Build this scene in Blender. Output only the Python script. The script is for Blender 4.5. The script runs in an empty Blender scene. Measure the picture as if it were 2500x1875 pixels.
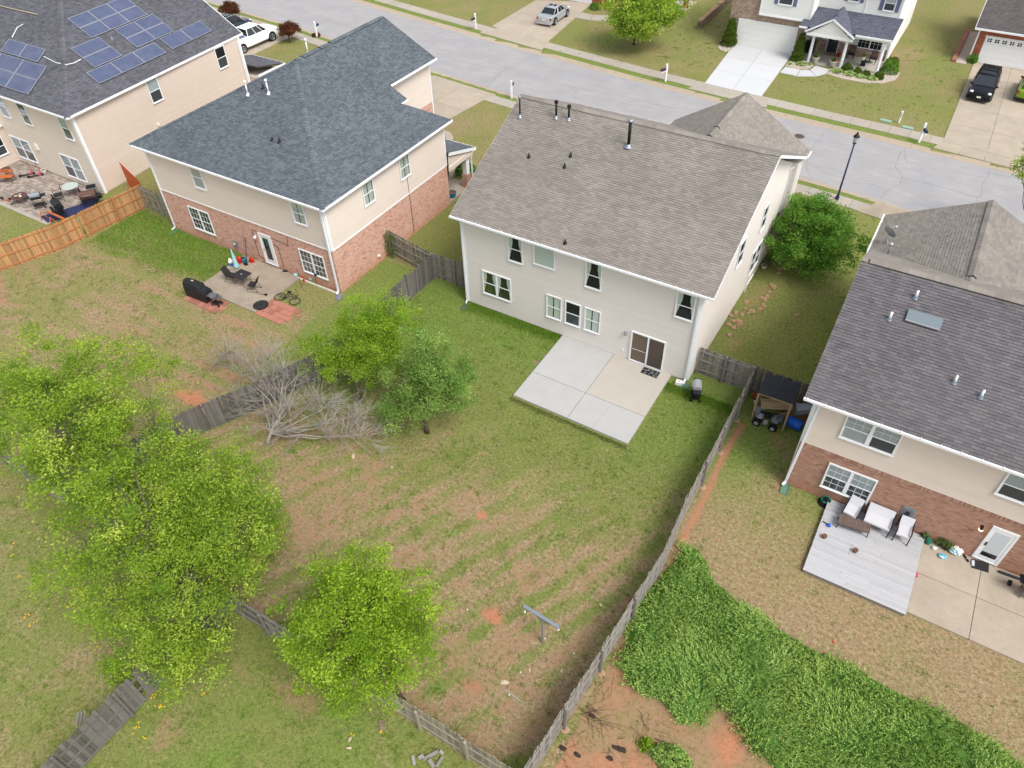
import bpy, math, random
import numpy as np
from mathutils import Vector, Matrix
random.seed(7); NR = np.random.default_rng(11)
PI = math.pi
SC = bpy.context.scene
COL = SC.collection

# ------------------------------------------------------------------ camera
cam_d = bpy.data.cameras.new('camera'); cam = bpy.data.objects.new('camera', cam_d); COL.objects.link(cam)
R_ = Vector((0.85615464, 0.51618923, -0.02340733)); U_ = Vector((-0.34710919, 0.60809295, 0.71395951)); F_ = Vector((-0.38277205, 0.60313485, -0.69979562))
cam.matrix_world = Matrix(((R_.x, U_.x, -F_.x, 20.996), (R_.y, U_.y, -F_.y, -28.54), (R_.z, U_.z, -F_.z, 27.6), (0, 0, 0, 1)))
cam_d.sensor_fit = 'HORIZONTAL'; cam_d.sensor_width = 36.0; cam_d.lens = 1818.576 / 2500 * 36.0
cam_d.clip_start = 0.5; cam_d.clip_end = 1500
SC.camera = cam
SC.render.resolution_x = 1024; SC.render.resolution_y = 768
# ------------------------------------------------------------------ light
SUN_EL, SUN_AZ = math.radians(55), math.radians(108)      # azimuth clockwise from +Y
w = bpy.data.worlds.new('World'); SC.world = w; w.use_nodes = True
nt = w.node_tree; nt.nodes.clear()
sky = nt.nodes.new('ShaderNodeTexSky'); sky.sky_type = 'NISHITA'; sky.sun_disc = False
sky.sun_elevation = SUN_EL; sky.sun_rotation = SUN_AZ; sky.altitude = 200; sky.air_density = 1.0; sky.dust_density = 3.0; sky.ozone_density = 1.0
hs = nt.nodes.new('ShaderNodeHueSaturation'); hs.inputs['Saturation'].default_value = 0.30
bg = nt.nodes.new('ShaderNodeBackground'); bg.inputs['Strength'].default_value = 0.145
wo = nt.nodes.new('ShaderNodeOutputWorld')
nt.links.new(sky.outputs[0], hs.inputs['Color']); nt.links.new(hs.outputs[0], bg.inputs[0]); nt.links.new(bg.outputs[0], wo.inputs[0])
sd = bpy.data.lights.new('sun', 'SUN'); sd.energy = 1.55; sd.angle = math.radians(24); sd.color = (1.0, 0.965, 0.92)
so = bpy.data.objects.new('sun', sd); COL.objects.link(so)
dv = Vector((math.sin(SUN_AZ) * math.cos(SUN_EL), math.cos(SUN_AZ) * math.cos(SUN_EL), math.sin(SUN_EL)))
so.rotation_euler = dv.to_track_quat('Z', 'Y').to_euler(); so.location = dv * 80
SC.view_settings.view_transform = 'Standard'; SC.view_settings.look = 'None'
SC.view_settings.exposure = 0.75; SC.view_settings.gamma = 1.0; SC.view_settings.use_curve_mapping = False

# ------------------------------------------------------------------ materials
def lin(r, g=None, b=None):
    if g is None: g = b = r
    f = lambda c: c / 12.92 if c <= .04045 else ((c + .055) / 1.055) ** 2.4
    return (f(r / 255), f(g / 255), f(b / 255), 1)
MATS = {}
class NT:
    def __init__(s, name):
        s.m = bpy.data.materials.new(name); s.m.use_nodes = True; s.t = s.m.node_tree; s.t.nodes.clear()
        s.out = s.n('ShaderNodeOutputMaterial')
    def n(s, ty, **kw):
        x = s.t.nodes.new(ty)
        for k, v in kw.items():
            if hasattr(x, k): setattr(x, k, v)
        return x
    def l(s, a, b): s.t.links.new(a, b)
    def noise(s, scale, detail=4, rough=.6, vec=None, stretch=None):
        c = s.n('ShaderNodeNewGeometry').outputs['Position'] if vec is None else vec
        if stretch:
            mp = s.n('ShaderNodeMapping'); mp.inputs['Scale'].default_value = stretch; s.l(c, mp.inputs[0]); c = mp.outputs[0]
        x = s.n('ShaderNodeTexNoise'); x.inputs['Scale'].default_value = scale; x.inputs['Detail'].default_value = detail; x.inputs['Roughness'].default_value = rough
        s.l(c, x.inputs['Vector']); return x.outputs['Fac']
    def ramp(s, fac, lo, hi, a=(0, 0, 0, 1), b=(1, 1, 1, 1)):
        x = s.n('ShaderNodeMapRange'); x.inputs[1].default_value = lo; x.inputs[2].default_value = hi; s.l(fac, x.inputs[0])
        return x.outputs[0]
    def mix(s, fac, a, b, mode='MIX'):
        x = s.n('ShaderNodeMix', data_type='RGBA', blend_type=mode)
        for i, v in ((0, fac), (6, a), (7, b)):
            if hasattr(v, 'links'): s.l(v, x.inputs[i])
            else: x.inputs[i].default_value = v
        return x.outputs[2]
    def math(s, op, a, b=0.0):
        x = s.n('ShaderNodeMath', operation=op)
        for i, v in ((0, a), (1, b)):
            if hasattr(v, 'links'): s.l(v, x.inputs[i])
            else: x.inputs[i].default_value = v
        return x.outputs[0]
    def attr(s, name, out='Fac'):
        x = s.n('ShaderNodeAttribute'); x.attribute_name = name; return x.outputs[out]
    def bsdf(s, col, rough=.8, metal=0, spec=.3, bump=None, bs=.3, bd=.02, **kw):
        x = s.n('ShaderNodeBsdfPrincipled')
        if hasattr(col, 'links'): s.l(col, x.inputs['Base Color'])
        else: x.inputs['Base Color'].default_value = col
        if hasattr(rough, 'links'): s.l(rough, x.inputs['Roughness'])
        else: x.inputs['Roughness'].default_value = rough
        x.inputs['Metallic'].default_value = metal; x.inputs['Specular IOR Level'].default_value = spec
        for k, v in kw.items(): x.inputs[k.replace('_', ' ')].default_value = v
        if bump is not None:
            b = s.n('ShaderNodeBump'); b.inputs['Strength'].default_value = bs; b.inputs['Distance'].default_value = bd
            s.l(bump, b.inputs['Height']); s.l(b.outputs[0], x.inputs['Normal'])
        s.l(x.outputs[0], s.out.inputs[0]); return x
def reg(k, m): MATS[k] = m.m; return m.m
def mat(k):
    """generic weathered surface: key -> (colour, roughness, metal, variation)"""
    if k in MATS: return MATS[k]
    c, r, me, var, sc = PAL[k]
    m = NT(k); c = lin(*c)
    n1 = m.noise(sc, 5); n2 = m.noise(sc * 9, 3)
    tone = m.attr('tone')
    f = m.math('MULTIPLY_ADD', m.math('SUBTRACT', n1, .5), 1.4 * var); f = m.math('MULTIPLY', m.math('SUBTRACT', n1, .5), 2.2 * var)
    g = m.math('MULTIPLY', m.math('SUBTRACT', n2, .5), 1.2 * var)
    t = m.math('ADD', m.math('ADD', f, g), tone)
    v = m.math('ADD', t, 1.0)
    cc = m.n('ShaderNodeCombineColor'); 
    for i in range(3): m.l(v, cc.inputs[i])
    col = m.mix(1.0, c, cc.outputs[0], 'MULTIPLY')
    m.bsdf(col, r, me, bump=n2, bs=.15, bd=.01)
    return reg(k, m)
PAL = {  # sRGB colour, roughness, metallic, variation, noise scale
 'siding_cream': ((215, 202, 190), .55, 0, .05, .9), 'siding_grey': ((217, 210, 203), .55, 0, .045, .8), 'siding_tan': ((206, 190, 176), .55, 0, .06, .9),
 'siding_white': ((225, 225, 220), .5, 0, .03, .8), 'siding_pale': ((214, 201, 186), .55, 0, .07, .7),
 'trim_white': ((232, 233, 235), .45, 0, .03, 3), 'downspout_white': ((226, 228, 232), .4, 0, .03, 3),
 'mortar_pink': ((190, 168, 154), .9, 0, .08, 4), 'mortar_tan': ((180, 158, 136), .9, 0, .08, 4), 'slab_red': ((150, 98, 68), .95, 0, .2, 2),
 'roof_base': ((70, 68, 68), .9, 0, .1, 3),
 'fence_grey': ((132, 127, 120), .9, 0, .22, 3), 'fence_pale': ((146, 139, 122), .9, 0, .2, 3), 'fence_dark': ((104, 100, 96), .9, 0, .22, 3),
 'fence_new': ((170, 128, 88), .8, 0, .16, 2.5), 'rail_new': ((172, 118, 74), .75, 0, .12, 2.5), 'gate_orange': ((196, 88, 30), .6, 0, .08, 2),
 'wood_beam': ((160, 138, 108), .85, 0, .15, 4), 'wood_grey': ((150, 146, 142), .9, 0, .15, 6), 'wood_orange': ((180, 100, 56), .6, 0, .1, 4),
 'deck_board': ((172, 172, 174), .7, 0, .07, 3), 'concrete_pale': ((172, 171, 169), .9, 0, .09, 1.2), 'concrete_tan': ((174, 168, 158), .9, 0, .09, 1.2),
 'concrete_white': ((188, 189, 190), .85, 0, .03, .8), 'concrete_beige': ((166, 154, 138), .9, 0, .2, .8), 'concrete_stain': ((152, 140, 124), .9, 0, .35, 1.1),
 'sidewalk': ((162, 154, 142), .9, 0, .13, 1.2), 'kerb': ((166, 152, 133), .9, 0, .10, 1.6), 'joint_dark': ((92, 86, 76), .95, 0, .1, 5),
 'paver_red': ((158, 106, 90), .9, 0, .14, 6), 'stone_paver': ((150, 138, 128), .9, 0, .22, 5), 'stone_tan': ((164, 134, 104), .9, 0, .2, 5), 'stone_brown': ((128, 112, 94), .9, 0, .25, 4),
 'rock_orange': ((160, 132, 104), .9, 0, .2, 6), 'gravel': ((178, 166, 154), .95, 0, .2, 20),
 'metal_black': ((28, 29, 32), .45, .3, .1, 8), 'metal_dark': ((48, 50, 56), .5, .5, .1, 8), 'metal_grey': ((128, 130, 134), .4, .7, .08, 8), 'steel': ((178, 180, 184), .35, .4, .05, 8),
 'galv': ((150, 156, 164), .45, .6, .1, 8), 'plastic_black': ((26, 26, 28), .5, 0, .05, 8), 'cover_black': ((34, 34, 38), .55, 0, .15, 5), 'mesh_black': ((44, 42, 44), .7, 0, .1, 9),
 'fabric_grey': ((196, 196, 200), .9, 0, .03, 5), 'wicker': ((104, 88, 80), .8, 0, .2, 40), 'mat_navy': ((44, 50, 84), .9, 0, .1, 4), 'mat_dark': ((44, 42, 44), .9, 0, .15, 12),
 'red': ((190, 34, 26), .45, 0, .05, 4), 'blue': ((20, 88, 190), .4, 0, .05, 4), 'teal': ((34, 110, 130), .5, 0, .06, 4), 'green_plastic': ((40, 110, 90), .5, 0, .06, 4), 'cyan': ((96, 176, 205), .6, 0, .12, 9),
 'pink': ((190, 70, 96), .4, 0, .05, 4), 'aqua': ((150, 200, 205), .7, 0, .15, 9), 'white_plastic': ((228, 226, 216), .4, 0, .03, 4), 'terracotta': ((168, 96, 66), .8, 0, .1, 6),
 'gutter_green': ((96, 128, 108), .6, 0, .1, 5), 'utility_green': ((140, 166, 148), .5, 0, .05, 4), 'navy': ((42, 48, 82), .4, 0, .05, 4), 'rust': ((98, 72, 64), .7, .2, .2, 6),
 'bark': ((92, 80, 66), .95, 0, .25, 8), 'bark_pale': ((104, 96, 84), .95, 0, .25, 9), 'twig_grey': ((150, 143, 134), .9, 0, .12, 9), 'dark_room': ((26, 26, 28), .8, 0, .1, 1), 'char': ((58, 48, 42), .95, 0, .3, 6),
 'paint_silver': ((188, 192, 196), .28, .55, .01, 1), 'paint_white': ((236, 238, 240), .25, 0, .01, 1), 'paint_black': ((22, 25, 32), .18, .2, .01, 1), 'paint_green': ((128, 160, 46), .25, .1, .01, 1), 'paint_slate': ((60, 72, 84), .22, .4, .01, 1),
 'rubber': ((24, 24, 25), .85, 0, .1, 8), 'chrome': ((200, 202, 206), .15, .95, .01, 1), 'tail_red': ((150, 16, 20), .25, 0, .02, 1), 'lamp_clear': ((214, 220, 226), .15, .1, .02, 1),
 'shutter_blue': ((96, 106, 132), .6, 0, .04, 5), 'door_dark': ((58, 62, 70), .4, 0, .05, 5), 'blind': ((196, 202, 206), .7, 0, .03, 3), 'curtain': ((205, 208, 196), .85, 0, .08, 14), 'frosted': ((176, 188, 180), .25, 0, .03, 6), 'screen_door': ((84, 72, 66), .5, 0, .12, 3), 'screen_grey': ((70, 72, 76), .6, 0, .04, 20),
 'orange': ((220, 90, 40), .5, 0, .03, 4), 'rug': ((150, 130, 112), .95, 0, .1, 12), 'paper': ((184, 168, 144), .9, 0, .1, 20), 'fill_soil': ((120, 78, 54), .95, 0, .2, 3),
 'roof_vent_white': ((226, 228, 230), .4, 0, .02, 4), 'lead': ((120, 132, 142), .5, .4, .15, 12), 'skylight': ((120, 130, 136), .12, .2, .05, 3),
 'yellow_flower': ((236, 190, 20), .7, 0, .05, 3), 'purple_leaf': ((78, 44, 76), .8, 0, .2, 8), 'warm_white': ((240, 226, 200), .5, 0, .02, 2),
}
def shingle_mat(k, base, dark, light):
    m = NT(k); t = m.attr('tone'); n = m.noise(60, 3, .8); big = m.noise(.35, 4, .6); mid = m.noise(1.6, 3, .6)
    c = m.mix(m.ramp(t, 0, 1), lin(*dark), lin(*light)); c = m.mix(.45, c, lin(*base))
    c = m.mix(m.ramp(n, .2, .8), c, m.mix(.5, c, lin(*light)))
    v = m.math('ADD', m.math('MULTIPLY', m.math('SUBTRACT', big, .5), .5), m.math('ADD', 1.0, m.math('MULTIPLY', m.math('SUBTRACT', mid, .5), .25)))
    cc = m.n('ShaderNodeCombineColor')
    for i in range(3): m.l(v, cc.inputs[i])
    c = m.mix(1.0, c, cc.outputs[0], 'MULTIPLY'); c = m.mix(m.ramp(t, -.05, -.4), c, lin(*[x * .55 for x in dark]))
    m.bsdf(c, .92, spec=.2, bump=n, bs=.5, bd=.006); return reg(k, m)
shingle_mat('shingle_brown', (126, 120, 113), (106, 101, 95), (145, 138, 130))
shingle_mat('shingle_slate', (80, 87, 93), (54, 60, 66), (110, 117, 123))
shingle_mat('shingle_dark', (90, 87, 90), (76, 73, 77), (114, 111, 112))
shingle_mat('shingle_charcoal', (84, 84, 92), (56, 56, 62), (110, 110, 116))
shingle_mat('shingle_navy', (84, 86, 100), (62, 64, 78), (112, 114, 126))
shingle_mat('shingle_umber', (88, 82, 82), (72, 66, 66), (104, 98, 98))
def brick_mat(k, a, b, c_):
    m = NT(k); t = m.attr('tone'); n = m.noise(30, 3)
    r = m.n('ShaderNodeValToRGB'); r.color_ramp.elements[0].color = lin(*a); r.color_ramp.elements[1].color = lin(*c_)
    e = r.color_ramp.elements.new(.55); e.color = lin(*b); m.l(t, r.inputs[0])
    # red-clay splash stain along the foot of the wall
    z = m.n('ShaderNodeSeparateXYZ'); m.l(m.n('ShaderNodeNewGeometry').outputs['Position'], z.inputs[0])
    st = m.math('MULTIPLY', m.ramp(m.math('ADD', z.outputs[2], m.math('MULTIPLY', m.noise(3, 4), .5)), .85, .15), .55)
    c = m.mix(st, r.outputs[0], lin(184, 116, 74)); c = m.mix(m.math('MULTIPLY', n, .3), c, lin(*b))
    m.bsdf(c, .9, spec=.2, bump=n, bs=.3, bd=.004); return reg(k, m)
brick_mat('brick_pink', (168, 122, 106), (206, 164, 146), (216, 184, 168))
brick_mat('brick_brown', (142, 104, 88), (170, 132, 114), (188, 154, 134))
brick_mat('brick_red', (120, 60, 44), (156, 84, 62), (186, 130, 106))
brick_mat('brick_buff', (112, 98, 92), (160, 138, 122), (196, 176, 160))
def leaf_mat(k, a, b, c_, tr=.35):
    m = NT(k); t = m.attr('tone')
    r = m.n('ShaderNodeValToRGB'); r.color_ramp.elements[0].color = lin(*a); r.color_ramp.elements[1].color = lin(*c_)
    e = r.color_ramp.elements.new(.5); e.color = lin(*b); m.l(t, r.inputs[0])
    d = m.n('ShaderNodeBsdfPrincipled'); d.inputs['Roughness'].default_value = .55; d.inputs['Specular IOR Level'].default_value = .25; m.l(r.outputs[0], d.inputs['Base Color'])
    x = m.n('ShaderNodeBsdfTranslucent'); m.l(m.mix(.35, r.outputs[0], lin(170, 200, 40)), x.inputs[0])
    ms = m.n('ShaderNodeMixShader'); ms.inputs[0].default_value = tr; m.l(d.outputs[0], ms.inputs[1]); m.l(x.outputs[0], ms.inputs[2]); m.l(ms.outputs[0], m.out.inputs[0])
    return reg(k, m)
leaf_mat('leaf_lime', (88, 124, 30), (130, 164, 42), (178, 202, 70))
leaf_mat('leaf_yellowgreen', (98, 132, 42), (144, 172, 56), (198, 212, 92))
leaf_mat('leaf_mid', (56, 92, 30), (86, 128, 38), (140, 168, 60))
leaf_mat('leaf_dark', (84, 122, 52), (124, 158, 76), (178, 200, 112))
leaf_mat('leaf_bush', (56, 96, 32), (86, 134, 46), (138, 178, 72))
leaf_mat('leaf_red', (58, 22, 26), (92, 38, 38), (128, 62, 52))
leaf_mat('leaf_topiary', (44, 66, 16), (76, 98, 26), (112, 132, 44), .15)
leaf_mat('leaf_hosta', (96, 130, 56), (150, 176, 96), (206, 216, 160), .2)
leaf_mat('juniper_leaf', (90, 130, 54), (140, 173, 86), (182, 202, 112), .2)
leaf_mat('grass_leaf', (104, 124, 58), (136, 146, 84), (176, 166, 116), .25)
leaf_mat('grass_lush', (84, 124, 34), (116, 152, 50), (158, 178, 84), .25)
leaf_mat('ivy', (70, 92, 44), (100, 120, 66), (140, 150, 100), .2)
def glass_mat():
    m = NT('window_glass'); g = m.n('ShaderNodeBsdfGlossy'); g.inputs['Roughness'].default_value = .03; g.inputs[0].default_value = (.9, .95, 1, 1)
    t = m.n('ShaderNodeBsdfTransparent'); t.inputs[0].default_value = (.86, .9, .9, 1)
    ms = m.n('ShaderNodeMixShader'); lw = m.n('ShaderNodeLayerWeight'); lw.inputs[0].default_value = .25
    f = m.math('ADD', m.math('MULTIPLY', lw.outputs['Fresnel'], .22), .01)
    m.l(f, ms.inputs[0]); m.l(t.outputs[0], ms.inputs[1]); m.l(g.outputs[0], ms.inputs[2]); m.l(ms.outputs[0], m.out.inputs[0]); return reg('window_glass', m)
glass_mat()
def carglass():
    m = NT('car_glass'); m.bsdf(lin(24, 32, 38), .06, 0, spec=.8); return reg('car_glass', m)
carglass()
def solar():
    m = NT('solar_cell'); tc = m.n('ShaderNodeTexCoord').outputs['Object']
    def grid(sc):
        b = m.n('ShaderNodeTexBrick'); b.offset = 0; b.inputs['Scale'].default_value = 1
        b.inputs['Brick Width'].default_value = sc; b.inputs['Row Height'].default_value = sc; b.inputs['Mortar Size'].default_value = .006
        b.inputs['Mortar Smooth'].default_value = .1; m.l(tc, b.inputs['Vector']); return b.outputs['Fac']
    n = m.noise(1.2, 3)
    c = m.mix(m.ramp(n, .3, .7), lin(66, 76, 104), lin(86, 94, 122)); c = m.mix(grid(.158), c, lin(132, 140, 164))
    m.bsdf(c, .18, .2, spec=.6); return reg('solar_cell', m)
solar()
def emis(k, c, s):
    m = NT(k); e = m.n('ShaderNodeEmission'); e.inputs[0].default_value = lin(*c); e.inputs[1].default_value = s; m.l(e.outputs[0], m.out.inputs[0]); return reg(k, m)
emis('bulb_glow', (255, 226, 180), 2.2)

# ------------------------------------------------------------------ mesh builder
ORG = {}
class MB:
    def __init__(s, M=None):
        s.v = []; s.f = []; s.t = []; s.M = M; s.flip = (M is not None and M.determinant() < 0)
    def add(s, vs, fs, tone=0.0):
        b = len(s.v)
        if s.M is not None: vs = [tuple(s.M @ Vector(p)) for p in vs]
        s.v.extend(vs)
        for f in fs:
            s.f.append([b + i for i in (reversed(f) if s.flip else f)]); s.t.append(tone)
    def box(s, x0, x1, y0, y1, z0, z1, tone=0.0, R=None):
        vs = [(x0, y0, z0), (x1, y0, z0), (x1, y1, z0), (x0, y1, z0), (x0, y0, z1), (x1, y0, z1), (x1, y1, z1), (x0, y1, z1)]
        if R is not None: vs = [tuple(R @ Vector(p)) for p in vs]
        s.add(vs, [(0, 3, 2, 1), (4, 5, 6, 7), (0, 1, 5, 4), (1, 2, 6, 5), (2, 3, 7, 6), (3, 0, 4, 7)], tone); return s
    def cbox(s, c, d, rz=0, tone=0.0, rx=0, ry=0):
        R = Matrix.Translation(Vector(c)) @ Matrix.Rotation(rz, 4, 'Z') @ Matrix.Rotation(ry, 4, 'Y') @ Matrix.Rotation(rx, 4, 'X')
        a, b, e = d[0] / 2, d[1] / 2, d[2] / 2
        return s.box(-a, a, -b, b, -e, e, tone, R)
    def bar(s, p, q, w, h=None, tone=0.0):
        """rectangular bar from p to q"""
        p, q = Vector(p), Vector(q); h = h or w; d = q - p; L = d.length
        if L < 1e-6: return s
        d.normalize(); up = Vector((0, 0, 1)) if abs(d.z) < .95 else Vector((0, 1, 0)); a = d.cross(up).normalized(); u = a.cross(d)
        R = Matrix(((d.x, a.x, u.x, p.x), (d.y, a.y, u.y, p.y), (d.z, a.z, u.z, p.z), (0, 0, 0, 1)))
        return s.box(0, L, -w / 2, w / 2, -h / 2, h / 2, tone, R)
    def tube(s, pts, r, n=6, tone=0.0, cap=True):
        pts = [Vector(p) for p in pts]; k = len(pts); rs = r if hasattr(r, '__len__') else [r] * k
        vs = []; fs = []; prev = None
        for i, p in enumerate(pts):
            d = (pts[min(i + 1, k - 1)] - pts[max(i - 1, 0)])
            d = d.normalized() if d.length > 1e-9 else Vector((0, 0, 1))
            a = prev if prev is not None else (d.cross(Vector((0, 0, 1))) if abs(d.z) < .9 else d.cross(Vector((0, 1, 0))))
            a = (a - d * a.dot(d)); a = a.normalized() if a.length > 1e-6 else d.orthogonal().normalized(); prev = a; b = d.cross(a)
            for j in range(n):
                t = 2 * PI * j / n; vs.append(tuple(p + (a * math.cos(t) + b * math.sin(t)) * rs[i]))
        for i in range(k - 1):
            for j in range(n):
                j2 = (j + 1) % n; fs.append((i * n + j, i * n + j2, (i + 1) * n + j2, (i + 1) * n + j))
        if cap: fs.append(tuple(reversed(range(n)))); fs.append(tuple(range((k - 1) * n, k * n)))
        s.add(vs, fs, tone); return s
    def lathe(s, prof, c=(0, 0, 0), n=12, sy=1.0, tone=0.0):
        vs = []; fs = []; k = len(prof)
        for r, z in prof:
            for j in range(n):
                t = 2 * PI * j / n; vs.append((c[0] + r * math.cos(t), c[1] + r * sy * math.sin(t), c[2] + z))
        for i in range(k - 1):
            for j in range(n):
                j2 = (j + 1) % n; fs.append((i * n + j, i * n + j2, (i + 1) * n + j2, (i + 1) * n + j))
        fs.append(tuple(reversed(range(n)))); fs.append(tuple(range((k - 1) * n, k * n)))
        s.add(vs, fs, tone); return s
    def prism(s, poly, z0, z1, tone=0.0):
        n = len(poly); a = sum(poly[i][0] * poly[(i + 1) % n][1] - poly[(i + 1) % n][0] * poly[i][1] for i in range(n))
        if a < 0: poly = list(reversed(poly))
        vs = [(p[0], p[1], z0) for p in poly] + [(p[0], p[1], z1) for p in poly]
        fs = [tuple(reversed(range(n))), tuple(range(n, 2 * n))] + [(i, (i + 1) % n, n + (i + 1) % n, n + i) for i in range(n)]
        s.add(vs, fs, tone); return s
    def loft(s, secs, cap=True, tone=0.0):
        n = len(secs[0]); vs = [tuple(p) for q in secs for p in q]; fs = []
        for i in range(len(secs) - 1):
            for j in range(n):
                j2 = (j + 1) % n; fs.append((i * n + j, i * n + j2, (i + 1) * n + j2, (i + 1) * n + j))
        if cap: fs.append(tuple(reversed(range(n)))); fs.append(tuple(range((len(secs) - 1) * n, len(secs) * n)))
        s.add(vs, fs, tone); return s
    def blob(s, c, r, n=8, k=5, jit=.12, tone=0.0, rnd=None):
        rnd = rnd or random; vs = []; fs = []
        for i in range(k + 1):
            ph = PI * i / k
            for j in range(n):
                t = 2 * PI * j / n + i * .3; q = 1 + rnd.uniform(-jit, jit)
                vs.append((c[0] + r[0] * q * math.sin(ph) * math.cos(t), c[1] + r[1] * q * math.sin(ph) * math.sin(t), c[2] + r[2] * math.cos(ph) * (q if 0 < i < k else 1)))
        for i in range(k):
            for j in range(n):
                j2 = (j + 1) % n; fs.append((i * n + j, (i + 1) * n + j, (i + 1) * n + j2, i * n + j2))
        s.add(vs, fs, tone); return s
    def build(s, name, m, parent=None, smooth=False, label=None, kind=None, **kw):
        off = ORG.get(parent.name, (0, 0, 0)) if parent is not None else (0, 0, 0)
        me = bpy.data.meshes.new(name)
        vs = s.v if off == (0, 0, 0) else [(a - off[0], b - off[1], c - off[2]) for a, b, c in s.v]
        me.from_pydata(vs, [], s.f); me.update()
        if any(s.t):
            at = me.attributes.new('tone', 'FLOAT', 'FACE'); at.data.foreach_set('value', s.t)
        me.materials.append(mat(m) if isinstance(m, str) else m)
        if smooth: me.polygons.foreach_set('use_smooth', [True] * len(me.polygons))
        return link(name, me, parent, label, kind)
def link(name, me, parent=None, label=None, kind=None):
    o = bpy.data.objects.new(name, me); COL.objects.link(o)
    if parent is not None:
        o.parent = parent
        if parent.name in ORG: ORG[o.name] = ORG[parent.name]
    if label: o['label'] = label
    if kind: o['kind'] = kind
    return o
def inst(name, me, parent, loc, rot=(0, 0, 0), scale=(1, 1, 1), label=None):
    """another part sharing mesh data, placed in world coordinates under its thing"""
    o = link(name, me, parent, label); off = ORG.get(parent.name, (0, 0, 0)) if parent else (0, 0, 0)
    o.location = (loc[0] - off[0], loc[1] - off[1], loc[2] - off[2]); o.rotation_euler = rot; o.scale = scale; return o
def thing(name, label, cat, loc=(0, 0, 0), rz=None, group=None):
    """Empty at the thing's base. rz None: parts are given in world coordinates; else parts are local."""
    o = bpy.data.objects.new(name, None); COL.objects.link(o); o.empty_display_size = .3
    o.location = loc; o['label'] = label; o['category'] = cat
    if group: o['group'] = group
    if rz is None: ORG[o.name] = tuple(loc)
    else: o.rotation_euler = (0, 0, rz)
    return o
def tag(o, label, cat, group=None):
    o['label'] = label; o['category'] = cat
    if group: o['group'] = group
    return o
def solo(mb, name, m, label, cat, loc=(0, 0, 0), rz=0, group=None, smooth=False):
    o = mb.build(name, m, None, smooth); o.location = loc; o.rotation_euler = (0, 0, rz); return tag(o, label, cat, group)
def dup(root, loc, rz, label, group=None, scale=None):
    r = root.copy(); COL.objects.link(r); r.location = loc; r.rotation_euler = (0, 0, rz); r['label'] = label
    if group: r['group'] = group
    if scale: r.scale = scale
    for ch in list(root.children):
        c = ch.copy(); COL.objects.link(c); c.parent = r
        for g in list(ch.children):
            d = g.copy(); COL.objects.link(d); d.parent = c
    return r
def frame(o, u, n=None):
    """wall frame: local x along the wall, local y out of the wall, local z up"""
    u = Vector(u).normalized(); n = Vector(n).normalized(); z = Vector((0, 0, 1))
    return Matrix(((u.x, n.x, z.x, o[0]), (u.y, n.y, z.y, o[1]), (u.z, n.z, z.z, o[2]), (0, 0, 0, 1)))
def clip_x(poly, v):
    """x-interval of a convex polygon at height v"""
    xs = []; n = len(poly)
    for i in range(n):
        (x0, y0), (x1, y1) = poly[i], poly[(i + 1) % n]
        if (y0 <= v <= y1 or y1 <= v <= y0) and abs(y1 - y0) > 1e-9: xs.append(x0 + (x1 - x0) * (v - y0) / (y1 - y0))
    return (min(xs), max(xs)) if len(xs) >= 2 else None


# ================================================================== GROUND
def vnoise(x, y, s, seed=0, oct=4):
    """cheap value noise for the ground attributes"""
    out = np.zeros_like(x); amp = 1.; tot = 0
    for o in range(oct):
        g = np.random.default_rng(seed * 17 + o).random((64, 64)); fx = x / s * 2 ** o; fy = y / s * 2 ** o
        ix = np.floor(fx).astype(int); iy = np.floor(fy).astype(int); tx = fx - ix; ty = fy - iy; tx = tx * tx * (3 - 2 * tx); ty = ty * ty * (3 - 2 * ty)
        a = g[ix % 64, iy % 64]; b = g[(ix + 1) % 64, iy % 64]; c = g[ix % 64, (iy + 1) % 64]; d = g[(ix + 1) % 64, (iy + 1) % 64]
        out += amp * ((a * (1 - tx) + b * tx) * (1 - ty) + (c * (1 - tx) + d * tx) * ty); tot += amp; amp *= .55
    return out / tot
def inpoly(x, y, poly):
    r = np.zeros(x.shape, bool); n = len(poly)
    for i in range(n):
        x0, y0 = poly[i][:2]; x1, y1 = poly[(i + 1) % n][:2]
        if y0 == y1: continue
        r ^= ((y0 > y) != (y1 > y)) & (x < (x1 - x0) * (y - y0) / (y1 - y0) + x0)
    return r
def near_y(x): return np.interp(x, [-70, -50.4, -41, -23.1, -13.4, 12.5, 17.8, 21.6, 40, 80], [33.4, 31.2, 30.2, 27.7, 26.5, 24.2, 23.8, 23.0, 21.5, 19])
def far_y(x): return np.interp(x, [-70, -43, -32.5, -21.1, -11.3, -3.5, 3.3, 13, 18.5, 26.8, 60, 80], [44.0, 39.6, 37.9, 36.2, 35.0, 34.0, 33.4, 32.8, 32.5, 31.8, 29, 27])
ax = np.unique(np.concatenate([np.linspace(-400, -60, 18), np.arange(-60, -30, .4), np.arange(-30, 34, .16), np.arange(34, 50, .5), np.linspace(50, 400, 18)]))
ay = np.unique(np.concatenate([np.linspace(-300, -34, 14), np.arange(-34, 30, .16), np.arange(30, 62, .35), np.linspace(62, 400, 20)]))
GX, GY = np.meshgrid(ax, ay); gx = GX.ravel(); gy = GY.ravel()
def blobf(cx, cy, rx, ry=None, rot=0, soft=.6):
    ry = ry or rx; dx = gx - cx; dy = gy - cy; c, s = math.cos(rot), math.sin(rot)
    d = np.sqrt(((dx * c + dy * s) / rx) ** 2 + ((-dx * s + dy * c) / ry) ** 2) + (vnoise(gx, gy, .9, 3) - .5) * 1.3 + (vnoise(gx, gy, .3, 5, 3) - .5) * .9
    return np.clip((1 + soft - d) / (2 * soft), 0, 1)
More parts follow.
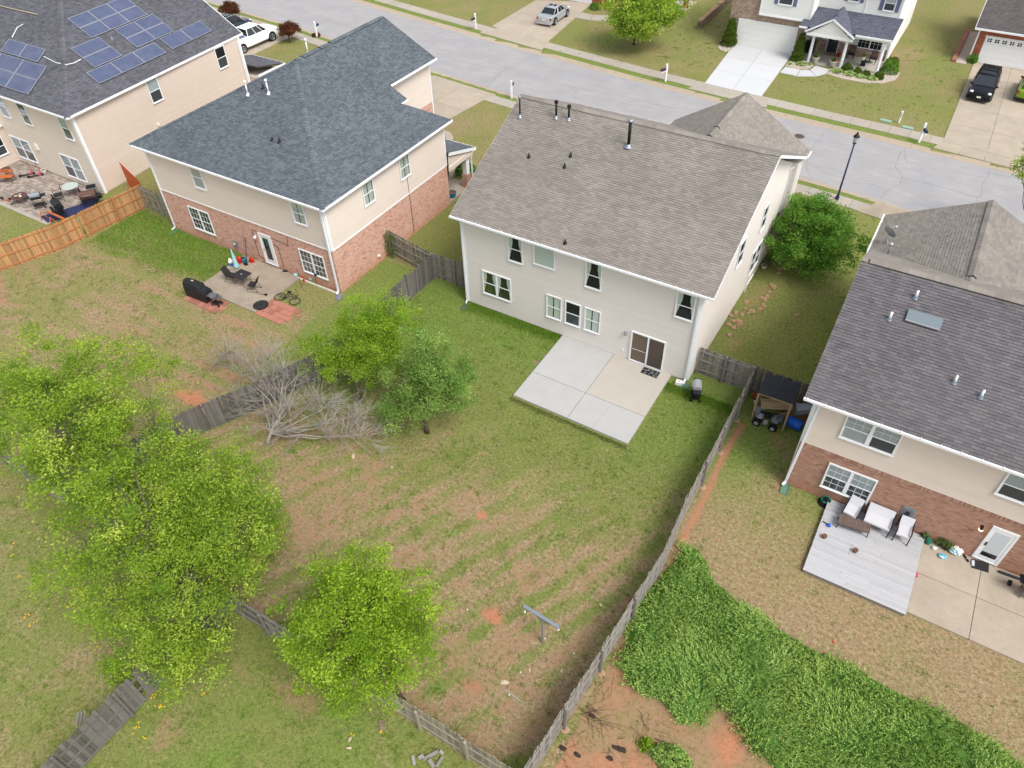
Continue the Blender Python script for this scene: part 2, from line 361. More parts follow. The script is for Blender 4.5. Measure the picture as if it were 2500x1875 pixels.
n_big = vnoise(gx, gy, 7, 1); n_mid = vnoise(gx, gy, 2.2, 2); n_sm = vnoise(gx, gy, .8, 4, 3)
clay = np.zeros_like(gx); lush = np.zeros_like(gx); dry = np.zeros_like(gx)
# centre yard: greener near the house, worn and dry towards the back fence
C = (gx > -7) & (gx < 17) & (gy > -21.6) & (gy < 1)
t = np.clip((-gy - 5) / 12, 0, 1)
sa = gx * .42 + gy * .91; sb = -gx * .91 + gy * .42; streak = vnoise(sa / 3.2, sb, .8, 21, 4); stk2 = vnoise(sa / 2, sb, .35, 23, 3)
mow = np.clip(.5 + .5 * np.sin((sb + (n_mid - .5) * .5) * 2 * PI / .95), 0, 1) ** 2
dry += C * np.clip(t * 1.3 - .1, 0, 1) * (mow - .35) * 1.0 * np.clip(n_big * 2.2 - .4, 0, 1)
dry += C * ((.0 + .85 * t) + (n_sm - .5) * .5 + (streak - .5) * 1.5 * (.3 + t) + (stk2 - .5) * .9 * (.2 + t))
clay += C * np.clip((streak - .48) * 3.0 + (n_sm - .5) * 1.1, 0, .72) * np.clip(t * 1.5 - .1, 0, 1)
lush += C * np.clip(1 - (-gy) / 13, 0, 1) * .75 + C * np.clip((n_big - .46) * 2.4, 0, .55)
def add(a, f, k): return np.maximum(a, f * k * (.8 if (a is clay and k < 1) else 1))
for q, rx, ry, k in (((1.591,-15.069,-0.000), 2.0, 1.3, .75), ((2.588,-12.882,0.000), 1.2, .5, .8), ((3.406,-13.546,0.000), .8, .4, .9), ((9.056,-12.648,0.000), .33, .25, 1.3), ((12.061,-16.560,0.000), .55, .4, 1.3), ((2.618,-17.448,0.000), 1.2, .7, .9),
                     ((12.137,-18.750,0.000), 1.6, .9, .85), ((14.376,-18.678,0.000), .9, .4, .9), ((3.719,-8.911,0.000), 1.3, .9, .7), ((6.086,-8.460,0.000), .9, .6, .5), ((12.938,-19.322,0.000), .6, .35, 1.), ((11.343,-20.667,0.000), 1.2, .5, .5),
                     ((-0.491,-11.141,0.000), 1.4, .8, .6), ((-3.149,-11.524,0.000), 2.4, .6, .55), ((-7.823,-14.200,0.000), 1.4, .5, .7), ((7.815,-10.518,0.000), .25, .2, .8), ((-8.704,-11.433,0.000), 2.2, .5, .55)):
    clay = add(clay, blobf(q[0], q[1], rx, ry), k)
for q, rx, ry, k in (((0.150,-13.447,0.000), .5, .35, .9), ((8.559,-14.134,0.000), .5, .3, .9), ((3.936,-15.531,-0.000), .7, .3, .6), ((10.978,-10.557,0.000), 1.2, .5, .5), ((11.287,-14.297,0.000), 1.0, .4, .6), ((14.480,-0.664,0.000), 1.3, .7, .8),
                     ((2.334,1.376,0.000), 3.0, .8, .9), ((-1.555,-0.296,0.000), 1.2, 1.2, .8), ((3.907,-0.206,0.000), 1.5, .6, .9), ((13.070,-17.553,0.000), 1.2, .5, .5), ((15.081,-18.860,0.000), .8, .4, .8), ((15.501,-18.216,0.000), .5, .9, .8), ((11.587,-20.118,0.000), .8, .5, .8),
                     ((14.321,-20.829,0.000), 1.5, .5, .6), ((10.535,-2.919,0.000), .4, .3, .4), ((9.950,-4.407,-0.000), .8, .2, .8), ((13.501,-4.901,0.000), .5, .3, .9), ((7.818,-4.472,0.000), .6, .2, .7)):
    lush = add(lush, blobf(q[0], q[1], rx, ry), k)
# lawn of the slate-roofed house: bright strip along its wall, pale mower lines across the rest
Lz = (gx > -28) & (gx < -3) & (gy > -21.6) & (gy < 2)
dl = -gy - 3.1
strip = Lz * (gx < -15) * np.clip((3.2 - np.abs(dl - 1.4) - (n_mid - .5) * 2.4) / 1.6, 0, 1)
lush = np.maximum(lush, strip * 1.25)
u = gx; vv = gy + 1.1 * np.exp(-((gx + 24.5) / 2.2) ** 2)
warp = (vnoise(gx, gy, 6, 31, 2) - .5) * 1.1 + (n_mid - .5) * .25; lines = np.clip(vnoise(u / 7 , (vv + warp * .35), .62, 33, 2) * 1.6 - .3, 0, 1) * .6 + .4 * np.clip(1.15 - np.abs(np.mod(vv + warp, 1.12) - .56) * 4.2, 0, 1) * np.clip(vnoise(gx / 4, gy, 1.0, 37, 3) * 2.4 - .5, 0, 1.4)
dry += Lz * (~C) * (.42 + .85 * np.clip(lines * 1.3 - .25 + (n_mid - .5) * 1.6, 0, 1) * np.clip((-gy - 4) / 3, 0, 1) + (n_sm - .5) * .6)
clay += Lz * (~C) * np.clip(lines * 1.7 * np.clip((n_big - .25) * 3, .35, 1) - .2, 0, .85) * np.clip((-gy - 5) / 3, 0, 1)
lush = np.maximum(lush, Lz * np.clip((n_big - .52) * 2.5, 0, .5) * (1 - lines * .6))
for q, rx, ry in (((-23.757,-7.066,0.000), 1.2, .5), ((-23.118,-7.920,0.000), .8, .8), ((-7.742,-9.574,0.000), .8, .4), ((-10.406,-10.181,0.000), 1.4, .3)): clay = add(clay, blobf(q[0], q[1], rx, ry), .45)
# front yards across and beside the street: even khaki-green turf
Fz = (gy > 8)
dry += Fz * (.34 + .9 * (n_mid - .45) + .6 * (n_big - .5) + .5 * (n_sm - .5)); lush = np.where(Fz, np.clip((n_big - .45) * 1.6 + (n_sm - .5) * 1.0, 0, .75), lush)
for q, rx, ry, k in (((17.394,48.409,0.000), 1.6, 5, .6), ((5.063,41.938,0.000), 1.0, 2.2, .5), ((-0.740,45.908,-0.000), 1, 1, .4)): lush = add(lush, blobf(q[0], q[1], rx, ry), k)
# side yard between centre and right house
Sz = (gx > 14) & (gx < 21) & (gy > 1) & (gy < 23); lush = np.where(Sz, .35 + (n_big - .5), lush); dry = np.where(Sz, .15 + (n_mid - .5) * .8, dry)
for q, rx, ry, k in (((16.417,13.014,0.000), 1.3, .8, .75), ((14.820,8.912,0.000), .7, 1.6, .7), ((19.068,11.301,0.000), .3, 1.8, .6), ((14.794,4.110,0.000), .5, .9, .8), ((14.893,13.294,0.000), .8, .7, .9), ((16.041,18.815,0.000), 1.6, 1.4, .5)): clay = add(clay, blobf(q[0], q[1], rx, ry), k)
# right-hand back yard: green near the house, fawn turf by the junipers, clay slope beyond
Rz = (gx > 17) & (gy < 1)
tt = np.clip((-gy - 3.5) / 5, 0, 1)
dry = np.where(Rz, .25 + .7 * tt + (n_mid - .5) * .7, dry); lush = np.where(Rz, .75 * (1 - tt) + (n_big - .5) * .4, lush)
clay = np.where(Rz, .1 * tt, clay)
bare = Rz & (gy < -13.0)
strp = np.clip(1 - np.abs(gx - 17.35 - (n_mid - .5) * .5) / .42, 0, 1) * (gy < -1.5) * (gy > -22)
clay = np.maximum(clay, strp * 1.25)
clay = np.where(bare, .75 + (n_mid - .5) * 1.2, clay); dry = np.where(bare, .5, dry); lush = np.where(bare, 0, lush)
for q, rx, ry, k in (((19.415,-1.842,0.000), .9, .9, .8), ((19.770,0.478,0.000), 1.2, .6, 1.), ((20.079,-4.065,0.000), .35, .9, .9), ((22.636,-10.132,0.000), .3, .5, .3)): clay = add(clay, blobf(q[0], q[1], rx, ry), k)
# behind the back fence
Bz = (gy < -21.6) & (gx < 16.3)
lush = np.where(Bz, .42 + (n_big - .5) * 1.6 + (n_sm - .5) * .6, lush); dry = np.where(Bz, .12 + (n_mid - .5) * 1.5 + (n_sm - .5) * .8 + .28 * (gx < 2.7), dry); clay = np.where(Bz, np.clip((n_mid - .62) * 4, 0, .6), clay)
for q, rx, ry, k in (((7.452,-22.961,0.000), 1.3, .5, .9), ((5.273,-23.423,-0.000), .7, .4, .8), ((10.833,-23.795,0.000), .9, .5, .35), ((8.596,-23.463,0.000), .5, .7, .5)): clay = add(clay, blobf(q[0], q[1], rx, ry), k)
for q, rx, ry, k in (((6.520,-25.991,0.000), .5, 1.2, 1.), ((4.348,-27.636,0.000), .6, .5, .7), ((4.150,-26.658,-0.000), .6, .4, .7)): lush = add(lush, blobf(q[0], q[1], rx, ry), k)
# far-left back yard
Az = (gx < -28) & (gy < 2); dry = np.where(Az, .35 + (n_mid - .5), dry); lush = np.where(Az, .3, lush); clay = np.where(Az, 0, clay)
bare2 = (gx < -33) & (gy > 12) & (gy < 40); 
vf = gy - far_y(gx); vn = near_y(gx) - gy; lush = np.where(((vf > .6) & (vf < 1.55)) | ((vn > .6) & (vn < 1.25)), .8, lush); dry = np.where(((vf > .6) & (vf < 1.55)) | ((vn > .6) & (vn < 1.25)), .1, dry)
zz = (vnoise(gx, gy, 1.1, 9, 3) - .5) * .03
inside = (gy > near_y(gx) - .45) & (gy < far_y(gx) + .45)
zz = np.where(inside, -.3, zz)
co = np.stack([gx, gy, zz], 1).astype(np.float32)
nx, ny = len(ax), len(ay); idx = np.arange(nx * ny).reshape(ny, nx)
quads = np.stack([idx[:-1, :-1], idx[:-1, 1:], idx[1:, 1:], idx[1:, :-1]], -1).reshape(-1, 4)
def fast_mesh(name, co, quads, m, attrs=None, fattr=None, k=4):
    me = bpy.data.meshes.new(name); nf = len(quads)
    me.vertices.add(len(co)); me.vertices.foreach_set('co', np.ascontiguousarray(co, np.float32).ravel())
    me.loops.add(nf * k); me.loops.foreach_set('vertex_index', np.ascontiguousarray(quads, np.int32).ravel())
    me.polygons.add(nf); me.polygons.foreach_set('loop_start', np.arange(0, nf * k, k, dtype=np.int32))
    me.update(calc_edges=True)
    for n_, a in (attrs or {}).items():
        at = me.attributes.new(n_, 'FLOAT', 'POINT'); at.data.foreach_set('value', np.ascontiguousarray(a, np.float32))
    for n_, a in (fattr or {}).items():
        at = me.attributes.new(n_, 'FLOAT', 'FACE'); at.data.foreach_set('value', np.ascontiguousarray(a, np.float32))
    me.materials.append(mat(m) if isinstance(m, str) else m); return me
def ground_mat():
    m = NT('lawn'); f0 = m.noise(.9, 5, .7); f1 = m.noise(3.2, 5, .75); f2 = m.noise(6.5, 4, .85); f3 = m.noise(19, 3, .85)
    cl = m.attr('clay'); lu = m.attr('lush'); dr = m.attr('dry')
    def jit(a, k, k2):
        q = m.math('ADD', a, m.math('MULTIPLY', m.math('SUBTRACT', f2, .5), k)); return m.math('ADD', q, m.math('MULTIPLY', m.math('SUBTRACT', f1, .5), k2))
    fine = m.math('ADD', m.math('MULTIPLY', f2, .6), m.math('MULTIPLY', f3, .4))
    g = m.mix(m.ramp(fine, .38, .62), lin(76, 82, 42), lin(146, 144, 90)); g = m.mix(m.ramp(f0, .35, .65), g, m.mix(.55, g, lin(124, 134, 66)))
    g = m.mix(m.math('MULTIPLY', m.ramp(jit(lu, 1.2, 1.0), .15, 1.0), .9), g, m.mix(m.ramp(fine, .38, .62), lin(72, 98, 36), lin(126, 146, 70)))
    d = m.mix(m.ramp(fine, .39, .61), lin(100, 82, 60), lin(188, 166, 134)); d = m.mix(m.ramp(f1, .35, .6), d, m.mix(.55, d, lin(138, 108, 84)))
    g = m.mix(m.math('MULTIPLY', m.ramp(jit(dr, 1.5, 1.3), .2, 1.05), .9), g, d)
    c = m.mix(m.ramp(f1, .3, .7), lin(138, 102, 78), lin(170, 134, 106)); c = m.mix(m.ramp(f2, .42, .62), c, lin(150, 122, 98))
    cc_ = m.ramp(jit(cl, 1.2, 1.1), .35, 1.0); g = m.mix(m.math('MULTIPLY', cc_, .9), g, c)
    g = m.mix(m.math('MULTIPLY', m.ramp(cl, .85, 1.15), .8), g, m.mix(m.ramp(f2, .3, .7), lin(166, 108, 78), lin(190, 130, 98)))
    g = m.mix(m.math('MULTIPLY', m.ramp(fine, .45, .32), .65), g, lin(58, 54, 34))
    g = m.mix(m.math('MULTIPLY', m.ramp(f0, .58, .72), .18), g, lin(90, 84, 60)); m.bsdf(g, .95, spec=.1, bump=fine, bs=.9, bd=.06); return reg('lawn', m)
ground_mat()
me = fast_mesh('ground', co, quads, 'lawn', dict(clay=np.clip(clay, 0, 1.3), lush=np.clip(lush, 0, 1.3), dry=np.clip(dry, 0, 1.1)))
me.polygons.foreach_set('use_smooth', [True] * len(me.polygons))
link('ground', me, kind='structure')

# ------------------------------------------------------------------ street, kerbs, pavements
def asphalt_mat():
    m = NT('asphalt'); n = m.noise(60, 3, .8); b = m.noise(.5, 5, .6); s = m.noise(2.5, 4, .6, stretch=(.25, 1.3, 1))
    c = m.mix(m.ramp(b, .3, .7), lin(146, 146, 149), lin(160, 158, 157)); c = m.mix(m.ramp(s, .45, .75), c, lin(150, 144, 142)); c = m.mix(m.math('MULTIPLY', m.ramp(n, .55, .8), .5), c, lin(186, 184, 182)); c = m.mix(m.math('MULTIPLY', m.ramp(n, .45, .2), .5), c, lin(116, 116, 120))
    m.bsdf(c, .9, spec=.25, bump=n, bs=.5, bd=.008); return reg('asphalt', m)
asphalt_mat()
xs = np.arange(-80, 80.1, 2.)
st = bpy.data.objects.new('street', None); COL.objects.link(st); st['kind'] = 'structure'
b = MB()
for i in range(len(xs) - 1):
    x0, x1 = xs[i], xs[i + 1]
    b.add([(x0, near_y(x0) - .1, -.1), (x1, near_y(x1) - .1, -.1), (x1, far_y(x1) + .1, -.1), (x0, far_y(x0) + .1, -.1)], [(0, 1, 2, 3)])
b.build('asphalt_surface', 'asphalt', st)
def strip_seg(mb, fn, x0, x1, prof, sgn, tone=0):
    """profile = [(offset from asphalt edge, z)]"""
    vs = [(x0, float(fn(x0)) + sgn * o, z) for o, z in prof] + [(x1, float(fn(x1)) + sgn * o, z) for o, z in prof]
    n = len(prof); mb.add(vs, [(i, i + 1, n + i + 1, n + i) if sgn < 0 else (i, n + i, n + i + 1, i + 1) for i in range(n - 1)] + [tuple(range(n)), tuple(range(n, 2 * n))], tone)
KP = [(0, -.12), (0, -.095), (.32, -.075), (.5, .015), (.58, .03), (.66, .03), (.66, -.3)]
DRIVES_FAR = [(-23.0, -15.8), (.3, 7.2), (20.9, 26.9)]
DRIVES_NEAR = [(-47.8, -40.0), (-21.5, -14.3), (3, 8.5)]
for side, fn, sgn, drives in (('near', near_y, -1, DRIVES_NEAR), ('far', far_y, 1, DRIVES_FAR)):
    kb = bpy.data.objects.new('kerb', None); COL.objects.link(kb); kb['kind'] = 'structure'
    x = -62.
    while x < 46:
        x1 = x + 3.0; xm = x + 1.5
        low = any(a - .7 < xm < b_ + .7 for a, b_ in drives)
        pr = [(0, -.12), (0, -.095), (.32, -.075), (.5, -.04), (.58, -.02), (.66, 0.0), (.66, -.3)] if low else KP
        mb = MB(); strip_seg(mb, fn, x + .008, x1 - .008, pr, sgn, random.uniform(-.05, .05)); mb.build('kerb_section', 'kerb', kb); x = x1
    sw = bpy.data.objects.new('pavement', None); COL.objects.link(sw); sw['kind'] = 'structure'
    x = -62.
    off0, off1 = (1.5, 2.85) if sgn > 0 else (1.2, 2.45)
    while x < 42:
        x1 = x + 1.52
        xm = x + .76
        mb = MB(); strip_seg(mb, fn, x + .012, x1 - .012, [(off0, -.1), (off0, .03), (off1, .035), (off1, -.1)], sgn, random.uniform(-.06, .06))
        mb.build('slab', 'sidewalk', sw); x = x1
# road cracks, tar-dark
cr = MB()
def crack(pts, w=.03, seg=.35, amp=.09):
    r = random.Random(len(cr.v)); P = [Vector(p) for p in pts]; out = []
    for a, b_ in zip(P, P[1:]):
        n = max(1, int((b_ - a).length / seg)); d = (b_ - a).normalized(); pr = Vector((-d.y, d.x, 0))
        for i in range(n): out.append(a.lerp(b_, i / n) + pr * r.uniform(-amp, amp))
    out.append(P[-1])
    for a, b_ in zip(out, out[1:]):
        d = (b_ - a).normalized(); pr = Vector((-d.y, d.x, 0)) * w / 2 * r.uniform(.5, 1.2)
        cr.add([tuple(a - pr), tuple(b_ - pr), tuple(b_ + pr), tuple(a + pr)], [(0, 1, 2, 3)])
def Q(p, z=-.095): return (p[0], p[1], z)
for line in ([(18.490,31.790,0.000), (18.619,28.936,0.000), (19.341,27.739,0.000), (19.354,26.400,0.000), (18.766,25.327,0.000), (18.572,23.953,0.000)], [(24.645,31.618,0.000), (24.420,28.986,0.000), (24.420,27.168,0.000)], [(24.363,27.616,0.000), (24.415,26.037,0.000)], [(12.672,32.007,0.000), (12.471,28.312,0.000), (12.967,25.857,0.000), (13.740,24.289,0.000)],
             [(15.734,25.379,0.000), (17.431,25.537,0.000), (18.982,25.445,0.000)], [(19.374,27.563,0.000), (21.838,27.572,0.000), (24.420,27.168,0.000)], [(-15.855,35.028,0.000), (-15.830,32.745,0.000), (-16.437,30.527,0.000), (-15.884,27.787,0.000)], [(-8.416,30.569,0.000), (-8.252,28.683,0.000)], [(-26.531,37.008,0.000), (-26.202,34.196,-0.000), (-26.255,32.023,0.000)], [(-29.267,33.717,0.000), (-23.830,32.237,0.000), (-16.400,31.489,0.000)],
             [(-16.427,30.222,0.000), (-15.700,26.428,0.000)], [(-18.067,31.253,0.000), (-12.743,30.936,0.000), (-8.300,30.344,-0.000), (-4.348,30.756,0.000), (0.167,30.477,-0.000)], [(-46.400,34.632,0.000), (-38.123,33.011,0.000), (-31.864,33.128,0.000)], [(24.398,31.180,0.000), (26.840,31.375,-0.000)], [(19.238,29.941,0.000), (18.224,33.586,0.000)]):
    crack([Q(p) for p in line], .018 if len(line) > 3 else .016)
cr.build('crack', 'joint_dark', st)
# manhole and small ironwork
p = (11.121,30.477,0.000); mh = thing('manhole_cover', 'round iron manhole cover set in the street asphalt', 'manhole', (p[0], p[1], -.1))
MB().lathe([(.42, 0), (.42, .012), (.36, .014)], (p[0], p[1], -.1), 24).build('rim', 'metal_grey', mh)
b = MB(); b.lathe([(.34, .005), (.34, .018), (.30, .02)], (p[0], p[1], -.1), 20)
for a in range(-3, 4): b.cbox((p[0] + a * .08, p[1], -.078), (.03, .5 - abs(a) * .08, .006))
b.build('lid', 'rust', mh)
# driveways
def slabs(name, corners, nu, nv, m, z=.03, gap=.012, label=None, kind='structure', th=.16, tv=.05, skew=None, mats=None):
    """bilinear grid of concrete slabs, each its own piece"""
    root = bpy.data.objects.new(name, None); COL.objects.link(root); root['kind'] = kind
    a, b_, c_, d = [Vector((p[0], p[1], 0)) for p in corners]
    def pt(s, t): return a.lerp(b_, s).lerp(d.lerp(c_, s), t)
    U = nu if hasattr(nu, '__len__') else [i / nu for i in range(nu + 1)]; V = nv if hasattr(nv, '__len__') else [i / nv for i in range(nv + 1)]
    LU = (b_ - a).length; LV = (d - a).length; k = 0
    for i in range(len(U) - 1):
        for j in range(len(V) - 1):
            g0, g1 = gap / LU, gap / LV
            q = [pt(U[i] + g0, V[j] + g1), pt(U[i + 1] - g0, V[j] + g1), pt(U[i + 1] - g0, V[j + 1] - g1), pt(U[i] + g0, V[j + 1] - g1)]
            MB().prism([(v.x, v.y) for v in q], z - th, z, random.uniform(-tv, tv)).build('slab', (mats[k] if mats else m), root); k += 1
    ce = (a + b_ + c_ + d) / 4; ins_ = lambda v: v + (ce - v).normalized() * .06
    MB().prism([(ins_(v).x, ins_(v).y) for v in (a, b_, c_, d)], z - th, z - .02, 0).build('joint_fill', 'joint_dark', root)
    return root
slabs('driveway', [(-16.046,38.655,0.000), (-23.333,39.610,0.000), (-23.29,48.96), (-17.3,50.9)], 2, 4, 'concrete_beige', .045)
slabs('driveway', [(1.081,36.308,0.000), (6.322,35.945,0.000), (5.95,46.3), (.35,46.3)], 2, [0, .33, .66, 1], 'concrete_white', .05)
slabs('driveway', [(20.95,34.6), (27.2,33.9), (27.0,52.2), (20.9,52.2)], 2, 5, 'concrete_beige', .045)
slabs('driveway', [(-14.4,24.25), (-20.9,25.0), (-21.2,13.5), (-15.6,13.5)], 2, 4, 'concrete_beige', .045)
slabs('driveway', [(-40.2,27.0), (-47.6,27.8), (-47.4,14), (-40.2,13.8)], 2, 4, 'concrete_beige', .045)
slabs('driveway_apron', [(-14.0,25.6), (-21.4,26.5), (-20.9,25.0), (-14.4,24.3)], 4, 1, 'concrete_beige', .042)
slabs('driveway_apron', [(20.5,33.1), (27.6,32.3), (27.2,33.9), (20.95,34.6)], 4, 1, 'concrete_beige', .042)
slabs('driveway_apron', [(.2,34.6), (7.4,34.0), (6.9,35.9), (.7,36.5)], 4, 1, 'sidewalk', .042)
slabs('driveway_apron', [(-23.6,37.6), (-15.5,36.3), (-16.0,38.7), (-22.5,39.6)], 4, 1, 'concrete_beige', .042)
slabs('driveway_apron', [(-39.8,28.7), (-48.0,29.7), (-47.6,27.8), (-40.2,27.0)], 4, 1, 'concrete_beige', .042)
slabs('driveway_apron', [(17.6,21.2), (24,20.3), (24,22.3), (18.6,23.2)], 3, 1, 'concrete_stain', .042)
# garden walk in front of the porch (curved, three slabs)
b = bpy.data.objects.new('garden_path', None); COL.objects.link(b); b['kind'] = 'structure'
for poly in ([(6.249,43.165,0.000), (7.612,43.075,-0.000), (7.687,41.542,-0.000), (6.211,41.659,-0.000)], [(7.647,43.094,0.000), (8.373,43.362,0.000), (9.248,42.320,0.000), (7.753,41.533,0.000)], [(8.415,43.384,0.000), (8.593,44.625,0.000), (9.821,44.349,-0.000), (9.877,43.362,0.000), (9.296,42.345,0.000)]):
    MB().prism([p[:2] for p in poly], -.1, .05).build('slab', 'concrete_white', b)
b = bpy.data.objects.new('garden_path', None); COL.objects.link(b); b['kind'] = 'structure'
for poly in ([(-16.890,47.558,0.000), (-15.534,47.442,0.000), (-15.087,45.828,0.000), (-16.839,45.848,0.000)], [(-15.454,47.429,-0.000), (-14.238,47.969,0.000), (-12.875,48.530,0.000), (-12.615,47.220,0.000), (-13.616,46.321,0.000), (-15.019,45.837,0.000)]):
    MB().prism([p[:2] for p in poly], -.1, .05).build('slab', 'sidewalk', b)
b = bpy.data.objects.new('garden_path', None); COL.objects.link(b); b['kind'] = 'structure'
MB().prism([p[:2] for p in ((-14.363,17.688,-0.000), (-13.584,17.749,0.000), (-12.758,17.135,0.000), (-12.537,16.560,0.000), (-13.340,15.897,0.000), (-9.2,11.2), (-9.4,13.4))], -.1, .045).build('slab', 'concrete_beige', b)


# ================================================================== HOUSES
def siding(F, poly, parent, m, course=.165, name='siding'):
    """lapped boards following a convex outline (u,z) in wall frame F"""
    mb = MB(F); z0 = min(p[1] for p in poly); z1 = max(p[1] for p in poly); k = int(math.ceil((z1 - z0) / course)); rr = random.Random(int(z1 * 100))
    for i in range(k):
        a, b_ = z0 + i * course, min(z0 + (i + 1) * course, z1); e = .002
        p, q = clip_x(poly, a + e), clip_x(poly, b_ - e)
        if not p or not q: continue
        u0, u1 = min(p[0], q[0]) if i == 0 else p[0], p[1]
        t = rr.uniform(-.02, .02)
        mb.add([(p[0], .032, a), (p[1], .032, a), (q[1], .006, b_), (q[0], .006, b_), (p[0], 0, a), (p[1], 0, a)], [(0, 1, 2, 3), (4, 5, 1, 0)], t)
        if b_ - a > .05: mb.add([(q[0], .0095, b_ - .03), (q[1], .0095, b_ - .03), (q[1], .0075, b_), (q[0], .0075, b_)], [(0, 1, 2, 3)], -.38)  # darker strip below each lap: lap shadow and grime put into the colour
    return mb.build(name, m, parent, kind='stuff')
def bricks(F, poly, parent, m, mort, L=.205, H=.072, name='brickwork', holes=(), L2=None):
    mb = MB(F); z0 = min(p[1] for p in poly); z1 = max(p[1] for p in poly); k = int((z1 - z0) / H); rr = random.Random(5); g = .010
    for i in range(k + 1):
        a = z0 + i * H; b_ = min(a + H - g, z1)
        if b_ - a < .02: continue
        r = clip_x(poly, min(a + H / 2, z1 - .001))
        if not r: continue
        u = r[0] - (i % 2) * L / 2
        while u < r[1]:
            x0, x1 = max(u, r[0]), min(u + L - g, r[1]); u += L
            if x1 - x0 < .03: continue
            cz = (a + b_) / 2; cx = (x0 + x1) / 2
            if any(h[0] < cx < h[1] and h[2] < cz < h[3] for h in holes): continue
            o = .014 + rr.uniform(-.002, .003); t = max(0, min(1, rr.gauss(.55, .15))) if rr.random() > .06 else rr.uniform(0, .2)
            mb.add([(x0, o, a), (x1, o, a), (x1, o, b_), (x0, o, b_), (x0, 0, a), (x1, 0, a), (x1, 0, b_), (x0, 0, b_)], [(0, 1, 2, 3), (4, 5, 1, 0), (1, 5, 6, 2), (3, 2, 6, 7), (4, 0, 3, 7)], t)
    mm = MB(F); vs = [(p[0], .004, p[1]) for p in poly]; mm.add(vs, [tuple(range(len(vs)))]); mm.build('mortar', mort, parent)
    return mb.build(name, m, parent, kind='stuff')
def plane_frame(p0, p1, p2):
    o = Vector(p0); u = (Vector(p1) - o).normalized(); n = u.cross(Vector(p2) - o).normalized()
    if n.z < 0: n = -n
    v = n.cross(u)
    if v.z < 0: u = -u; v = -v
    return Matrix(((u.x, v.x, n.x, o.x), (u.y, v.y, n.y, o.y), (u.z, v.z, n.z, o.z), (0, 0, 0, 1)))
def roof_plane(house, polys, m, base='roof_base', frm=None, ex=.143, tab=(.16, .34), th=.015, name='shingles', thick=.11, regular=None):
    """polys: list of convex 3-D outlines in one plane; the first edge of the first is the eave"""
    p = polys[0]; M = plane_frame(p[0], p[1], p[2]); Mi = M.inverted(); mb = MB(M); sl = MB(M); rr = random.Random(int(abs(p[0][0]) * 100 + abs(p[0][1]) * 10))
    for poly in polys:
        q = [Mi @ Vector(a) for a in poly]; P = [(a.x, a.y) for a in q]; n = len(P)
        sl.prism(P, -thick, -.004)
        vmin, vmax = min(a[1] for a in P), max(a[1] for a in P)
        i0 = int(math.floor(vmin / ex)); i1 = int(math.ceil(vmax / ex))
        for i in range(i0, i1):
            a, b_ = max(i * ex, vmin), min((i + 1) * ex, vmax)
            if b_ - a < .01: continue
            A, B = clip_x(P, a + 1e-4), clip_x(P, b_ - 1e-4)
            if not A or not B: continue
            lo = min(A[0], B[0]); hi = max(A[1], B[1])
            u = lo - rr.uniform(0, .3) if not regular else math.floor(lo / regular) * regular - (i % 2) * regular / 2
            while u < hi:
                w_ = rr.uniform(*tab) if not regular else regular
                x0, x1 = u, u + w_ - .006; u += w_
                c = [max(x0, A[0]), min(x1, A[1]), min(x1, B[1]), max(x0, B[0])]
                if c[1] - c[0] < .004 and c[2] - c[3] < .004: continue
                if c[1] < c[0]: c[0] = c[1] = (c[0] + c[1]) / 2 if A[0] <= (c[0] + c[1]) / 2 <= A[1] else (A[0] if c[0] < A[0] or c[1] < A[0] else A[1])
                if c[2] < c[3]: c[2] = c[3] = B[0] if c[2] < B[0] else B[1]
                h = th * rr.uniform(.7, 1.5); t = rr.random()
                mb.add([(c[0], a, h), (c[1], a, h), (c[2], b_, .001), (c[3], b_, .001)], [(0, 1, 2, 3)], t)
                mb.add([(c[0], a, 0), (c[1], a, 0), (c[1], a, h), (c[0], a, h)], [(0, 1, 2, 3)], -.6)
    sl.build('roof_deck', base, house); return mb.build(name, m, house, kind='stuff')
def caps(house, p, q, m, w=.17, drop=.45, step=.21, name='ridge_cap', lift=.03):
    """overlapping cap shingles along a ridge or hip"""
    p, q = Vector(p), Vector(q); d = q - p; L = d.length; d.normalize(); a = d.cross(Vector((0, 0, 1))).normalized(); n = int(L / step); mb = MB(); rr = random.Random(3)
    for i in range(n):
        s = p + d * i * step; e = s + d * (step + .03); h0, h1 = lift + .022, lift + .008; t = rr.random()
        v = []
        for c_, h in ((s, h0), (e, h1)):
            for k in (-1, 0, 1): v.append(tuple(c_ + a * w * k + Vector((0, 0, h - abs(k) * w * drop))))
        mb.add(v, [(0, 1, 4, 3), (1, 2, 5, 4)], t)
        s0 = [tuple(s + a * w * k + Vector((0, 0, -abs(k) * w * drop + lift - .01))) for k in (-1, 0, 1)]
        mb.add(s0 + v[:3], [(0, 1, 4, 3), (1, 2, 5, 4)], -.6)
    return mb.build(name, m, house, kind='stuff')
def ridge_vent(house, p, q, m, w=.2, drop=.45, h=.06):
    p, q = Vector(p), Vector(q); d = (q - p).normalized(); a = d.cross(Vector((0, 0, 1))).normalized()
    def sec(c, ww, h0, h1): return [tuple(c + a * ww * k + Vector((0, 0, z - abs(k) * ww * drop))) for k, z in ((-1, h0), (0, h0), (1, h0), (1, h1), (0, h1), (-1, h1))]
    MB().loft([sec(p, w - .03, .0, h), sec(q, w - .03, .0, h)]).build('ridge_vent', 'plastic_black', house)
    mb = MB(); L = (q - p).length; n = int(L / .25); rr = random.Random(4)
    for i in range(n):
        c0, c1 = p + d * (L * i / n), p + d * (L * (i + 1) / n + .01); mb.loft([sec(c0, w, h, h + .03), sec(c1, w, h, h + .022)], tone=rr.random())
    mb.build('ridge_cap', m, house, kind='stuff')
